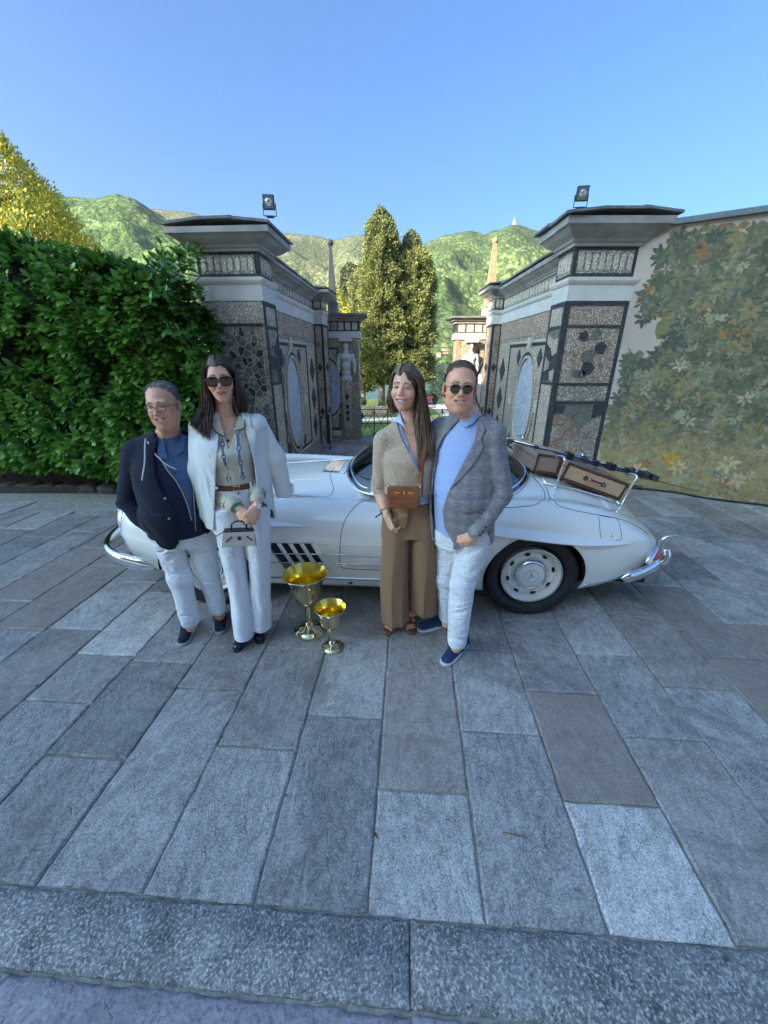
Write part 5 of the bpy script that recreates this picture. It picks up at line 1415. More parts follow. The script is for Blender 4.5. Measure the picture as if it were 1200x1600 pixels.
def suitcase(lx, ly, half, zoff, rot, label, body, side_m, handle=True):
    a = top(lx - half[0], ly); b = top(lx + half[0], ly); tilt = math.atan2(-(b.z - a.z), 2 * half[0])
    c = (a + b) / 2 + Vector((0, 0, .028 + half[2] + zoff))
    Rr = Matrix.Rotation(tilt, 4, 'Y') @ Matrix.Rotation(rot, 4, 'Z')
    Wm = CM @ Matrix.Translation(c) @ Rr
    T = thing('suitcase', label, 'suitcase', group='leather suitcases on the luggage rack'); T.matrix_world = Wm
    hx, hy, hz = half
    MB().box((0, 0, 0), half).build('shell', body, T, bevel=.012)
    MB().box((0, -hy - .001, 0), (hx - .018, .003, hz - .022)).build('front_panel', side_m, T, bevel=.002)
    mb = MB()
    for z in (-hz + .008, hz - .008): mb.box((0, -hy - .002, z), (hx + .002, .005, .010))
    for x in (-hx + .008, hx - .008): mb.box((x, -hy - .002, 0), (.010, .005, hz + .002))
    mb.build('edge_trim', M_trim, T, bevel=.002, merge=False)
    mb = MB()
    for z in (.0,): mb.box((0, 0, hz * .45), (hx + .002, hy + .002, .003))
    mb.build('lid_line', M_trim, T)
    if handle:
        mb = MB(); P = smooth_path([(-.075, -hy - .006, 0), (-.06, -hy - .028, .006), (0, -hy - .034, .006), (.06, -hy - .028, .006), (.075, -hy - .006, 0)], 5)
        mb.tube(P, .0105, 8, flat=.7).build('handle', M_trim, T, smooth=True)
        for x in (-.075, .075):
            MB().lathe([(.02, 0), (.018, .005), (.001, .006)], (x, -hy - .003, 0), 14, Matrix.Rotation(rad(90), 3, 'X')).build('handle_plate', M_trim, T)
            MB().sphere((x * .78, -hy - .034, .004), (.008, .006, .010), 8).build('buckle', M_chrome, T, smooth=True)
    return T
suitcase(2.93, -.14, (.25, .22, .07), .0, rad(-1), 'tan leather suitcase with dark handle, nearer one on the rack', M_case2, M_case)
suitcase(2.56, -.04, (.10, .24, .075), .0, rad(6), 'taupe brown suitcase behind and left of the tan one with the handle', M_case2, M_case2, False)
# rods
rods = thing('rod_bundle', 'bundle of thin rods with metal clamps lying across the luggage rack', 'rods')
rods.matrix_world = CM
a0 = Vector((2.30, .02, 1.165)); a1 = Vector((3.40, -.33, .945)); dr = (a1 - a0)
M_tan = simple('cane', (.5, .36, .2), .5, var=.1)
M_pewter = simple('clamp_metal', (.1, .11, .13), .35, .8, var=.2)
for k, (dy, dz, m_, t0, t1, r0, r1) in enumerate(((0, .0, M_pewter, -.05, 1.0, .006, .006), (.02, .018, M_tan, -.02, .55, .006, .004), (-.018, .012, M_chrome, -.1, .8, .005, .005), (.035, -.006, M_chrome, -.02, 1.02, .004, .006), (.01, -.02, M_iron, .2, 1.25, .005, .002), (-.025, -.01, M_pewter, .3, 1.0, .007, .007))):
    P0 = a0 + dr * t0 + Vector((0, dy, dz)); P1 = a0 + dr * t1 + Vector((0, dy, dz)); MB().tube([P0, (P0 + P1) / 2, P1], [r0, (r0 + r1) / 2, r1], 6).build('rod', m_, rods, smooth=True)
rg = random.Random(4)
for t_ in (.04, .22, .45, .55, .62, .72, .83, .92, .98):
    p = a0 + dr * t_
    MB().box(p + Vector((0, 0, 0)), (.016 + rg.random() * .012, .038, .018 + rg.random() * .01), Matrix.Rotation(rad(12), 3, 'Y')).build('clamp', M_pewter if rg.random() < .6 else M_iron, rods, bevel=.003)
    if t_ in (.55, .83, .92):
        MB().lathe([(.016, -.014), (.02, -.008), (.012, 0), (.02, .008), (.016, .014)], p + Vector((rg.uniform(-.02, .02), -.035, .018)), 12, Matrix.Rotation(rad(90), 3, 'X')).build('knob', M_pewter, rods, smooth=True)
MB().tube(smooth_path([a0 + dr * .62 + Vector((0, -.03, -.02)), a0 + dr * .60 + Vector((0, -.04, -.09)), a0 + dr * .5 + Vector((0, -.03, -.10)), a0 + dr * .30 + Vector((0, -.02, -.03))], 5), .004, 5).build('strap', M_iron, rods, smooth=True)
# ---------------------------------------------------------------- soft-body modelling: distance fields -> one continuous mesh
f4 = np.float32
def surface_net(D, lo, h):
    nx, ny, nz = D.shape; S = D < 0
    c = np.zeros((nx - 1, ny - 1, nz - 1), np.int8)
    for i in (0, 1):
        for j in (0, 1):
            for k in (0, 1): c += S[i:nx - 1 + i, j:ny - 1 + j, k:nz - 1 + k]
    act = np.argwhere((c > 0) & (c < 8)); n = len(act)
    ids = -np.ones(c.shape, np.int32); ids[act[:, 0], act[:, 1], act[:, 2]] = np.arange(n)
    off = [(i, j, k) for i in (0, 1) for j in (0, 1) for k in (0, 1)]
    val = np.stack([D[act[:, 0] + o[0], act[:, 1] + o[1], act[:, 2] + o[2]] for o in off], 1)
    acc = np.zeros((n, 3)); cnt = np.zeros(n)
    for a in range(8):
        for b in range(a + 1, 8):
            d = [off[b][q] - off[a][q] for q in range(3)]
            if sum(abs(x) for x in d) != 1: continue
            va, vb = val[:, a], val[:, b]; m = (va < 0) != (vb < 0)
            t = np.where(m, va / np.where(m, va - vb, 1), 0)
            acc += (np.array(off[a]) + t[:, None] * np.array(d)) * m[:, None]; cnt += m
    V = (act + acc / cnt[:, None]) * h + np.array(lo)
    quads = []
    for ax in range(3):
        sl0 = [slice(1, -1)] * 3; sl1 = [slice(1, -1)] * 3; sl0[ax] = slice(0, -1); sl1[ax] = slice(1, None)
        s0 = S[tuple(sl0)]; s1 = S[tuple(sl1)]
        e = np.argwhere(s0 != s1); 
        if not len(e): continue
        neg = s0[e[:, 0], e[:, 1], e[:, 2]]
        g = e + 1; g[:, ax] -= 1
        b, c_ = [(1, 2), (2, 0), (0, 1)][ax]
        def cell(db, dc):
            q = g.copy(); q[:, b] += db; q[:, c_] += dc; return ids[q[:, 0], q[:, 1], q[:, 2]]
        Q = np.stack([cell(-1, -1), cell(0, -1), cell(0, 0), cell(-1, 0)], 1)
        Q[~neg] = Q[~neg][:, ::-1]; quads.append(Q)
    return V, np.concatenate(quads) if quads else np.zeros((0, 4), int)

def np_mesh(name, V, Q):
    me = bpy.data.meshes.new(name); n = len(V); m = len(Q)
    me.vertices.add(n); me.vertices.foreach_set('co', V.astype(f4).ravel())
    me.loops.add(4 * m); me.loops.foreach_set('vertex_index', Q.astype(np.int32).ravel())
    me.polygons.add(m); me.polygons.foreach_set('loop_start', np.arange(m, dtype=np.int32) * 4); me.polygons.foreach_set('loop_total', np.full(m, 4, np.int32))
    me.update(); me.shade_smooth(); return me

def A3(v): return np.array([v[0], v[1], v[2]], float)
class Field:
    def __init__(s): s.ops = []; s.post = []; s.lo = np.full(3, 9.); s.hi = np.full(3, -9.)
    def op(s, fn, lo, hi, k=.02, mode='u'):
        lo, hi = np.array(lo, float), np.array(hi, float)
        s.ops.append((fn, lo, hi, k, mode))
        if mode == 'u': s.lo = np.minimum(s.lo, lo); s.hi = np.maximum(s.hi, hi)
        return s
    def cone(s, a, b, ra, rb, k=.02, mode='u', flat=None):
        """tapered capsule; flat = (direction, factor>1) squashes it along that direction"""
        a, b = A3(a), A3(b); R = max(ra, rb)
        if flat: n = A3(flat[0]); n /= np.linalg.norm(n); F = flat[1]
        def fn(X, Y, Z):
            dx, dy, dz = X - a[0], Y - a[1], Z - a[2]; ab = b - a
            if flat:
                q = (dx * n[0] + dy * n[1] + dz * n[2]) * (F - 1); dx = dx + q * n[0]; dy = dy + q * n[1]; dz = dz + q * n[2]
                ab = ab + (F - 1) * np.dot(ab, n) * n
            L = max(1e-9, float(ab @ ab)); t = np.clip((dx * ab[0] + dy * ab[1] + dz * ab[2]) / L, 0, 1)
            d = np.sqrt((dx - t * ab[0])**2 + (dy - t * ab[1])**2 + (dz - t * ab[2])**2) - (ra + (rb - ra) * t)
            return d / (1 + (F - 1) * .5) if flat else d
        return s.op(fn, np.minimum(a, b) - R, np.maximum(a, b) + R, k, mode)
    def chain(s, pts, rs, k=.02, **kw):
        for i in range(len(pts) - 1): s.cone(pts[i], pts[i + 1], rs[i], rs[i + 1], k, **kw)
        return s
    def ell(s, c, r, R=None, k=.02, mode='u'):
        c = A3(c); r = np.array(r, float); M = np.array(R.to_3x3().transposed()) if R is not None else np.eye(3); Rm = r.max()
        def fn(X, Y, Z):
            dx, dy, dz = X - c[0], Y - c[1], Z - c[2]
            p = [(M[i, 0] * dx + M[i, 1] * dy + M[i, 2] * dz) for i in range(3)]
            k0 = np.sqrt((p[0] / r[0])**2 + (p[1] / r[1])**2 + (p[2] / r[2])**2); k1 = np.sqrt((p[0] / r[0]**2)**2 + (p[1] / r[1]**2)**2 + (p[2] / r[2]**2)**2) + 1e-6
            return k0 * (k0 - 1) / k1
        return s.op(fn, c - Rm, c + Rm, k, mode)
    def loft(s, prof, k=.02, mode='u', pw=2.0):
        """prof: (z, cx, cy, rx, ry) rows, bottom to top"""
        P = np.array(sorted(prof), float); zs = P[:, 0]
        fine = np.linspace(zs[0], zs[-1], 80); cols = [np.array([hermite(zs, P[:, q], z) for z in fine]) for q in range(1, 5)]
        def fn(X, Y, Z):
            cx, cy, rx, ry = [np.interp(Z, fine, c) for c in cols]
            u = np.abs((X - cx) / rx); v = np.abs((Y - cy) / ry)
            g = (u**pw + v**pw)**(1 / pw); d = (g - 1) * np.minimum(rx, ry)
            return np.maximum(d, np.maximum(zs[0] - Z, Z - zs[-1]))
        return s.op(fn, (min(P[:, 1] - P[:, 3]), min(P[:, 2] - P[:, 4]), zs[0]), (max(P[:, 1] + P[:, 3]), max(P[:, 2] + P[:, 4]), zs[-1]), k, mode)
    def cut(s, fn): s.post.append(fn); return s
    def eval(s, lo, hi, h):
        ax = [np.arange(lo[i], hi[i] + h, h, dtype=f4) for i in range(3)]
        D = np.full([len(a) for a in ax], .3, f4)
        for fn, l, u, k, mode in s.ops:
            pad = (k if k else 0) + 4 * h + .01; i0 = []; i1 = []
            for q in range(3):
                i0.append(int(np.searchsorted(ax[q], l[q] - pad))); i1.append(int(np.searchsorted(ax[q], u[q] + pad)))
            if any(b - a < 1 for a, b in zip(i0, i1)): continue
            X = ax[0][i0[0]:i1[0], None, None]; Y = ax[1][None, i0[1]:i1[1], None]; Z = ax[2][None, None, i0[2]:i1[2]]
            sl = (slice(i0[0], i1[0]), slice(i0[1], i1[1]), slice(i0[2], i1[2]))
            d = fn(X, Y, Z).astype(f4); a = D[sl]
            if mode == 's': a = -a; 
            if k:
                hh = np.maximum(k - np.abs(a - d), 0) / k; r = np.minimum(a, d) - hh * hh * k * .25
            else: r = np.minimum(a, d)
            D[sl] = -r if mode == 's' else r
        X = ax[0][:, None, None]; Y = ax[1][None, :, None]; Z = ax[2][None, None, :]
        for p in s.post: D = p(D, X, Y, Z)
        return D, (X, Y, Z), ax
    def mesh(s, name, h, pad=.02, cutfn=None, lo=None, hi=None):
        lo = s.lo - pad if lo is None else np.array(lo); hi = s.hi + pad if hi is None else np.array(hi)
        D, G, ax = s.eval(lo, hi, h)
        if cutfn: D = cutfn(D, *G)
        D = np.broadcast_to(D, [len(a) for a in ax]).copy()
        D[0], D[-1], D[:, 0], D[:, -1], D[:, :, 0], D[:, :, -1] = [.1] * 6
        V, Q = surface_net(D, lo, h); return np_mesh(name, V, Q)
    def grid_layer(s, name, h, poly, off=.004, th=.003, lo=None, hi=None, yclip=None, inv=False):
        """thin sheet lying on the field's surface inside a 2D outline (x, z); the front half only"""
        xs_, zs_ = [p[0] for p in poly], [p[1] for p in poly]
        lo = (min(xs_) - .01, s.lo[1] - .03, min(zs_) - .01); hi = (max(xs_) + .01, yclip if yclip is not None else .0, max(zs_) + .01)
        D, (X, Y, Z), ax = s.eval(lo, hi, h)
        D = np.maximum(np.abs(D - off) - th, poly2(X, Z, poly))
        D = np.broadcast_to(D, [len(a) for a in ax]).copy(); D[:, -1] = .1; D[:, 0] = .1
        V, Q = surface_net(D, lo, h); return np_mesh(name, V, Q)

def poly2(X, Z, pts):
    d = None; ins = None; n = len(pts)
    for i in range(n):
        ax_, az = pts[i]; bx, bz = pts[(i + 1) % n]; ex, ez = bx - ax_, bz - az
        wx, wz = X - ax_, Z - az; t = np.clip((wx * ex + wz * ez) / (ex * ex + ez * ez + 1e-12), 0, 1)
        q = (wx - ex * t)**2 + (wz - ez * t)**2; d = q if d is None else np.minimum(d, q)
        c = ((az > Z) != (bz > Z)) & (X < (ex) * (Z - az) / (ez if abs(ez) > 1e-9 else 1e-9) + ax_)
        ins = c if ins is None else ins ^ c
    return np.where(ins, -1, 1) * np.sqrt(d)

_VT = np.random.RandomState(77).random((32, 32, 32)).astype(f4)
def vnoise(x, y, z):
    xi, yi, zi = np.floor(x), np.floor(y), np.floor(z); fx, fy, fz = x - xi, y - yi, z - zi
    xi, yi, zi = xi.astype(np.int32) & 31, yi.astype(np.int32) & 31, zi.astype(np.int32) & 31
    fx, fy, fz = [q * q * (3 - 2 * q) for q in (fx, fy, fz)]; x1, y1, z1 = (xi + 1) & 31, (yi + 1) & 31, (zi + 1) & 31; T = _VT
    a = T[xi, yi, zi] * (1 - fx) + T[x1, yi, zi] * fx; b = T[xi, y1, zi] * (1 - fx) + T[x1, y1, zi] * fx
    c = T[xi, yi, z1] * (1 - fx) + T[x1, yi, z1] * fx; d = T[xi, y1, z1] * (1 - fx) + T[x1, y1, z1] * fx
    return (a * (1 - fy) + b * fy) * (1 - fz) + (c * (1 - fy) + d * fy) * fz
def folds(specs, base=0.0):
    """specs: (centre, direction across the creases, wavelength, amplitude, radius): broken, uneven ridges from stretched noise"""
    def fn(D, X, Y, Z):
        D = np.array(np.broadcast_to(D, np.broadcast_shapes(X.shape, Y.shape, Z.shape)))
        for n_, (c, d, wl, am, R) in enumerate(specs):
            i0, i1 = [], []
            for ax_, cc in ((X.ravel(), c[0]), (Y.ravel(), c[1]), (Z.ravel(), c[2])): i0.append(int(np.searchsorted(ax_, cc - 1.7 * R))); i1.append(int(np.searchsorted(ax_, cc + 1.7 * R)))
            if any(q - p < 1 for p, q in zip(i0, i1)): continue
            sl = tuple(slice(p, q) for p, q in zip(i0, i1)); x, y, z = X[sl[0]] - c[0], Y[:, sl[1]] - c[1], Z[:, :, sl[2]] - c[2]
            d = np.array(d, float); d /= np.linalg.norm(d); e = np.cross(d, (0, 1, 0)); e /= np.linalg.norm(e)
            u = x * d[0] + y * d[1] + z * d[2]; v = x * e[0] + y * e[1] + z * e[2]
            w_ = vnoise(v / (wl * 2) + n_ * 3.1 + 9, y / (wl * 2) + 4, u / (wl * 1.6) + n_ * 7.7)          # warp
            q = vnoise(v / (wl * 3.2) + 31 + n_, y / (wl * 1.8) + 5 + n_, u / (wl * .62) + w_ * 1.6 + 11)
            r = 1 - np.abs(q * 2 - 1) * 2.2
            D[sl] -= (am * 1.25 * np.exp(-(x * x + y * y + z * z) / (R * R)) * np.clip(r, -.6, 1)).astype(f4)
        if base: D -= (base * 3 * (vnoise(X * 16 + 5, Y * 16 + 5, Z * 11 + 3) - .5)).astype(f4)
        return D
    return fn

def rotm(yaw=0, pitch=0, roll=0):
    """yaw + turns the face towards +x, pitch + lifts the chin, roll + tips the head towards +x"""
    return Matrix.Rotation(yaw, 4, 'Z') @ Matrix.Rotation(roll, 4, 'Y') @ Matrix.Rotation(pitch, 4, 'X')

M_skin_c = {}
def skin_mat(name, base):
    m, t, b = newmat(name, base, .5)
    a = t.n('Attribute', attribute_name='Col'); n = t.noise(45, 3, .6, t.coord())
    c = t.mix(1.0, a.outputs['Color'], t.ramp(n, [(.3, (.93, .9, .9)), (.7, (1.06, 1.04, 1.04))]), 'MULTIPLY')
    t.l(c, b.inputs['Base Color']); b.inputs['Subsurface Weight'].default_value = .12; b.inputs['Subsurface Radius'].default_value = (.012, .005, .003); b.inputs['Subsurface Scale'].default_value = 1.0
    t.l(t.bump(t.noise(260, 2, .5, t.coord()), .12, .001), b.inputs['Normal'])
    return m

def fabric(name, col, rough=.85, weave=900, var=.08, vs=9, bump=.25, sheen=.05, cols=None, bs=60, crease=0):
    m, t, b = newmat(name, col, rough); co = t.coord()
    n = t.noise(vs, 4, .6, co); lo = tuple(c * (1 - var) for c in col); hi = tuple(min(1, c * (1 + var)) for c in col)
    t.l(t.ramp(n, [(.3, lo), (.7, hi)]), b.inputs['Base Color']); b.inputs['Sheen Weight'].default_value = sheen; b.inputs['Specular IOR Level'].default_value = .25
    hh = t.math('ADD', t.noise(bs, 4, .6, co), t.math('MULTIPLY', t.noise(weave, 1, .5, co), .3))
    if crease:
        a_ = t.noise(7, 3, .55, t.coord('Object', scale=(1, 1, 2.2)), 1.2); a_ = t.math('ABSOLUTE', t.math('SUBTRACT', a_, .5)); a_ = t.math('POWER', t.math('MULTIPLY', a_, 3.0, True), .6)
        hh = t.math('ADD', t.math('MULTIPLY', hh, .35), t.math('MULTIPLY', a_, 3.0 * crease))
    t.l(t.bump(hh, bump, .004 if not crease else .009), b.inputs['Normal']); return m

class Person:
    def __init__(s, label, X, Y, yaw, skin, lip, hairc, name='person'):
        s.o = thing('person', label, 'person', (X, Y, 0), yaw); s.M = Matrix.Translation((X, Y, 0)) @ Matrix.Rotation(yaw, 4, 'Z'); s.I = s.M.inverted()
        s.skin = skin; s.lip = lip; s.hair = hairc; s.V = []; s.Q = []; s.C = []; s.n = 0
    def at(s, px, py, Y):
        a = (px - 600) / 601; b = (py - 800) / 601; yy = math.cos(T0) - b * math.sin(T0); zz = -math.sin(T0) - b * math.cos(T0); k = Y / yy
        return s.I @ Vector((a * k, Y, 1.8 + zz * k))
    def skin_part(s, me, colfn=None, M=None):
        V = np.empty(len(me.vertices) * 3, f4); me.vertices.foreach_get('co', V); V = V.reshape(-1, 3)
        Q = np.empty(len(me.loops), np.int32); me.loops.foreach_get('vertex_index', Q); Q = Q.reshape(-1, 4)
        C = colfn(V) if colfn else np.tile(np.array(s.skin), (len(V), 1))
        if M is not None: V = V @ np.array(M.to_3x3()).T + np.array(M.translation)
        s.V.append(V); s.Q.append(Q + s.n); s.C.append(C); s.n += len(V); bpy.data.meshes.remove(me)
    def finish_body(s, mat):
        V = np.concatenate(s.V); Q = np.concatenate(s.Q); C = np.concatenate(s.C); me = np_mesh('body', V, Q)
        a = me.color_attributes.new('Col', 'FLOAT_COLOR', 'POINT'); a.data.foreach_set('color', np.concatenate([C, np.ones((len(C), 1))], 1).astype(f4).ravel())
        return link('body', me, mat, s.o)
    def head(s, c, R, sc=1.0, fem=False, wide=1.0, jowl=0, smile=.5, brow=None, neck=None, neck_r=.052, teeth=True, stub=0, bald=False, scalp=None):
        """head in its own frame: face towards -y"""
        F = Field(); w_ = wide; s.wide = wide
        F.ell((0, .016, .045), (.075 * w_, .094, .083), k=0)
        F.ell((0, -.018, -.022), (.063 * w_, .073, .088), k=.03)
        F.ell((0, -.040, -.074), (.045 * w_ if not fem else .036, .045, .034), k=.03)
        F.ell((0, -.066, -.098), (.020, .018, .015), k=.022)
        if jowl:
            for q in (-1, 1): F.ell((q * .045, -.025, -.07), (.028, .035, .03), k=.03)
            F.ell((0, -.03, -.11), (.045, .045, .025), k=.03)
        for q in (-1, 1):
            F.ell((q * .040, -.062, -.026), (.023, .020, .023 if smile else .02), k=.022)
            F.ell((q * .0765 * w_, .012, -.008), (.007, .019, .032), Matrix.Rotation(q * .35, 4, 'Z') @ Matrix.Rotation(-.15, 4, 'X'), k=.004)
            F.ell((q * .078 * w_, .008, -.010), (.004, .009, .016), k=.003, mode='s')
        F.cone((-.042, -.074, .030), (.042, -.074, .030), .011 if not fem else .008, .011 if not fem else .008, k=.02)
        for q in (-1, 1): F.ell((q * .031, -.097, .009), (.017, .014, .011), k=.014, mode='s')
        for q in (-1, 1):
            F.ell((q * .031, -.0725, .009), (.0155, .0125, .0115), k=.006)
        nz = .9 if fem else 1.08
        F.cone((0, -.083, .018), (0, -.1035 * (1 if fem else 1.02), -.020), .0065 * nz, .0105 * nz, k=.010)
        for q in (-1, 1): F.ell((q * .0115 * nz, -.094, -.0265), (.0075, .009, .0065), k=.006)
        F.ell((0, -.072, -.055), (.032, .022, .024), k=.016)
        mw = (.021 + .0115 * smile) * (1 + (wide - 1) * .6); up = .008 * smile
        F.chain([(-mw, -.0775, -.052 + up), (-.010, -.0905, -.0510), (0, -.0915, -.0520), (.010, -.0905, -.0510), (mw, -.0775, -.052 + up)], [.0025, .0042, .004, .0042, .0025], k=.004)
        F.chain([(-mw * .95, -.0775, -.054 + up), (-.010, -.0885, -.0660 - .002 * smile), (.010, -.0885, -.0660 - .002 * smile), (mw * .95, -.0775, -.054 + up)], [.0025, .0052, .0052, .0025], k=.004)
        if smile > .6: F.ell((0, -.0935, -.0580), (mw * .76, .010, .0070), k=.003, mode='s')
        F.cone((-mw * .8, -.0885, -.0565 + up * .5), (0, -.094, -.0590), .0015, .003 if smile > .4 else .0018, k=.003, mode='s')
        F.cone((mw * .8, -.0885, -.0565 + up * .5), (0, -.094, -.0590), .0015, .003 if smile > .4 else .0018, k=.003, mode='s')
        for q in (-1, 1):     # smile creases
            F.cone((q * .020, -.090, -.028), (q * (mw + .010), -.079, -.050), .0012, .0018, k=.008, mode='s')
        if neck is not None:
            M = (Matrix.Translation(c) @ R @ Matrix.Scale(sc, 4)).inverted(); nb = M @ Vector(neck)
            F.cone((0, .025, -.05), nb, neck_r, neck_r * 1.08, k=.035)
            d_ = (nb - Vector((0, .025, -.05))); F.cone(nb, nb + d_.normalized() * .04, neck_r * 1.08, neck_r * 1.2, k=.03)
            if not fem: F.cone((0, -.028, -.105), nb + Vector((0, -.045, .02)), .012, .010, k=.03)
        me = F.mesh('h', .0027)
        sk = np.array(s.skin); lip = np.array(s.lip); hb = np.array(s.hair if brow is None else brow)
        def col(V):
            x, y, z = V[:, 0], V[:, 1], V[:, 2]; C = np.tile(sk, (len(V), 1)); ax_ = np.abs(x)
            def mixc(m, c_): nonlocal C; m = np.clip(m, 0, 1)[:, None]; C = C * (1 - m) + np.array(c_) * m
            mixc(.35 * np.exp(-((ax_ - .042)**2 + (z + .025)**2) / .0006) * (y < -.03), sk * np.array([1.12, .78, .74]))
            mixc(.35 * np.exp(-(x**2 + (z + .022)**2) / .00022) * (y < -.09), sk * np.array([1.08, .76, .72]))
            mixc(.25 * np.exp(-((ax_ - .031)**2 / .0003 + (z - .004)**2 / .00015)) * (y < -.05), sk * np.array([.72, .6, .6]))
            if stub: mixc(stub * ((z < -.045) & (y < .03)) * np.clip((-z - .035) * 20, 0, 1), sk * np.array([.62, .62, .66]))
            up_ = up * np.clip(ax_ / mw, 0, 1)**1.5
            lp = ((np.abs(z + .0585 - up_) < .0115 * np.clip(1.05 - (ax_ / (mw + .004))**2, 0, 1)) & (y < -.072) & (ax_ < mw + .004)).astype(float)
            mixc(lp * .85, lip)
            mixc((np.abs(z + .0588 - up_) < .0022).astype(float) * (ax_ < mw) * (y < -.07) * .8, (.05, .015, .015))
            bz = .0295 + .006 * np.clip(ax_ / .03, 0, 1) - .012 * np.clip((ax_ - .034) / .02, 0, 1)
            mixc(((np.abs(z - bz) < (.0048 if not fem else .0040) * np.clip(1.3 - (ax_ - .012) / .04, .3, 1)) & (ax_ > .012) & (ax_ < .050) & (y < -.055)).astype(float) * .92, hb)
            if scalp:
                hc_, hl_, part_, tmp_ = scalp
                ln = np.interp(y, [-.09, -.05, -.02, .02, .05, .11], [hl_ + .02, hl_, hl_ - .045 + tmp_, -.01, -.05, -.06]) + .006 * np.sin(x * 160 + 2 * np.sin(y * 90)) - (1.1 * np.abs(x - part_) * (y < -.0) if part_ is not None else 0)
                mixc(np.clip((z - ln) * 90, 0, 1) * (.98 if part_ is not None else .85) * ((ax_ < .074 * w_) | (z > .02)), hc_)
            ez = .0040 if smile > .6 else .0048
            ey = ((ax_ - .031)**2 / .0115**2 + (z - .0088)**2 / ez**2 < 1) & (y < -.074)
            mixc(ey.astype(float), (.16, .12, .10))
            mixc((((ax_ - .031)**2 + (z - .0088)**2 < .0056**2) & ey).astype(float), (.06, .035, .02))
            mixc(((np.abs((ax_ - .031)**2 / .0135**2 + (z - .0088)**2 / .0058**2 - 1.05) < .32) & (z > .0075) & (y < -.07)).astype(float) * .75, (.03, .02, .015))
            return C
        HM = Matrix.Translation(c) @ R @ Matrix.Scale(sc, 4); s.HM = HM
        s.skin_part(me, col, HM)
        if teeth and smile > .4:
            mb = MB(); n = 8
            for i in range(n):
                x0 = -mw * .78 + i * mw * 1.56 / n; x1 = x0 + mw * 1.56 / n
                def yy(x): return -.0880 + .0075 * (x / (mw * .8))**2
                ccc = up * .5 * ((x0 + x1) / 2 / mw)**2
                mb.add([(x0, yy(x0), -.0525 + ccc), (x1, yy(x1), -.0525 + ccc), (x1, yy(x1), -.0632 + ccc * 1.4), (x0, yy(x0), -.0632 + ccc * 1.4)], [(0, 1, 2, 3)])
            o = mb.build('teeth', simple('teeth', (.75, .72, .66), .3, var=0), s.o, fix=False); o.matrix_local = HM
    def hand(s, wr, dirv, palm_n, thumb_side, curl=.4, L=.18, spread=.05, curls=None, h=.0022, r=1.0, thumb_in=.5):
        """dirv: wrist->knuckles, palm_n: direction the palm faces, thumb_side: +-1 along d x n"""
        d = Vector(dirv).normalized(); n = Vector(palm_n); n = (n - d * n.dot(d)).normalized(); t = d.cross(n) * thumb_side
        def W_(a, b, c_): return Vector(wr) + d * a * L + t * b * L + n * c_ * L
        F = Field(); fl = (n, 1.6)
        F.cone(W_(-.1, 0, 0), W_(.08, 0, 0), .027 * r, .026 * r, k=0, flat=(n, 1.3))
        F.cone(W_(.12, .10, 0), W_(.46, .16, 0), .021 * r, .019 * r, k=.012, flat=fl); F.cone(W_(.12, -.05, 0), W_(.44, -.14, 0), .021 * r, .018 * r, k=.012, flat=fl); F.cone(W_(.1, .03, 0), W_(.46, .0, 0), .022 * r, .019 * r, k=.012, flat=fl)
        lens = [.40, .45, .42, .33]; bs = [.17, .058, -.055, -.155]
        for i in range(4):
            cu = curls[i] if curls else curl * (1 + .12 * i); a0 = .47 - (.0, -.01, .0, .03)[i]
            p = W_(a0, bs[i], .0); ang = cu * .75; dl = lens[i]
            pts = [p]; sp = (bs[i]) * spread * 4
            for q, fr in enumerate((.46, .30, .24)):
                dd = d * math.cos(ang) + n * math.sin(ang) + t * sp; p = p + dd * fr * dl * L; pts.append(p); ang += cu * (1.0 if q == 0 else .8)
            rr = [.0092, .0085, .0077, .0062]; rr = [x * r * (1, 1, .98, .88)[i] for x in rr]
            F.chain(pts, rr, k=.0025)
        p0 = W_(.10, .13, .04); p1 = W_(.28, .27, .10); p2 = W_(.44, .30 - .06 * thumb_in, .16 + .05 * thumb_in); p3 = W_(.56, .28 - .14 * thumb_in, .20 + .05 * thumb_in)
        F.chain([p0, p1, p2, p3], [.016 * r, .0125 * r, .0105 * r, .008 * r], k=.008)
        me = F.mesh('hd', h)
        sk = np.array(s.skin)
        def col(V):
            C = np.tile(sk, (len(V), 1)); k = np.clip(((V - np.array(W_(.5, 0, 0))) @ np.array(d)) / (.3 * L), 0, 1)[:, None] * .5
            return C * (1 - k) + C * k * np.array([1.08, .82, .8])
        s.skin_part(me, col)
    def limb(s, pts, rs, h=.004, k=.02):
        F = Field(); F.chain(pts, rs, k=k); s.skin_part(F.mesh('l', h))
    def cloth(s, nm, F, mat, h=.0055, **kw):
        lbl = kw.pop('label', None)
        o = link(nm, F.mesh(nm, h, **kw), mat, s.o)
        if lbl: o['label'] = lbl
        return o
    def layer(s, nm, F, poly, mat, h=.0035, off=.004, th=.003, yclip=.0):
        return link(nm, F.grid_layer(nm, h, poly, off, th, yclip=yclip), mat, s.o)
    def on(s, F, pts, r, nm, mat, off=.004, ymax=.3, n=5, start=-.45):
        """tube laid on the front of a field along (x, z) points"""
        P = []
        for (x, z) in crspline(pts, (len(pts) - 1) * 4) if len(pts) > 2 else pts:
            ys = np.linspace(start, ymax, 300, dtype=f4)
            D = s.line(F, x, z, ys); i = int(np.argmax(D < 0)) if (D < 0).any() else None
            if i is None: continue
            P.append((x, float(ys[i]) - off, z))
        if len(P) > 1: return MB().tube(P, r, 6).build(nm, mat, s.o, smooth=True)
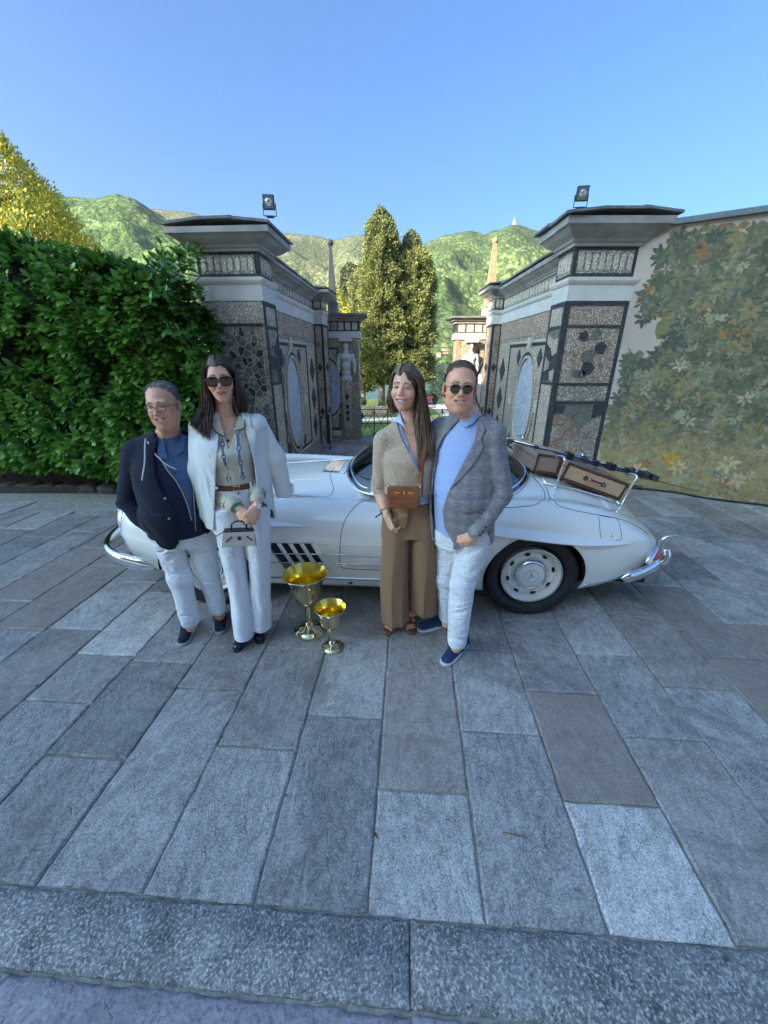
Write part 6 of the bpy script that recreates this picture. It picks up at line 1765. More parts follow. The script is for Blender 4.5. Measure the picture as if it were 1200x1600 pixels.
    def line(s, F, x, z, ys):
        D = np.full(ys.shape, .3); X = np.array([[[x]]], f4); Z = np.array([[[z]]], f4); Y = ys[None, :, None]
        for fn, l, u, k, mode in F.ops:
            d = fn(X, Y, Z)[0, :, 0]
            if mode == 's': D = np.maximum(D, -d)
            else:
                kk = k or 1e-6; hh = np.maximum(kk - np.abs(D - d), 0) / kk; D = np.minimum(D, d) - hh * hh * kk * .25
        return D
    def shoe(s, heel, ang, L, up_mat, sole_mat, style='slip', w_=.047):
        """heel: point on the ground; ang: heading of the toe about z (0 = -y)"""
        c, sn = math.cos(ang), math.sin(ang)
        M = Matrix.Translation((heel[0], heel[1], heel[2] if len(heel) > 2 else 0)) @ Matrix.Rotation(ang, 4, 'Z')
        pr2 = [(-.0, .55), (.12, .78), (.35, .80), (.6, .98), (.75, 1.0), (.9, .82), (.97, .55), (1, .2)]
        out2 = [(-b * w_, -a * L) for a, b in pr2] + [(b * w_ * .92, -a * L) for a, b in pr2[::-1]]
        S_ = MB(); th = .022 if style != 'sandal' else .024
        S_.prism(out2, lambda u, v, d: (u, v, d), .001, th); so_ = S_.build('shoe_sole' if style != 'sandal' else 'sandal_sole', sole_mat, s.o, bevel=.004); so_.matrix_local = M
        if style == 'slip' or style == 'flat':
            F = Field(); q = 1 if style == 'slip' else .82
            F.cone((0, -.035, .03), (0, -.10, .032), .036 * q, .04 * q, k=.02)
            F.cone((0, -.12, .038 * q + .004), (0, -L + .045, .024), .041 * q, .038 * q, k=.03, flat=((0, 0, 1), 1.35))
            F.cone((0, -.02, .03), (0, -.03, .075 * q), .03, .031, k=.02)
            F.cone((0, -.07, .03), (0, -.09, .075 * q), .034, .03, k=.02)
            o = s.cloth('shoe_upper', F, up_mat, .004, cutfn=lambda D, X, Y, Z: np.maximum(np.maximum(D, th - .002 - Z), -(np.sqrt((X / .033)**2 + ((Y + .055) / .048)**2) - 1) * .03 * (Z > .052 * q) - (Z <= .052 * q) * .5)); o.matrix_local = M
        if style == 'sandal':
            F = Field(); F.cone((0, -.03, .055), (0, -.10, .05), .028, .031, k=.02); F.cone((0, -.10, .05), (0, -L + .06, .038), .031, .03, k=.02, flat=((0, 0, 1), 1.5)); F.cone((0, -.03, .05), (0, -.02, .13), .027, .027, k=.02)
            for i in range(5): 
                x = (.024 - i * .012) * (1 if s.mir else -1); r_ = .0105 if i == 0 else .0075
                F.cone((x, -L + .065, .034), (x * 1.05, -L + .028 + i * .005 + (0 if i else -.003), .032), r_, r_ * .9, k=.004)
            me = F.mesh('ft', .003); s.skin_part(me, None, M)
            for (y, z, t_) in ((-L + .075, .045, 0), (-.12, .06, 0)):
                pts = [(-w_ * .93, y, .02), (-w_ * .7, y - .005, z * .95), (0, y - .012, z + .014), (w_ * .7, y - .005, z * .95), (w_ * .9, y, .02)]
                mb = MB(); P = smooth_path(pts, 4); vs_ = []
                for p in P: vs_ += [p + Vector((0, -.014, .001)), p + Vector((0, .014, .001)), p + Vector((0, .014, .004)), p + Vector((0, -.014, .004))]
                fs_ = [(4 * i + q, 4 * i + (q + 1) % 4, 4 * i + 4 + (q + 1) % 4, 4 * i + 4 + q) for i in range(len(P) - 1) for q in range(4)]
                o = mb.add(vs_, fs_).build('sandal_strap', up_mat, s.o, smooth=50); o.matrix_local = M
            o = MB().tube([(0, -.10, .08), (0, -L + .05, .055)], .005, 6).build('sandal_strap', up_mat, s.o); o.matrix_local = M
    def glasses(s, kind, lens_m, frame_m, y=-.101, z=.008, w_=.031, rx=.025, rz=.019, tilt=0):
        T = link('glasses' if kind == 'clear' else 'sunglasses', None, None, s.o); T.matrix_local = s.HM
        for q in (-1, 1):
            pts = []; n = 24
            for k in range(n):
                a = 6.2832 * k / n; cx, cz = math.cos(a), math.sin(a)
                if kind == 'aviator': e = 1 + .12 * (cz < 0) * abs(cz); px_ = rx * cx * (1 + .05 * cz) ; pz = rz * cz * e; px_ += q * -.002 * 0
                elif kind == 'square': px_ = rx * (abs(cx) ** .6) * (1 if cx > 0 else -1) * (1 + .08 * cz); pz = rz * (abs(cz) ** .6) * (1 if cz > 0 else -1)
                else: px_ = rx * (abs(cx) ** .8) * (1 if cx > 0 else -1); pz = rz * (abs(cz) ** .8) * (1 if cz > 0 else -1)
                xx = q * w_ + px_; pts.append((xx, y + .55 * max(0, abs(xx) - .02) ** 1.4, z + pz))
            c_ = (q * w_, y + .006, z)
            mb = MB(); mb.add([Vector(p) + Vector((0, .001, 0)) for p in pts] + [Vector((q * w_, y - .0 + .55 * max(0, w_ - .02) ** 1.4 - .0015, z))], [(i, (i + 1) % n, n) for i in range(n)])
            mb.build('lens', lens_m, T, fix=False, smooth=True)
            MB().tube(pts, .0012 if kind == 'aviator' else (.0026 if kind == 'square' else .0018), 6, close=True, caps=False).build('rim', frame_m, T, smooth=True, fix=False)
            MB().tube([(q * (w_ + rx), y + .012, z + .008), (q * .076, y + .05, z + .006), (q * .079, -.005, z + .002), (q * .077, .022, z - .012)], .0016 if kind != 'square' else .003, 6).build('temple', frame_m, T, smooth=True)
        MB().tube([(-w_ + rx * .9, y + .001, z + .004), (0, y - .002, z + .007), (w_ - rx * .9, y + .001, z + .004)], .0016, 6).build('bridge', frame_m, T, smooth=True)
        if kind == 'aviator': MB().tube([(-w_ + rx * .6, y + .001, z + .016), (0, y - .002, z + .0165), (w_ - rx * .6, y + .001, z + .016)], .0012, 6).build('bridge', frame_m, T, smooth=True)
        return T

def hair_mat(name, cols, rough=.38):
    m, t, b = newmat(name, cols[0], rough)
    a = t.n('Attribute', attribute_name='rnd').outputs['Fac']; n = len(cols)
    t.l(t.ramp(a, [(i / (n - 1), c) for i, c in enumerate(cols)]), b.inputs['Base Color']); b.inputs['Specular IOR Level'].default_value = .6
    return m
def strands(paths, r, parent, mat, rs_, nm='hair', flat=1):
    """ribbon-like locks following the given centre lines"""
    V = []; Fq = []; rn = []; o = 0
    for P in paths:
        P = [np.array(p) for p in P]; n = len(P); v = rs_.random()
        for i, p in enumerate(P):
            t = P[min(n - 1, i + 1)] - P[max(0, i - 1)]; t = t / (np.linalg.norm(t) + 1e-9); u = np.cross(t, (0.3, 1, .2)); u /= np.linalg.norm(u) + 1e-9; w_ = np.cross(t, u)
            k = r * (1 if i < n - 2 else .5 if i == n - 2 else .12)
            for a in (0, 2.094, 4.189): V.append(p + (u * math.cos(a) + w_ * math.sin(a)) * k); rn.append(v)
        for i in range(n - 1):
            for a in range(3): Fq.append((o + 3 * i + a, o + 3 * i + (a + 1) % 3, o + 3 * i + 3 + (a + 1) % 3, o + 3 * i + 3 + a))
        o += 3 * n
    me = np_mesh(nm, np.array(V), np.array(Fq)); a = me.attributes.new('rnd', 'FLOAT', 'POINT'); a.data.foreach_set('value', np.array(rn, f4))
    return link(nm, me, mat, parent)
# ---------------------------------------------------------------- people
def gp(P, px, py):
    a = (px - 600) / 601; b = (py - 800) / 601; yy = math.cos(T0) - b * math.sin(T0); zz = -math.sin(T0) - b * math.cos(T0); k = -1.8 / zz
    return P.I @ Vector((a * k, yy * k, 0))
def headc(P, px, py, Y, R, sc):
    return P.at(px, py, Y) - R.to_3x3() @ Vector((0, -.09, .009)) * sc
def put_shoe(P, heel_px, toe_px, up, so, style, L=None, w_=.047):
    h, t = gp(P, *heel_px), gp(P, *toe_px); d = t - h
    P.shoe(h, math.atan2(d.x, -d.y), L or d.length, up, so, style, w_)
def row(p, rx, ry, dy=0, dx=0): return (p.z, p.x + dx, p.y + dy, rx, ry)
def opening(left, right, y0=.02):
    """cut away the front between two edges given as (z, x) rows"""
    lz, lx = zip(*sorted(left)); rz, rx = zip(*sorted(right))
    def fn(D, X, Y, Z):
        d = np.maximum(np.maximum(np.interp(Z, lz, lx) - X, X - np.interp(Z, rz, rx)), Y - y0)
        return np.maximum(D, -d.astype(f4))
    return fn
def shell(th):
    return lambda D, X, Y, Z: np.maximum(D, -(D + th))
def below(z): return lambda D, X, Y, Z: np.maximum(D, z - Z)
def above(z): return lambda D, X, Y, Z: np.maximum(D, Z - z)
def seq(*fs):
    def fn(D, X, Y, Z):
        for f_ in fs: D = f_(D, X, Y, Z)
        return D
    return fn
M_denimw = fabric('white_denim', (.74, .75, .78), .8, var=.04, bump=.6, bs=26, sheen=.1, crease=.6)
M_whitetr = fabric('white_trouser_cloth', (.76, .76, .79), .8, var=.03, bump=.45, bs=22, sheen=.1, crease=.3)
M_gold = simple('gold', (.85, .6, .22), .18, 1, var=0)
M_pearl = simple('pearl', (.75, .72, .66), .3, var=0)
M_lensd, _t, _b = newmat('dark_lens', (.015, .012, .012), .06, Coat_Weight=.5)
M_lensc = bpy.data.materials.new('clear_lens_glass'); M_lensc.use_nodes = True
_t = NT(M_lensc); _tr = _t.n('BsdfTransparent'); _gl = _t.n('BsdfGlossy', i_Roughness=.03); _ms = _t.n('MixShader', i_Fac=.12)
_t.l(_tr.outputs[0], _ms.inputs[1]); _t.l(_gl.outputs[0], _ms.inputs[2]); _t.l(_ms.outputs[0], M_lensc.node_tree.nodes['Material Output'].inputs[0])
M_sole = simple('white_rubber_sole', (.7, .7, .7), .6, var=.05)
M_soleg = simple('grey_rubber_sole', (.35, .35, .34), .6, var=.05)
M_nail = simple('nail_polish', (.75, .68, .66), .2, var=0)


def trouser_seams(P, F, paths, mat):
    for pts in paths:
        q = [P.at(x, y, 2.05) for x, y in pts]; P.on(F, [(p.x, p.z) for p in q], .0013, 'seam', mat, off=.0003, start=-.5)
M_stitch = simple('darker_seam', (.45, .46, .5), .8, var=0)  # seam lines slightly darker than the trouser cloth
# ======== man in the grey checked blazer
P = Person('smiling man in grey checked blazer, blue shirt, aviator sunglasses and white jeans, hand in pocket', .43, 2.05, rad(-12), (.80, .42, .27), (.5, .2, .16), (.12, .075, .05))
P.mir = False
R = rotm(rad(6), rad(2), rad(2)); sc = .965
c = headc(P, 721, 606, 1.955, R, sc); nb = P.at(734, 656, 2.10)
P.head(c, R, sc, wide=1.06, jowl=1, smile=1, neck=nb, neck_r=.054, brow=(.16, .09, .06), scalp=((.26, .16, .11), .100, None, .004))
P.glasses('aviator', M_lensd, simple('gunmetal', (.2, .2, .2), .25, 1, var=0), w_=.030, rx=.0265, rz=.021, z=.004)
S1 = P.at(690, 672, 2.20); S2 = P.at(773, 678, 2.03); E2 = P.at(784, 772, 2.00); Wr = P.at(744, 832, 1.93)
hipc = P.at(722, 835, 2.10); bel = P.at(722, 770, 2.09); ch = P.at(730, 715, 2.10); nk = P.at(735, 657, 2.11)
def torso(F, g, k=.03):
    F.loft([row(hipc, .165 + g, .130 + g, 0), row(bel, .165 + g, .142 + g, -.02), row(ch, .178 + g, .128 + g, 0), row(P.at(732, 690, 2.1), .170 + g, .105 + g, .0), row(nk + Vector((0, 0, .03)), .07 + g, .066 + g, .0)], k=k)
    F.cone(nk + Vector((-.02, 0, -.015)), S1, .055 + g, .052 + g, k=.05); F.cone(nk + Vector((.02, 0, -.015)), S2, .055 + g, .052 + g, k=.05)
Fs = Field(); torso(Fs, -.006)
P.cloth('shirt', Fs, fabric('light_blue_shirt', (.36, .48, .78), .7, var=.06, bump=.3, bs=40), .006, cutfn=seq(above(nk.z + .012), folds([((bel.x - .08, bel.y - .1, bel.z + .05), (.3, 0, 1), .05, .003, .10)])))
for pts in (((742, 643), (748, 653), (741, 662), (727, 671), (716, 664), (730, 657)),):
    q = [P.at(x, y, 1.98) for x, y in pts]; P.layer('shirt_collar', Fs, [(p.x, p.z) for p in q], bpy.data.materials['light_blue_shirt'], .0035, .012, .004, yclip=.03)
F = Field(); F.chain([nk + Vector((0, .0, -.02)), nk + Vector((0, .01, .035))], [.074, .070], k=0)
P.cloth('collar_band', F, bpy.data.materials['light_blue_shirt'], .004, cutfn=seq(shell(.006), opening([(0, nk.x - .03), (2, nk.x - .03)], [(0, nk.x + .022), (2, nk.x + .022)], nk.y), lambda D, X, Y, Z: np.maximum(D, Z - (nk.z + .010 + (Y - nk.y) * .5))))
for i in range(6):
    p_ = P.at(707 - i * 4.5, 682 + i * 19, 1.96); z = p_.z; x = p_.x; ys = np.linspace(-.4, .2, 300, dtype=f4); D_ = P.line(Fs, x, z, ys); k_ = int(np.argmax(D_ < 0)); MB().sphere((x, float(ys[k_]) - .003, z), (.005, .003, .005), 8).build('button', M_pearl, P.o)
Fj = Field(); torso(Fj, .012)
hem = P.at(722, 842, 2.10); Fj.loft([(hem.z - .005, hem.x, hem.y, .188, .150), (bel.z, bel.x, bel.y - .02, .180, .156)], k=.02)
Fj.chain([S2 + Vector((-.008, 0, -.004)), E2, Wr], [.062, .057, .047], k=.009)
S1e = P.at(672, 745, 2.30); Fj.chain([S1, S1e], [.07, .055], k=.03)
M_plaid, _t, _b = newmat('checked_wool', (.2, .21, .25), .85); _b.inputs['Sheen Weight'].default_value = .25
_co = _t.coord(); _sx = _t.n('SeparateXYZ'); _t.l(_co, _sx.inputs[0]); _w = _t.noise(3, 2, .5, _co)
def _line(src, per, wd, ph=0):
    a = _t.math('ADD', _t.math('MULTIPLY', src, 1 / per), ph); a = _t.math('ADD', a, _t.math('MULTIPLY', _w, .25)); a = _t.math('FRACT', a); a = _t.math('ABSOLUTE', _t.math('SUBTRACT', a, .5))
    return _t.math('LESS_THAN', a, wd)
_lx = _line(_sx.outputs[0], .062, .05); _lz = _line(_sx.outputs[2], .07, .045); _bx = _line(_sx.outputs[0], .062, .18, .5); _bz = _line(_sx.outputs[2], .07, .18, .5)
_n = _t.noise(60, 4, .7, _co); _n2 = _t.noise(500, 2, .6, _co)
_c = _t.ramp(_n, [(.3, (.17, .16, .165)), (.7, (.30, .28, .28))]); _c = _t.mix(_t.math('MULTIPLY', _t.math('MAXIMUM', _lx, _lz), .2), _c, (.46, .47, .51)); _c = _t.mix(_t.math('MULTIPLY', _t.math('MAXIMUM', _bx, _bz), .28), _c, (.10, .11, .15))
_t.l(_c, _b.inputs['Base Color']); _t.l(_t.bump(_t.math('ADD', _n, _n2), .3, .003), _b.inputs['Normal'])
eL = [P.at(x, y, 1.96) for x, y in ((713, 655), (694, 682), (680, 712), (672, 760), (667, 800), (660, 850))]
eR = [P.at(x, y, 1.94) for x, y in ((748, 655), (742, 690), (722, 730), (700, 770), (690, 800), (694, 830), (708, 852))]
P.cloth('blazer', Fj, M_plaid, .0055, cutfn=seq(folds([((E2.x, E2.y, E2.z), (.2, 0, 1), .045, .0055, .10), ((Wr.x + .03, Wr.y, Wr.z + .08), (.5, 0, 1), .035, .004, .07), ((S2.x, S2.y - .03, S2.z - .12), (.8, 0, .5), .06, .003, .10), ((bel.x + .1, bel.y - .13, bel.z), (.6, 0, 1), .07, .004, .12)], .0012), shell(.011),
        opening([(p.z, p.x) for p in eL], [(p.z, p.x) for p in eR], .0), above(nk.z + .035), lambda D, X, Y, Z: np.maximum(D, (Wr.z - .012 - Z - (Wr.x - X) * .5) * (X > Wr.x - .09) * (Y < Wr.y + .07) - .2 * ((X <= Wr.x - .09) | (Y >= Wr.y + .07))), lambda D, X, Y, Z: np.where((Y > hem.y - .2), np.maximum(D, hem.z - .008 + .018 * np.sin(X * 9) - Z), D)))
lp = [P.at(x, y, 1.94) for x, y in ((748, 655), (760, 672), (752, 690), (757, 700), (740, 728), (700, 769), (722, 728), (741, 692))]
P.layer('lapel', Fj, [(p.x, p.z) for p in lp], M_plaid, .004, .005, .004, yclip=.05)
pf = [P.at(x, y, 1.93) for x, y in ((722, 788), (752, 786), (751, 797), (723, 800))]
P.layer('pocket_flap', Fj, [(p.x, p.z) for p in pf], M_plaid, .0035, .005, .003)
for (x, y) in ((756, 824), (751, 830), (747, 836)):
    p = P.at(x + 3, y, 1.88); MB().sphere(p, (.006, .004, .006), 8).build('cuff_button', M_black, P.o)
p = P.at(694, 800, 1.935); 
# jeans
h1 = P.at(703, 838, 2.15); h2 = P.at(742, 838, 2.05); k1 = P.at(697, 905, 2.15); a1_ = P.at(699, 962, 2.17); k2 = P.at(722, 915, 1.99); a2_ = P.at(714, 1001, 1.93)
Ft = Field(); Ft.loft([row((h1 + h2) / 2 + Vector((0, 0, -.05)), .165, .125), row(hipc + Vector((0, 0, .04)), .170, .128)], k=.03)
Ft.chain([h1, k1, a1_], [.092, .068, .056], k=.03).chain([h2, k2, a2_], [.098, .073, .060], k=.008)
P.cloth('jeans', Ft, M_denimw, .0055, cutfn=seq(folds([((k2.x, k2.y - .05, k2.z + .03), (.3, 0, 1), .06, .007, .12), ((k2.x, k2.y - .05, k2.z - .14), (-.3, 0, 1), .05, .006, .09), ((h2.x, h2.y - .08, h2.z - .10), (-.8, 0, 1), .06, .006, .10), ((a2_.x, a2_.y, a2_.z + .06), (.1, 0, 1), .035, .006, .06), ((k1.x, k1.y - .05, k1.z), (.3, 0, 1), .05, .006, .10), ((a1_.x, a1_.y, a1_.z + .05), (0, 0, 1), .035, .006, .06), ((h1.x, h1.y - .08, h1.z - .06), (.8, 0, 1), .05, .004, .09)], .0015),
        lambda D, X, Y, Z: np.maximum(D, np.where(np.abs(X - a2_.x) + np.abs(Y - a2_.y) < np.abs(X - a1_.x) + np.abs(Y - a1_.y), a2_.z - .028 - Z, a1_.z - .03 - Z))))
trouser_seams(P, Ft, [((703, 846), (706, 860), (702, 872)), ((735, 848), (728, 860), (716, 868)), ((752, 850), (748, 900), (740, 950), (733, 990)), ((700, 994), (712, 997), (726, 993))], M_stitch)
M_navysh = fabric('navy_canvas', (.025, .045, .12), .8, bump=.3)
put_shoe(P, (728, 1004), (690, 1042), M_navysh, M_sole, 'slip', .285, .050)
put_shoe(P, (706, 972), (655, 985), M_navysh, M_sole, 'slip', .28, .05)
P.limb([h2 + Vector((0, 0, .05)), k2, a2_, a2_ + Vector((.0, .0, -.05))], [.07, .05, .038, .036], h=.01)
P.limb([h1 + Vector((0, 0, .05)), k1, a1_, a1_ + Vector((0, .0, -.06))], [.07, .05, .038, .036], h=.01)
F = Field(); torso(F, -.03); P.skin_part(F.mesh('t', .012)); P.limb([S2, E2, Wr], [.045, .04, .028], h=.008); P.limb([S1, S1e, P.at(640, 760, 2.40)], [.045, .04, .03], h=.008)
P.hand(Wr + (P.at(722, 832, 1.93) - Wr) * .15 + Vector((0, 0, -.008)), P.at(714, 836, 1.96) - Wr, (0, .6, -.35), 1, curl=.9, L=.165, r=1.1)
P.finish_body(skin_mat('skin_ruddy', P.skin))
M_h1 = hair_mat('brown_hair', [(.07, .045, .03), (.14, .09, .06), (.24, .16, .11)])
rs_ = np.random.RandomState(3)
def short_hair(P, mat, hl=.06, back=-.06, dens=1500, temple=.0, top_thin=0.0, L=.03):
    """short hair: thousands of fine combed strands rooted on the scalp inside an uneven hairline"""
    w_ = P.wide; paths = []; n = 0
    while n < dens:
        v = rs_.standard_normal(3); v /= np.linalg.norm(v)
        p = np.array([0, .016, .045]) + v * np.array([.0755 * w_, .0945, .0835])
        line = np.interp(p[1], [-.09, -.05, -.02, .02, .05, .11], [hl + .02, hl, hl - .045 + temple, -.01, back, back]) + rs_.normal() * .004
        if p[2] < line: continue
        if p[1] < .03 and abs(p[0]) > .068 * w_ and p[2] < .015: continue
        n += 1
        if top_thin and p[2] > .085 and p[1] < .05 and rs_.random() < top_thin: continue
        N = v / np.array([.0755 * w_, .0945, .0835]); N /= np.linalg.norm(N)
        g = np.array([.35 + np.sign(p[0]) * .1, .45, -.7 if p[2] < .07 else -.05]) + rs_.standard_normal(3) * .22; g = g - N * (g @ N); g /= np.linalg.norm(g); l_ = L * rs_.uniform(.5, 1.15)
        lift = .0035 + .004 * (p[2] > .08)
        paths.append([p - N * .001, p + g * l_ * .35 + N * lift, p + g * l_ * .7 + N * lift * 1.1, p + g * l_ + N * lift * .6])
    o2 = strands(paths, .0009, P.o, mat, rs_); o2.matrix_local = P.HM
short_hair(P, M_h1, hl=.100, temple=.004, dens=4200, L=.022, top_thin=.35)
MAN2 = P

# ======== young woman in beige knit and brown trousers
P = Person('young woman with long straight brown hair, beige knit top, wide brown trousers and sandals', .12, 2.17, rad(-4), (.78, .44, .30), (.5, .18, .16), (.09, .055, .035))
P.mir = False
R = rotm(rad(-14), rad(0), rad(3)); sc = .94
c = headc(P, 627, 606, 2.06, R, sc); nb = P.at(642, 653, 2.19)
P.head(c, R, sc, fem=True, smile=1, neck=nb, neck_r=.045, brow=(.05, .03, .02), scalp=((.05, .03, .018), .095, -.02, .0))
S1 = P.at(600, 688, 2.17); S2 = P.at(677, 686, 2.20); E1 = P.at(592, 768, 2.20); W1 = P.at(605, 806, 2.09)
nk = P.at(642, 659, 2.20); ch = P.at(638, 715, 2.18); wa = P.at(640, 775, 2.19); hip = P.at(641, 820, 2.19)
def torso(F, g, k=.03):
    F.loft([row(hip, .165 + g, .118 + g), row(wa, .140 + g, .105 + g), row(P.at(638, 735, 2.18), .140 + g, .108 + g, -.005), row(ch, .150 + g, .112 + g, -.012), row(P.at(640, 688, 2.19), .135 + g, .082 + g), row(nk + Vector((0, 0, .03)), .052 + g, .050 + g)], k=k)
    F.cone(nk + Vector((-.02, 0, -.03)), S1, .042 + g, .042 + g, k=.05); F.cone(nk + Vector((.02, 0, -.03)), S2, .042 + g, .042 + g, k=.05)
F = Field(); torso(F, -.012); P.skin_part(F.mesh('t', .006)); Fk = F
M_bluesh = fabric('pale_blue_cotton', (.5, .6, .85), .7, var=.04)
Fs = Field(); torso(Fs, -.002)
vL = [P.at(x, y, 2.08) for x, y in ((622, 655), (628, 672), (640, 700), (652, 722), (656, 740))]; vR = [P.at(x, y, 2.08) for x, y in ((662, 655), (664, 680), (662, 705), (657, 740))]
P.cloth('shirt', Fs, M_bluesh, .005, cutfn=seq(above(nk.z + .0), below(wa.z - .02), shell(.006), opening([(p.z, p.x) for p in vL], [(p.z, p.x) for p in vR], .0)))
cl = [P.at(x, y, 2.06) for x, y in ((624, 648), (608, 657), (598, 662), (603, 666), (620, 664), (634, 672), (627, 660))]
P.layer('shirt_collar', Fs, [(p.x, p.z) for p in cl], M_bluesh, .003, .016, .004, yclip=.1)
M_knit, _t, _b = newmat('beige_knit', (.36, .3, .21), .95); _b.inputs['Sheen Weight'].default_value = .5
_co = _t.coord(); _n = _t.noise(70, 5, .75, _co); _n2 = _t.vor(260, 'F1', _co)
_t.l(_t.ramp(_n, [(.3, (.42, .29, .19)), (.55, (.60, .44, .31)), (.72, (.76, .61, .46))]), _b.inputs['Base Color']); _t.l(_t.bump(_t.math('ADD', _n, _n2), .7, .004), _b.inputs['Normal'])
Fj = Field(); torso(Fj, .012)
Fj.chain([S1 + Vector((-.004, -.01, 0)), E1, E1 + (W1 - E1) * .35], [.054, .047, .041], k=.010); E2 = P.at(690, 765, 2.26); Fj.chain([S2, E2], [.055, .05], k=.03)
vL2 = [P.at(x, y, 2.07) for x, y in ((615, 650), (623, 676), (634, 700), (648, 722), (657, 742), (659, 770))]; vR2 = [P.at(x, y, 2.07) for x, y in ((675, 650), (668, 690), (664, 720), (660, 745), (660, 770))]
P.cloth('knit_top', Fj, M_knit, .005, cutfn=seq(folds([((E1.x, E1.y, E1.z), (0, 0, 1), .04, .005, .08), ((wa.x, wa.y - .1, wa.z + .04), (.2, 0, 1), .05, .004, .12), ((S1.x + .03, S1.y - .05, S1.z - .06), (.7, 0, .7), .05, .003, .06)], .0018), below(P.at(630, 777, 2.09).z), shell(.009), opening([(p.z, p.x) for p in vL2], [(p.z, p.x) for p in vR2], .0), above(nk.z + .0)))
P.on(Fj, [(vL2[i].x - .004, vL2[i].z) for i in range(6)], .0045, 'knit_edging', M_knit, off=.002)
for i in range(3): 
    p = vL2[4] + Vector((-.012, 0, -.03 - .035 * i)); 
P.limb([E1 + Vector((0, 0, .02)), E1 + (W1 - E1) * .5, W1], [.042, .034, .025], h=.004)
P.limb([S1, E1], [.036, .034], h=.008); P.limb([S2, E2, P.at(690, 800, 2.3)], [.036, .034, .03], h=.008)
P.hand(W1, P.at(614, 832, 2.06) - W1, (.9, .5, -.1), -1, curl=.55, L=.165, r=.9, thumb_in=.6, curls=[.35, .55, .75, .9])
hd = P.at(614, 832, 2.06) - W1
# trousers
M_brown = fabric('brown_crepe', (.27, .155, .088), .75, var=.06, bump=.2, bs=18)
L1 = [P.at(x, y, Y) for x, y, Y in ((619, 800, 2.17), (619, 850, 2.16), (617, 905, 2.16), (618, 968, 2.16))]; L2 = [P.at(x, y, Y) for x, y, Y in ((661, 800, 2.19), (660, 850, 2.18), (661, 900, 2.18), (661, 952, 2.19))]
Ft = Field(); Ft.loft([row(hip + Vector((0, 0, -.05)), .168, .125), row(hip + Vector((0, 0, .03)), .158, .12), row(P.at(640, 782, 2.19), .142, .11)], k=.03)
Ft.loft([row(L1[3], .096, .10), row(L1[2], .094, .11), row(L1[1], .088, .115), row(L1[0], .08, .11)], k=.03); Ft.loft([row(L2[3], .096, .10), row(L2[2], .094, .11), row(L2[1], .090, .115), row(L2[0], .082, .11)], k=.006)
def pleats(D, X, Y, Z):
    z0 = hip.z; k_ = np.clip((z0 - Z) / .5, 0.15, 1)
    return D + (0.0095 * k_ * (np.abs(np.sin(X * 44 + .8 * np.sin(Z * 4) + Y * 9)) ** .6 - .5) + .003 * np.sin(X * 17 + Z * 2)).astype(f4)
P.cloth('trousers', Ft, M_brown, .0055, cutfn=pleats)
tb = P.at(625, 800, 2.05); Fq = Ft
M_tie = fabric('ochre_tie_cloth', (.34, .2, .09), .75)
P.layer('waist_tie', Ft, [(tb.x - .03, tb.z + .02), (tb.x + .045, tb.z + .02), (tb.x + .05, tb.z - .03), (tb.x + .035, tb.z - .11), (tb.x + .005, tb.z - .10), (tb.x - .01, tb.z - .03)], M_tie, .0045, .006, .005)
M_sandal = simple('tan_sandal_leather', (.24, .1, .05), .5, var=.12, scale=30)
P.mir = True; put_shoe(P, (620, 960), (602, 998), M_sandal, M_sandal, 'sandal', .25, .045)
P.mir = False; put_shoe(P, (642, 958), (642, 1000), M_sandal, M_sandal, 'sandal', .25, .045)
P.limb([L1[2], P.at(618, 962, 2.27), gp(P, 620, 962) + Vector((0, 0, .06))], [.05, .036, .032], h=.005); P.limb([L2[2], P.at(643, 955, 2.28), gp(P, 642, 960) + Vector((0, 0, .06))], [.05, .036, .032], h=.005)
P.finish_body(skin_mat('skin_fair', P.skin))
# bracelets and ring
def bangle(P, c, ax, r, th, mat, nm='bracelet', n=28):
    q = Vector(ax).to_track_quat('Z', 'Y').to_matrix(); mb = MB(); mb.tube([Vector(c) + q @ Vector((r * math.cos(a), r * .85 * math.sin(a), 0)) for a in [6.2832 * k / n for k in range(n)]], th, 6, close=True, caps=False); return mb.build(nm, mat, P.o, smooth=True, fix=False)
dW = (W1 - E1).normalized()
for k, (m_, t_) in enumerate(((M_gold, .0035), (M_gold, .003), (simple('green_cord', (.03, .12, .08), .7, var=0), .004), (M_gold, .0025))): bangle(P, W1 - dW * (.012 + .012 * k), dW, .0285 + .001 * k, t_, m_)
MB().tube([W1 - dW * .03 + Vector((-.02, -.025, 0)), W1 - dW * .025 + Vector((-.045, -.03, -.012)), W1 - dW * .02 + Vector((-.062, -.03, -.018))], .0045, 6).build('bracelet_tassel', simple('green_tassel', (.02, .1, .08), .7, var=0), P.o, smooth=True)
def necklace(P, F, pts, r, mat, off=.002, bead=0):
    return P.on(F, pts, r, 'necklace', mat, off=off)
necklace(P, Fk, [(nk.x - .045, nk.z - .02), (nk.x - .02, nk.z - .052), (nk.x + .008, nk.z - .058), (nk.x + .04, nk.z - .03)], .0014, M_gold)
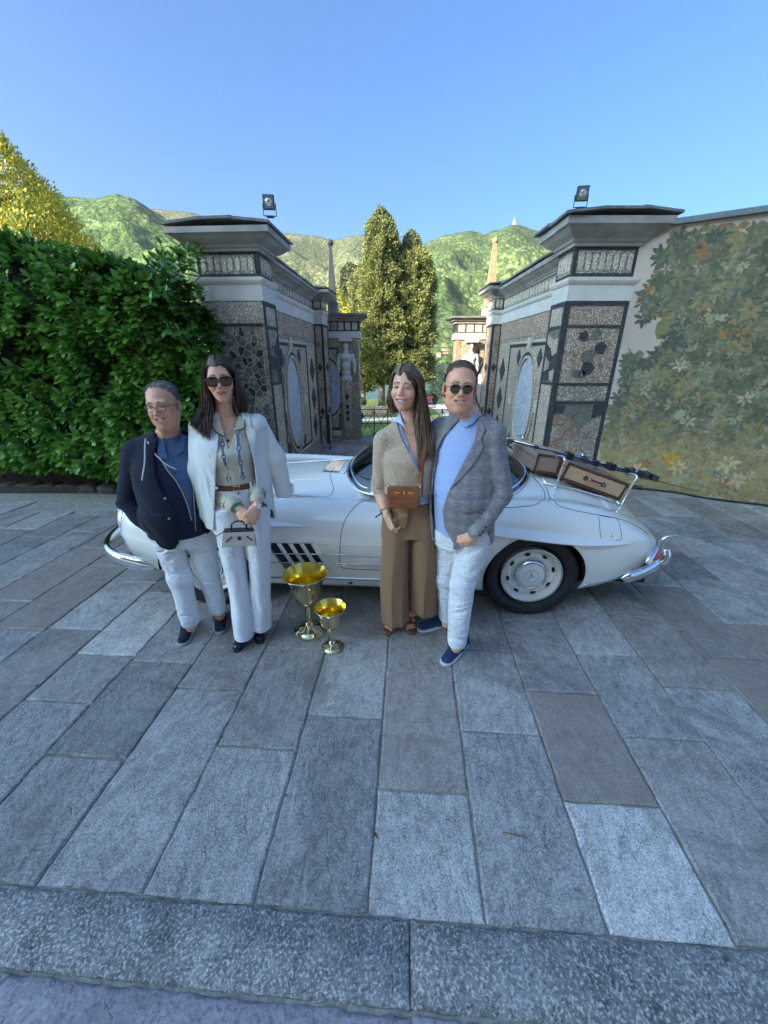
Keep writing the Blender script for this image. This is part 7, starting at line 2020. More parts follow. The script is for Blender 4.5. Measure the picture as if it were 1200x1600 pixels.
# long hair: cap plus locks
def hair_cap(P, mat, hl=.07, part=0.0, big=1.0):
    F = Field(); F.ell((0, .020, .0450), (.0785 * big, .0955 * big, .0848 * big), k=0); F.ell((0, .05, -.03), (.078, .066, .08), k=.03)
    def cutf(D, X, Y, Z):
        line = np.interp(Y, [-.10, -.06, -.035, -.01, .02, .05], [hl + .015, hl - .0, hl - .055, -.03, -.10, -.14]) + (.030 - 1.15 * np.abs(X - part)) * (Y < -.03)
        return np.maximum(np.maximum(D, (line - Z) * .8), -.040 - Y)
    o = P.cloth('hair', F, mat, .003, cutfn=cutf); o.matrix_local = P.HM
    me = o.data; a = me.attributes.new('rnd', 'FLOAT', 'POINT')
    V = np.empty(len(me.vertices) * 3, f4); me.vertices.foreach_get('co', V); V = V.reshape(-1, 3)
    a.data.foreach_set('value', (.5 + .35 * np.sin(V[:, 0] * 420 + 3 * np.sin(V[:, 1] * 60))).astype(f4) * .7)
def locks(P, n, mat, part, roots, ends_fn, seed, r=.0021, nm='hair', wave=.004):
    """roots on the scalp near the parting; every lock follows the skull then hangs to its end"""
    rs2 = np.random.RandomState(seed); paths = []; HM = P.HM
    for i in range(n):
        sd, (end, mid), t = ends_fn(rs2)
        a = rs2.uniform(-.072, .10) if rs2.random() < .5 else rs2.uniform(-.074, -.02)                         # along the parting, front to back
        ez = lambda x, y: .045 + .0885 * math.sqrt(max(.02, 1 - (x / .082) ** 2 - ((y - .02) / .101) ** 2)) + rs2.uniform(0, .003)
        y1 = a * .8 + .008; y2 = max(-.022, a * .8 + .016)
        rt = Vector((part + sd * .003, a, ez(part, a))); s1 = Vector((part * .5 + sd * .047, y1, ez(sd * .047, y1))); s2 = Vector((sd * (.083 + rs2.uniform(-.002, .005)), y2, .022 + rs2.uniform(-.01, .01)))
        pts = [HM @ rt, HM @ s1, HM @ s2, mid + Vector((rs2.normal() * .008, rs2.normal() * .008, 0)), end]
        Pn = crspline([tuple(p) for p in pts], 18); ph = rs2.random() * 6.28
        Pn = [np.array(p) + np.array([wave * math.sin(ph + k * .7) * max(0, k - 6) / 12, wave * math.cos(ph * 2 + k * .5) * max(0, k - 6) / 12, 0]) for k, p in enumerate(Pn)]
        paths.append(Pn)
    return strands(paths, r, P.o, mat, rs2, nm)
M_h2 = hair_mat('light_brown_hair', [(.06, .035, .02), (.15, .09, .05), (.30, .20, .12)])
hair_cap(P, M_h2, hl=.078, part=-.02)
HMi = P.HM
def ends(rs2):
    if rs2.random() < .40:     # her right side, tucked close to the cheek
        sd = -1; mid = HMi @ Vector((-.075 + rs2.uniform(-.012, .006), .012 + rs2.uniform(-.01, .04), -.08)); e = mid + Vector((rs2.uniform(-.01, .02), rs2.uniform(0, .04), -rs2.uniform(.02, .07)))
    else:
        sd = 1; u = rs2.random(); mid = P.at(652 + 13 * u, 650, 2.10 + .09 * rs2.random()); e = P.at(652 + 24 * u, 700 + 25 * rs2.random() - 8 * abs(u - .5), 2.05 + .07 * rs2.random())
    return sd, (e, mid), 0
locks(P, 3600, M_h2, -.02, None, ends, 5)
# eyelashes / brows are painted on the body; small leather cross-body bag is a thing of its own
def bagstrap(F, P, pts, r): return P.on(F, pts, r, 'strap', None)
M_cog = simple('cognac_leather', (.27, .085, .035), .42, var=.12, scale=25, bump=.1, bscale=200, bdist=.001)
bp = P.M @ P.at(630, 777, 2.035)
bag = thing('crossbody_bag', 'cognac leather crossbody bag with gold clasp worn by the young woman', 'bag', bp, rad(-4))
MB().box((0, 0, 0), (.088, .026, .062)).build('bag_body', M_cog, bag, bevel=.012)
MB().prism([(-.089, .063), (.089, .063), (.089, .012), (.082, .004), (-.082, .004), (-.089, .012)], lambda u, v, d: (u, -.0265 - d, v), -.002, .004).build('flap', M_cog, bag, bevel=.002)
MB().tube([(-.078, -.031, .010), (-.05, -.031, -.035), (.05, -.031, -.035), (.078, -.031, .010)], .0012, 4).build('seam', M_trim, bag)
MB().box((-.035, -.033, .038), (.016, .003, .004)).build('clasp', M_gold, bag, bevel=.001); MB().box((.005, -.033, .038), (.004, .003, .008)).build('clasp', M_gold, bag); MB().box((.04, -.033, .038), (.016, .003, .004)).build('clasp', M_gold, bag, bevel=.001)
for q in (-1, 1): MB().tube([(q * .088 + .011 * math.cos(a), 0, .07 + .011 * math.sin(a)) for a in [6.2832 * k / 16 for k in range(16)]], .0025, 6, close=True, caps=False).build('ring', M_gold, bag, smooth=True, fix=False)
sp = []
for (x, y, Y) in ((654, 752, 2.06), (657, 735, 2.06), (661, 712, 2.055), (664, 692, 2.07), (670, 672, 2.13), (674, 664, 2.2)): sp.append(bag.matrix_basis.inverted() @ Vector((P.M @ P.at(x, y, Y))))
sp[0] = Vector((.086, 0, .078)); ps = smooth_path(sp, 5); mb = MB(); vs_ = []
for i, p in enumerate(ps): vs_ += [p + Vector((-.012, 0, 0)), p + Vector((.012, 0, .004)), p + Vector((.012, .004, .004)), p + Vector((-.012, .004, 0))]
mb.add(vs_, [(4 * i + q, 4 * i + (q + 1) % 4, 4 * i + 4 + (q + 1) % 4, 4 * i + 4 + q) for i in range(len(ps) - 1) for q in range(4)]).build('strap', M_cog, bag, smooth=40)
WOM2 = P

# ======== tall woman with the white blazer over her shoulders
P = Person('tall woman in sunglasses with pale blazer draped over her shoulders and white trousers', -.87, 2.17, rad(14), (.76, .42, .28), (.5, .18, .16), (.05, .035, .03))
P.mir = False
R = rotm(rad(2), rad(3), rad(-3)); sc = .93
c = headc(P, 342, 594, 2.06, R, sc); nb = P.at(351, 650, 2.19)
P.head(c, R, sc, fem=True, smile=.35, neck=nb, neck_r=.045, scalp=((.015, .01, .008), .098, -.004, .0))
P.glasses('square', M_lensd, simple('tortoise_frame', (.03, .015, .01), .2, var=.3, scale=80), w_=.034, rx=.030, rz=.024, z=.002)
S1 = P.at(312, 668, 2.18); S2 = P.at(402, 664, 2.20); nk = P.at(353, 655, 2.19); ch = P.at(358, 705, 2.17); wa = P.at(366, 752, 2.17); hip = P.at(375, 805, 2.18)
def torso(F, g, k=.03):
    F.loft([row(hip, .165 + g, .115 + g), row(wa, .125 + g, .095 + g), row(P.at(362, 728, 2.17), .130 + g, .10 + g), row(ch, .142 + g, .112 + g, -.012), row(P.at(355, 682, 2.18), .135 + g, .082 + g), row(nk + Vector((0, 0, .03)), .052 + g, .050 + g)], k=k)
    F.cone(nk + Vector((-.02, 0, -.03)), S1, .042 + g, .040 + g, k=.05); F.cone(nk + Vector((.02, 0, -.03)), S2, .042 + g, .040 + g, k=.05)
F = Field(); torso(F, -.012); P.skin_part(F.mesh('t', .006)); Fk = F
M_cream = fabric('cream_silk', (.58, .54, .42), .45, var=.05, bump=.3, bs=30, vs=4)
M_navypr = simple('navy_print', (.03, .045, .10), .5, var=0); M_whitepr = simple('white_print', (.72, .74, .8), .5, var=0)
E1 = P.at(334, 768, 2.16); W1 = P.at(374, 796, 2.03); E2 = P.at(406, 748, 2.25); W2 = P.at(400, 791, 2.03)
Fs = Field(); torso(Fs, .0); Fs.chain([S1 + Vector((.012, 0, -.02)), E1, E1 + (W1 - E1) * .75], [.040, .048, .040], k=.03).chain([S2 + Vector((-.015, .02, -.03)), E2, E2 + (W2 - E2) * .72], [.036, .042, .040], k=.03)
vL = [P.at(x, y, 2.08) for x, y in ((338, 655), (345, 672), (353, 692), (358, 702))]; vR = [P.at(x, y, 2.08) for x, y in ((372, 655), (366, 675), (361, 692), (359, 702))]
P.cloth('blouse', Fs, M_cream, .005, cutfn=seq(folds([((ch.x, ch.y - .1, ch.z - .08), (.8, 0, .3), .05, .003, .12), ((E1.x + .04, E1.y, E1.z), (.6, 0, .6), .035, .005, .08), ((E2.x, E2.y, E2.z), (0, 0, 1), .035, .004, .07), ((wa.x, wa.y - .1, wa.z + .05), (1, 0, .2), .035, .004, .07)], .001), above(nk.z), lambda D, X, Y, Z: np.where((np.abs(X - wa.x) < .12) & (Y > -.02) & (Y < .3), np.maximum(D, wa.z - .02 - Z), D), opening([(p.z, p.x) for p in vL] + [(vL[-1].z - .001, 0)], [(p.z, p.x) for p in vR] + [(vR[-1].z - .001, -.0)], .0) if False else (lambda D, X, Y, Z: np.maximum(D, -np.maximum(np.maximum(np.maximum(np.interp(Z, [p.z for p in vL[::-1]], [p.x for p in vL[::-1]]) - X, X - np.interp(Z, [p.z for p in vR[::-1]], [p.x for p in vR[::-1]])), Y - .0), vL[-1].z - Z).astype(f4)))))
for pts in (((340, 652), (328, 664), (336, 676), (350, 684), (345, 668)), ((370, 652), (380, 660), (380, 672), (366, 676), (367, 664))):
    q = [P.at(x, y, 2.07) for x, y in pts]; P.layer('blouse_collar', Fs, [(p.x, p.z) for p in q], M_cream, .003, .010, .003, yclip=.08); P.on(Fs, [(p.x, p.z) for p in q[1:4]], .003, 'collar_print', M_navypr, off=.014)
def chain_print(x0, y0, x1, y1, n):
    mb = MB()
    for i in range(n):
        t = i / (n - 1); p = P.at(x0 + (x1 - x0) * t, y0 + (y1 - y0) * t, 2.07); ys = np.linspace(-.4, .2, 300, dtype=f4)
        big = i % 4 == 1; r_ = .0115 if big else .0065; ring_ = []
        for k in range(12):
            a = 6.2832 * k / 12; x = p.x + r_ * math.cos(a) * (1 if big else .75); z = p.z + r_ * math.sin(a) * (1 if big else 1.35); D_ = P.line(Fs, x, z, ys); k_ = int(np.argmax(D_ < 0)); ring_.append((x, float(ys[k_]) - .0035, z))
        mb.tube(ring_, .0023, 4, close=True, caps=False)
    mb.build('chain_print', M_navypr, P.o, fix=False, kind='stuff')
for (xa, ya, xb, yb) in ((346, 690, 357, 748), (368, 672, 379, 748)):
    a_, b_ = P.at(xa, ya, 2.07), P.at(xb, yb, 2.07); w_ = .017
    P.layer('print_band', Fs, [(a_.x - w_, a_.z), (a_.x + w_, a_.z), (b_.x + w_, b_.z), (b_.x - w_, b_.z)], M_whitepr, .0035, .0008, .0015)
    chain_print(xa, ya, xb, yb, 14)
for k in range(3): bangle(P, E1 + (W1 - E1) * (.45 + .1 * k), W1 - E1, .0425, .003, M_navypr, 'cuff_print'); bangle(P, E2 + (W2 - E2) * (.45 + .1 * k), W2 - E2, .0425, .003, M_navypr, 'cuff_print')
# draped blazer
M_blz = fabric('ivory_blazer_cloth', (.68, .71, .70), .75, var=.03, bump=.15, bs=18); M_lin = fabric('cream_lining', (.62, .60, .42), .5)
Fj = Field()
B1 = P.at(311, 668, 2.19); B2 = P.at(402, 662, 2.21)
Fj.loft([row(P.at(378, 815, 2.19), .21, .15), row(P.at(371, 770, 2.19), .20, .15), row(P.at(361, 715, 2.19), .188, .138), row(P.at(356, 685, 2.19), .175, .118), row(P.at(355, 668, 2.20), .12, .08), row(nk + Vector((0, .01, .03)), .065, .062)], k=.03)
Fj.cone(nk + Vector((-.03, .01, -.015)), B1, .048, .044, k=.05); Fj.cone(nk + Vector((.03, .01, -.015)), B2, .048, .044, k=.05)
Fj.chain([B1, P.at(312, 735, 2.19), P.at(326, 800, 2.18)], [.052, .062, .058], k=.03); Fj.chain([B2, P.at(405, 735, 2.22), P.at(408, 795, 2.21)], [.052, .064, .06], k=.03)
eL = [P.at(x, y, 2.05) for x, y in ((337, 640), (340, 660), (340, 690), (338, 730), (336, 780), (334, 835))]; eR = [P.at(x, y, 2.05) for x, y in ((370, 640), (376, 665), (390, 700), (396, 735), (402, 780), (425, 812), (440, 822))]
P.cloth('blazer', Fj, M_blz, .0055, cutfn=seq(folds([((B2.x - .04, -.08, 1.25), (1, 0, .15), .09, .004, .16), ((B1.x + .03, -.08, 1.15), (1, 0, -.1), .07, .004, .18)], .0008), shell(.010), opening([(p.z, p.x) for p in eL], [(p.z, p.x) for p in eR], .01), above(nk.z + .03)))
Fe = Field(); Fe.chain([B2 + Vector((.008, .01, 0)), P.at(430, 715, 2.24), P.at(444, 772, 2.26)], [.046, .056, .052], k=.03, flat=((.3, 1, 0), 1.5))
P.cloth('blazer_sleeve', Fe, M_blz, .005, cutfn=seq(folds([((P.at(432, 725, 2.2)), (1, 0, .3), .05, .004, .14)]), below(P.at(447, 778, 2.24).z)), label='empty left blazer sleeve hanging out')
for pts in (((372, 643), (388, 655), (391, 672), (399, 676), (397, 735), (390, 702), (378, 668)), ((336, 643), (318, 662), (314, 684), (322, 690), (337, 738), (341, 700), (340, 665))):
    q = [P.at(x, y, 2.06) for x, y in pts]; P.layer('lapel', Fj, [(p.x, p.z) for p in q], M_blz, .004, .005, .004, yclip=.08)
q = [P.at(x, y, 2.06) for x, y in ((400, 672), (416, 668), (417, 673), (401, 678))]; P.layer('breast_pocket', Fj, [(p.x, p.z) for p in q], M_blz, .003, .004, .003, yclip=.1)
for (x, y) in ((404, 752), (337, 760)):
    p = P.at(x + 3, y, 2.07); D_ = P.line(Fj, p.x, p.z, np.linspace(-.4, .2, 300, dtype=f4)); k_ = int(np.argmax(D_ < 0)); MB().sphere((p.x, -.4 + .6 * k_ / 299 - .004, p.z), (.009, .004, .009), 10).build('button', M_pearl, P.o, smooth=True)
# trousers with belt
L1 = [P.at(x, y, Y) for x, y, Y in ((354, 790, 2.15), (363, 860, 2.13), (374, 925, 2.12), (382, 992, 2.10))]; L2 = [P.at(x, y, Y) for x, y, Y in ((400, 790, 2.17), (405, 860, 2.15), (407, 920, 2.15), (409, 978, 2.15))]
Ft = Field(); Ft.loft([row(hip + Vector((0, 0, -.07)), .168, .120), row(hip, .165, .118), row(P.at(368, 770, 2.17), .135, .102), row(wa + Vector((0, 0, -.005)), .128, .098)], k=.03)
Ft.loft([row(L1[3], .066, .080), row(L1[2], .062, .075), row(L1[1], .073, .085), row(L1[0], .088, .105)], k=.03); Ft.loft([row(L2[3], .070, .080), row(L2[2], .064, .075), row(L2[1], .070, .085), row(L2[0], .085, .105)], k=.005)
P.cloth('trousers', Ft, M_whitetr, .0055, cutfn=seq(folds([((L1[1].x, L1[1].y - .06, L1[1].z), (1, 0, .25), .05, .003, .16), ((hip.x, hip.y - .1, hip.z - .06), (1, 0, .8), .045, .004, .09), ((L1[2].x, L1[2].y - .05, L1[2].z - .1), (1, 0, 0), .06, .004, .16), ((L2[2].x, L2[2].y - .05, L2[2].z - .05), (1, 0, 0), .055, .004, .16)], .001),))
for Lg in (L1, L2):
    mb = MB(); pts = [(Lg[i].x, Lg[i].y - (.088, .088, .079, .086)[i], Lg[i].z) for i in range(4)]; 
Fb = Field(); Fb.loft([row(wa + Vector((0, 0, -.028)), .1345, .1035), row(wa + Vector((0, 0, .004)), .131, .1015)], k=0)
P.cloth('belt', Fb, M_trim, .0035)
p = P.at(368, 752, 2.07); MB().tube([(p.x + dx, -.108 + wa.y + .002 - .0, wa.z - .012 + dz) for dx, dz in ((-.016, -.013), (.016, -.013), (.016, .013), (-.016, .013))], .0028, 6, close=True, caps=False).build('belt_buckle', M_gold, P.o, fix=False)
MB().sphere((p.x + .004, wa.y - .105, wa.z - .042), (.007, .005, .007), 10).build('trouser_button', simple('button_dark', (.15, .15, .17), .3, var=0), P.o)
for dx in (-.07, .075): MB().box((p.x + dx, wa.y - .093 + abs(dx) * .25, wa.z - .012), (.006, .004, .024)).build('belt_loop', M_whitetr, P.o)
trouser_seams(P, Ft, [((371, 772), (374, 795), (372, 818)), ((356, 800), (366, 870), (376, 930), (384, 985)), ((404, 800), (408, 870), (410, 930), (411, 972)), ((347, 775), (341, 790), (337, 800)), ((398, 772), (408, 788), (414, 798))], M_stitch)
M_blk = simple('black_patent', (.02, .02, .028), .25, var=0)
put_shoe(P, (386, 985), (376, 1006), M_blk, M_blk, 'flat', .23, .037); put_shoe(P, (404, 975), (406, 1000), M_blk, M_blk, 'flat', .23, .037)
P.limb([S1 + Vector((.03, .01, -.03)), E1, W1], [.026, .030, .024], h=.005); P.limb([S2 + Vector((-.03, .01, -.03)), E2, W2], [.026, .030, .024], h=.005)
P.hand(W1 + (W1 - E1).normalized() * .005, P.at(391, 812, 1.99) - W1, (.1, .9, -.3), -1, curl=.75, L=.16, r=.88); P.hand(W2, P.at(386, 815, 1.98) - W2, (-.2, .9, -.1), 1, curl=.7, L=.16, r=.88)
P.limb([hip, L1[1], L1[3] + Vector((0, 0, -.0))], [.06, .05, .03], h=.012); P.limb([hip, L2[1], L2[3]], [.06, .05, .03], h=.012)
P.finish_body(skin_mat('skin_tan', P.skin))
for k, (m_, t_) in enumerate(((M_gold, .003), (simple('green_bangle', (.04, .22, .15), .3, var=0), .0045), (simple('teal_bangle', (.02, .1, .14), .4, var=0), .004), (M_gold, .0035), (M_gold, .0025))): bangle(P, W1 - (W1 - E1).normalized() * (.000 + .011 * k), W1 - E1, .028 + .0012 * k, t_, m_)
dW = (W2 - E2).normalized(); q = dW.to_track_quat('Z', 'Y').to_matrix()
bangle(P, W2 - dW * .016, dW, .0275, .006, simple('red_watch_strap', (.5, .03, .03), .5, var=0), 'watch_strap')
MB().lathe([(.017, -.003), (.018, .003), (.016, .005), (.001, .005)], W2 - dW * .016 + Vector((.010, -.030, 0)), 20, Matrix.Rotation(rad(80), 3, 'X')).build('watch', simple('watch_face', (.8, .8, .8), .2, .5, var=0), P.o, smooth=40)
necklace(P, Fk, [(nk.x - .04, nk.z - .015), (nk.x - .02, nk.z - .05), (nk.x + .006, nk.z - .062), (nk.x + .035, nk.z - .03)], .0022, M_pearl)
for dz, r_ in ((-.065, .008), (-.082, .006), (-.105, .009)):
    ys = np.linspace(-.4, .2, 300, dtype=f4); D_ = P.line(Fk, nk.x + .006, nk.z + dz, ys); k_ = int(np.argmax(D_ < 0)); MB().sphere((nk.x + .006, float(ys[k_]) - .004, nk.z + dz), (r_, .004, r_), 8).build('pendant', M_pearl if dz > -.1 else M_iron, P.o, smooth=True)
M_h3 = hair_mat('dark_brown_hair', [(.022, .012, .008), (.06, .034, .022), (.14, .08, .05)])
hair_cap(P, M_h3, hl=.085, part=-.004)
HMi = P.HM
def ends(rs2):
    u = rs2.random()
    if rs2.random() < .22: sd = rs2.choice([-1, 1]); mid = P.at(345 + 26 * (u - .5) , 625, 2.24); e = P.at(343 + 50 * (u - .5), 655 + 10 * rs2.random(), 2.27); return sd, (e, mid), 0
    if rs2.random() < .5: sd = -1; mid = P.at(316 + 12 * u, 635, 2.10 + .1 * rs2.random()); e = P.at(296 + 32 * u, 655 + 38 * rs2.random() * u + 10 * rs2.random(), 2.05 + .06 * rs2.random())
    else: sd = 1; mid = P.at(371 + 8 * u, 620, 2.13 + .08 * rs2.random()); e = P.at(374 + 12 * u, 640 + 8 * rs2.random(), 2.2 + .08 * rs2.random())
    return sd, (e, mid), 0
locks(P, 3900, M_h3, -.004, None, ends, 8)
WOM1 = P
# small top-handle handbag in her hands
M_bagc = simple('cream_bag_leather', (.6, .58, .5), .4, var=.05); M_bagb = simple('black_bag_leather', (.015, .015, .02), .35, var=.1)
bp = P.M @ P.at(374, 840, 1.965)
hb = thing('handbag', 'small cream and black top handle handbag held by the tall woman', 'handbag', bp, rad(20)); hb.rotation_euler = (0, rad(6), rad(20))
MB().prism([(-.088, -.045), (.088, -.045), (.078, .045), (-.078, .045)], lambda u, v, d: (u, d, v), -.028, .028).build('bag_body', M_bagc, hb, bevel=.004)
for q in (-1, 1): MB().prism([(-.028, -.045), (.028, -.045), (.012, .045), (-.012, .045)], lambda u, v, d: (q * (.083 - v * .11 + d), u, v), .0, .003).build('side_gusset', M_bagb, hb)
MB().prism([(-.08, .046), (.08, .046), (.081, .022), (-.081, .022)], lambda u, v, d: (u, -.0285 - d, v), -.0, .003).build('flap', M_bagc, hb, bevel=.001)
MB().box((0, 0, .0475), (.077, .026, .0025)).build('top_edge', M_bagb, hb)
for q in (-1, 1): MB().prism([(q * .035, .018), (q * .041, .022), (q * .072, -.008), (q * .067, -.013)], lambda u, v, d: (u, -.0285 - d, v), 0, .003).build('strap', M_bagb, hb)
MB().box((0, -.034, .010), (.009, .003, .010)).build('clasp', M_bagb, hb, bevel=.001)
MB().tube([(-.04, 0, .048), (-.038, 0, .085), (-.015, 0, .10), (.015, 0, .10), (.038, 0, .085), (.04, 0, .048)], .0048, 8).build('handle', M_bagb, hb, smooth=True)
MB().tube([(-.078, -.02, .05), (-.10, -.02, .035), (-.12, -.02, .022)], .0025, 6).build('charm_cord', M_bagb, hb, smooth=True)

# ======== short man in navy
P = Person('short balding man in glasses, navy jacket over denim shirt, and white jeans, leaning in', -1.28, 2.22, rad(17), (.72, .39, .25), (.4, .17, .14), (.14, .13, .12))
P.mir = False
R = rotm(rad(-16), rad(5), rad(-4)); sc = .97
c = headc(P, 243, 637, 2.09, R, sc); nb = P.at(262, 683, 2.23)
P.head(c, R, sc, wide=1.09, jowl=1, smile=.8, neck=nb, neck_r=.056, brow=(.08, .06, .05), stub=.35, scalp=((.30, .22, .18), .110, None, .004))
P.glasses('clear', M_lensc, simple('brown_frame', (.04, .025, .02), .3, var=0), w_=.031, rx=.025, rz=.0165, z=.004)
S1 = P.at(213, 706, 2.20); S2 = P.at(296, 700, 2.26); E1 = P.at(201, 782, 2.20); W1 = P.at(232, 826, 2.13)
nk = P.at(264, 682, 2.24); ch = P.at(264, 735, 2.20); be = P.at(275, 790, 2.20); hip = P.at(282, 828, 2.22)
def torso(F, g, k=.03):
    F.loft([row(hip, .172 + g, .135 + g), row(be, .175 + g, .150 + g, -.015), row(ch, .180 + g, .135 + g, 0), row(P.at(263, 712, 2.21), .16 + g, .10 + g), row(nk + Vector((0, 0, .03)), .07 + g, .066 + g)], k=k)
    F.cone(nk + Vector((-.02, 0, -.02)), S1, .055 + g, .052 + g, k=.05); F.cone(nk + Vector((.02, 0, -.02)), S2, .055 + g, .052 + g, k=.05)
F = Field(); torso(F, -.03); P.skin_part(F.mesh('t', .012))
M_den = fabric('blue_denim_shirt', (.075, .13, .25), .8, var=.15, vs=25, bump=.5, bs=30)
Fs = Field(); torso(Fs, -.006)
vL = [P.at(x, y, 2.1) for x, y in ((252, 680), (258, 700), (264, 716))]; vR = [P.at(x, y, 2.1) for x, y in ((280, 680), (273, 700), (268, 716))]
P.cloth('shirt', Fs, M_den, .0055, cutfn=seq(above(nk.z + .014), below(hip.z), folds([((be.x, be.y - .13, be.z + .08), (.4, 0, 1), .05, .004, .12)], .001)))
F = Field(); F.chain([nk + Vector((0, .0, -.02)), nk + Vector((0, .01, .03))], [.074, .072], k=0)
P.cloth('collar_band', F, M_den, .004, cutfn=seq(shell(.006), opening([(0, nk.x - .032), (2, nk.x - .032)], [(0, nk.x + .02), (2, nk.x + .02)], nk.y), lambda D, X, Y, Z: np.maximum(D, Z - (nk.z + .018 + (Y - nk.y) * .4))))
for pts in (((252, 686), (243, 700), (246, 716), (262, 720), (256, 704)), ((278, 684), (286, 697), (284, 710), (271, 717), (272, 702))):
    q = [P.at(x, y, 2.1) for x, y in pts]; P.layer('shirt_collar', Fs, [(p.x, p.z) for p in q], M_den, .0035, .010, .004, yclip=.05)
for i in range(6):
    p = P.at(270 + i * 4, 725 + i * 14, 2.1); ys = np.linspace(-.4, .2, 300, dtype=f4); D_ = P.line(Fs, p.x, p.z, ys); k_ = int(np.argmax(D_ < 0)); MB().sphere((p.x, float(ys[k_]) - .002, p.z), (.005, .003, .005), 8).build('button', M_iron, P.o)
M_navy = fabric('navy_jersey', (.010, .014, .030), .85, var=.2, bump=.35, bs=30); M_navy2 = fabric('navy_knit_layer', (.013, .018, .042), .9, var=.2, bump=.4, bs=60)
Fi = Field(); torso(Fi, .006); Fi.loft([row(hip + Vector((0, 0, -.01)), .18, .145), row(be, .182, .16, -.015)], k=.02)
iL = [P.at(x, y, 2.08) for x, y in ((240, 690), (247, 715), (262, 735), (278, 755), (292, 785), (300, 815), (302, 835))]; iR = [P.at(x, y, 2.08) for x, y in ((292, 690), (294, 715), (297, 745), (301, 790), (303, 815), (303, 835))]
P.cloth('zip_hoodie', Fi, M_navy2, .0055, cutfn=seq(folds([((be.x - .03, be.y - .15, be.z), (.3, 0, 1), .05, .004, .12)], .001), shell(.009), opening([(p.z, p.x) for p in iL], [(p.z, p.x) for p in iR], .0), above(nk.z + .03)))
M_cordw = simple('white_cord', (.6, .6, .58), .7, var=0)
P.on(Fi, [(p.x - .003, p.z) for p in iL[1:6]], .0035, 'zip_edge', simple('zip_tape', (.42, .4, .38), .5, .3, var=0), off=.001); P.on(Fi, [(p.x + .003, p.z) for p in iR[1:6]], .003, 'zip_edge', simple('zip_tape_metal', (.4, .38, .36), .5, .3, var=0), off=.001)
Fj = Field(); torso(Fj, .015); hm2 = P.at(252, 840, 2.2)
Fj.loft([(hm2.z - .03, hip.x - .015, hip.y, .19, .15), (be.z, be.x - .005, be.y - .015, .192, .166)], k=.03)
Fj.chain([S1, E1, W1], [.072, .062, .050], k=.012); Fj.chain([S2, P.at(318, 745, 2.36), P.at(345, 770, 2.40)], [.07, .06, .05], k=.03)
jL = [P.at(x, y, 2.06) for x, y in ((236, 690), (232, 720), (240, 745), (262, 775), (276, 800), (282, 825), (278, 845))]; jR = [P.at(x, y, 2.06) for x, y in ((296, 690), (300, 720), (306, 760), (312, 800), (318, 850))]
P.cloth('jacket', Fj, M_navy, .0055, cutfn=seq(folds([((E1.x, E1.y, E1.z), (.3, 0, 1), .045, .007, .11), ((S1.x, S1.y - .05, S1.z - .08), (.7, 0, .7), .06, .004, .1), ((be.x - .1, be.y - .12, be.z - .04), (.8, 0, .6), .06, .004, .12)], .0015), shell(.010), opening([(p.z, p.x) for p in jL], [(p.z, p.x) for p in jR], .0), above(nk.z + .035),
        lambda D, X, Y, Z: np.maximum(D, np.interp(X, [W1.x - .1, W1.x - .02, W1.x + .03, W1.x + .06, jL[-1].x - .07, jL[-1].x - .03, jL[-1].x - .005, jL[-1].x + .03, jL[-1].x + .08], [W1.z + .055, W1.z + .01, W1.z - .01, hm2.z + .01, hm2.z - .022, hm2.z - .015, hm2.z + .02, hm2.z + .03, hm2.z + .03]) - Z)))
q = [P.at(x, y, 2.06) for x, y in ((240, 686), (224, 700), (222, 720), (232, 735), (256, 772), (244, 742), (238, 715))]; P.layer('lapel', Fj, [(p.x, p.z) for p in q], M_navy, .004, .005, .004, yclip=.08)
P.on(Fi, [(P.at(x, y, 2.07).x, P.at(x, y, 2.07).z) for x, y in ((222, 678), (224, 700), (227, 722), (226, 746))], .0038, 'drawstring', M_cordw, off=.045)
P.on(Fi, [(P.at(x, y, 2.07).x, P.at(x, y, 2.07).z) for x, y in ((225, 694), (240, 712), (258, 727), (274, 735))], .0036, 'drawstring', M_cordw, off=.012)
for (x, y) in ((263, 776), (270, 806)):
    p = P.at(x, y, 2.06); ys = np.linspace(-.4, .2, 300, dtype=f4); D_ = P.line(Fj, p.x - .012, p.z, ys); k_ = int(np.argmax(D_ < 0)); MB().sphere((p.x - .012, float(ys[k_]) - .003, p.z), (.008, .004, .008), 10).build('button', simple('horn_button', (.3, .3, .33), .3, var=0), P.o, smooth=True)
h1 = P.at(262, 835, 2.20); h2 = P.at(312, 835, 2.24); k1 = P.at(282, 905, 2.16); a1_ = P.at(297, 970, 2.15); k2 = P.at(325, 895, 2.24); a2_ = P.at(341, 950, 2.25)
Ft = Field(); Ft.loft([row((h1 + h2) / 2 + Vector((0, 0, -.05)), .165, .128), row(hip + Vector((0, 0, .05)), .165, .135)], k=.03)
Ft.chain([h1, k1, a1_], [.092, .068, .056], k=.03).chain([h2, k2, a2_], [.092, .066, .057], k=.008)
P.cloth('jeans', Ft, M_denimw, .0055, cutfn=seq(folds([((k1.x, k1.y - .05, k1.z + .05), (.3, 0, 1), .06, .006, .12), ((a1_.x, a1_.y - .02, a1_.z + .07), (.2, 0, 1), .04, .007, .08), ((h1.x + .03, h1.y - .1, h1.z - .06), (-.8, 0, 1), .05, .006, .10), ((k2.x, k2.y - .05, k2.z), (.3, 0, 1), .05, .006, .12), ((a2_.x, a2_.y, a2_.z + .06), (0, 0, 1), .04, .006, .07), ((h2.x - .02, h2.y - .09, h2.z - .06), (.8, 0, 1), .05, .005, .08)], .0015),
        lambda D, X, Y, Z: np.maximum(D, np.where(X < (a1_.x + a2_.x) / 2, a1_.z - .03 - Z, a2_.z - .05 - Z))))
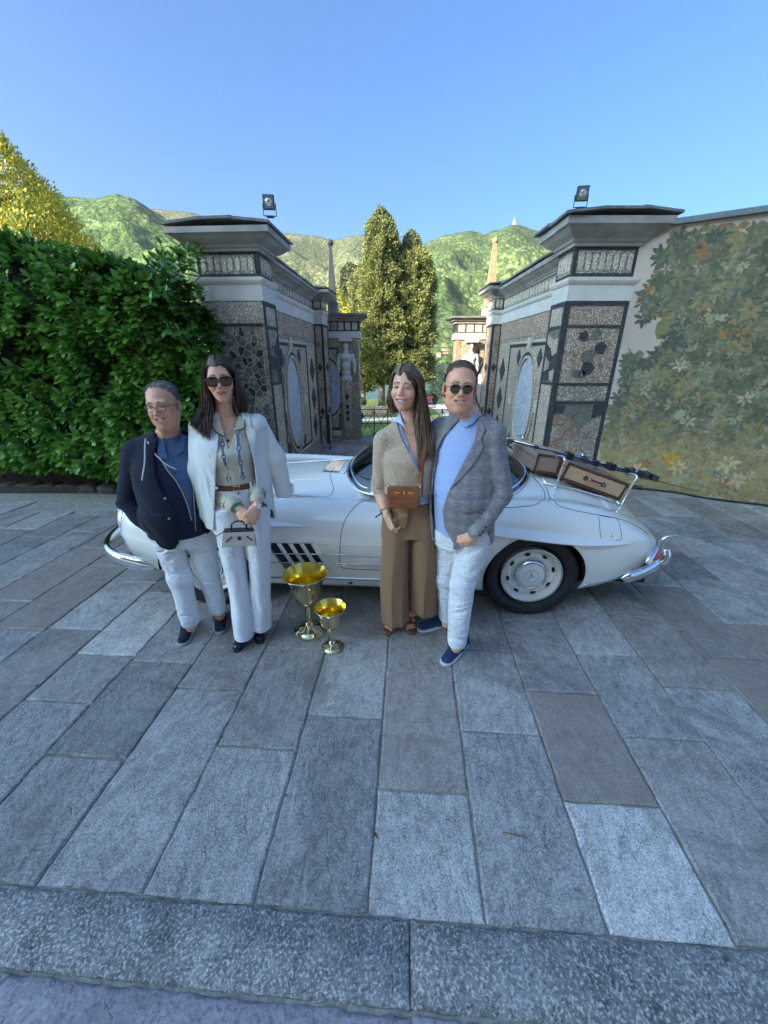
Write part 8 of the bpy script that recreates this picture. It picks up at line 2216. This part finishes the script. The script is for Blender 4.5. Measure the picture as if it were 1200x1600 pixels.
trouser_seams(P, Ft, [((298, 822), (301, 840), (299, 862)), ((250, 858), (262, 905), (280, 960)), ((326, 835), (318, 845), (306, 850)), ((284, 966), (297, 970), (309, 965))], M_stitch)
M_bksh = fabric('dark_navy_canvas', (.014, .018, .035), .8)
put_shoe(P, (302, 972), (288, 1003), M_bksh, M_soleg, 'slip', .265, .048); put_shoe(P, (345, 958), (345, 990), M_bksh, M_soleg, 'slip', .265, .048)
P.limb([h1 + Vector((0, 0, .05)), k1, a1_, a1_ + Vector((0, 0, -.05))], [.07, .05, .038, .036], h=.01); P.limb([h2 + Vector((0, 0, .05)), k2, a2_, a2_ + Vector((0, 0, -.06))], [.07, .05, .038, .036], h=.01)
P.limb([S1, E1, W1], [.045, .04, .028], h=.008)
P.hand(W1 + Vector((.0, 0, .0)), P.at(246, 842, 2.13) - W1, (.5, .6, 0), -1, curl=.4, L=.16, r=1.05, h=.0028)
P.finish_body(skin_mat('skin_olive', P.skin))
M_h4 = hair_mat('grey_hair', [(.07, .066, .066), (.17, .16, .16), (.36, .35, .34)])
short_hair(P, M_h4, hl=.108, temple=.004, dens=3400, top_thin=.6, L=.020)
MAN1 = P

# ---------------------------------------------------------------- trophies
M_gold_out = simple('polished_brass', (.66, .56, .34), .10, 1, var=.1, scale=6); M_gold_in = simple('gilt_inside', (.95, .66, .12), .22, 1, var=.15, scale=14)
def cup(px, py, H, label, s_=1.0):
    a = (px - 600) / 601; b = (py - 800) / 601; yy = math.cos(T0) - b * math.sin(T0); zz = -math.sin(T0) - b * math.cos(T0); k = -1.8 / zz
    T = thing('trophy_cup', label, 'trophy', (a * k, yy * k + .02, 0), group='gold goblet trophies on the paving'); h = H
    base = [(.001, .0), (.225, 0), (.232, .012), (.228, .03), (.195, .045), (.185, .060), (.150, .075), (.085, .10), (.055, .125)]
    stem = [(.055, .125), (.075, .145), (.07, .165), (.048, .18), (.046, .20), (.052, .34), (.050, .42), (.044, .455), (.062, .475), (.066, .49), (.05, .50)]
    bowl_o = [(.05, .50), (.10, .515), (.165, .56), (.20, .62), (.215, .70), (.222, .80), (.235, .86), (.27, .93), (.305, .985), (.312, .995), (.305, 1.0)]
    bowl_i = [(.305, 1.0), (.262, .935), (.226, .865), (.210, .80), (.200, .70), (.180, .62), (.13, .56), (.05, .53), (.001, .525)]
    sc_ = lambda P_: [(r * h, z * h) for r, z in P_]
    MB().lathe(sc_(base), n=56, caps=False).build('base', M_gold_out, T, smooth=50); MB().lathe(sc_(stem), n=40, caps=False).build('stem', M_gold_out, T, smooth=50)
    MB().lathe(sc_(bowl_o), n=64, caps=False).build('bowl', M_gold_out, T, smooth=50); MB().lathe(sc_(bowl_i), n=64, caps=False).build('bowl_lining', M_gold_in, T, smooth=50)
    MB().tube([(.31 * h * math.cos(a), .31 * h * math.sin(a), .993 * h) for a in [6.2832 * k / 64 for k in range(64)]], .006 * h, 6, close=True, caps=False).build('rim', M_gold_out, T, smooth=True, fix=False)
    return T
cup(484, 989, .475, 'larger gold goblet trophy standing beside the car vents'); cup(519, 1015, .325, 'smaller gold goblet trophy standing in front of the larger one')
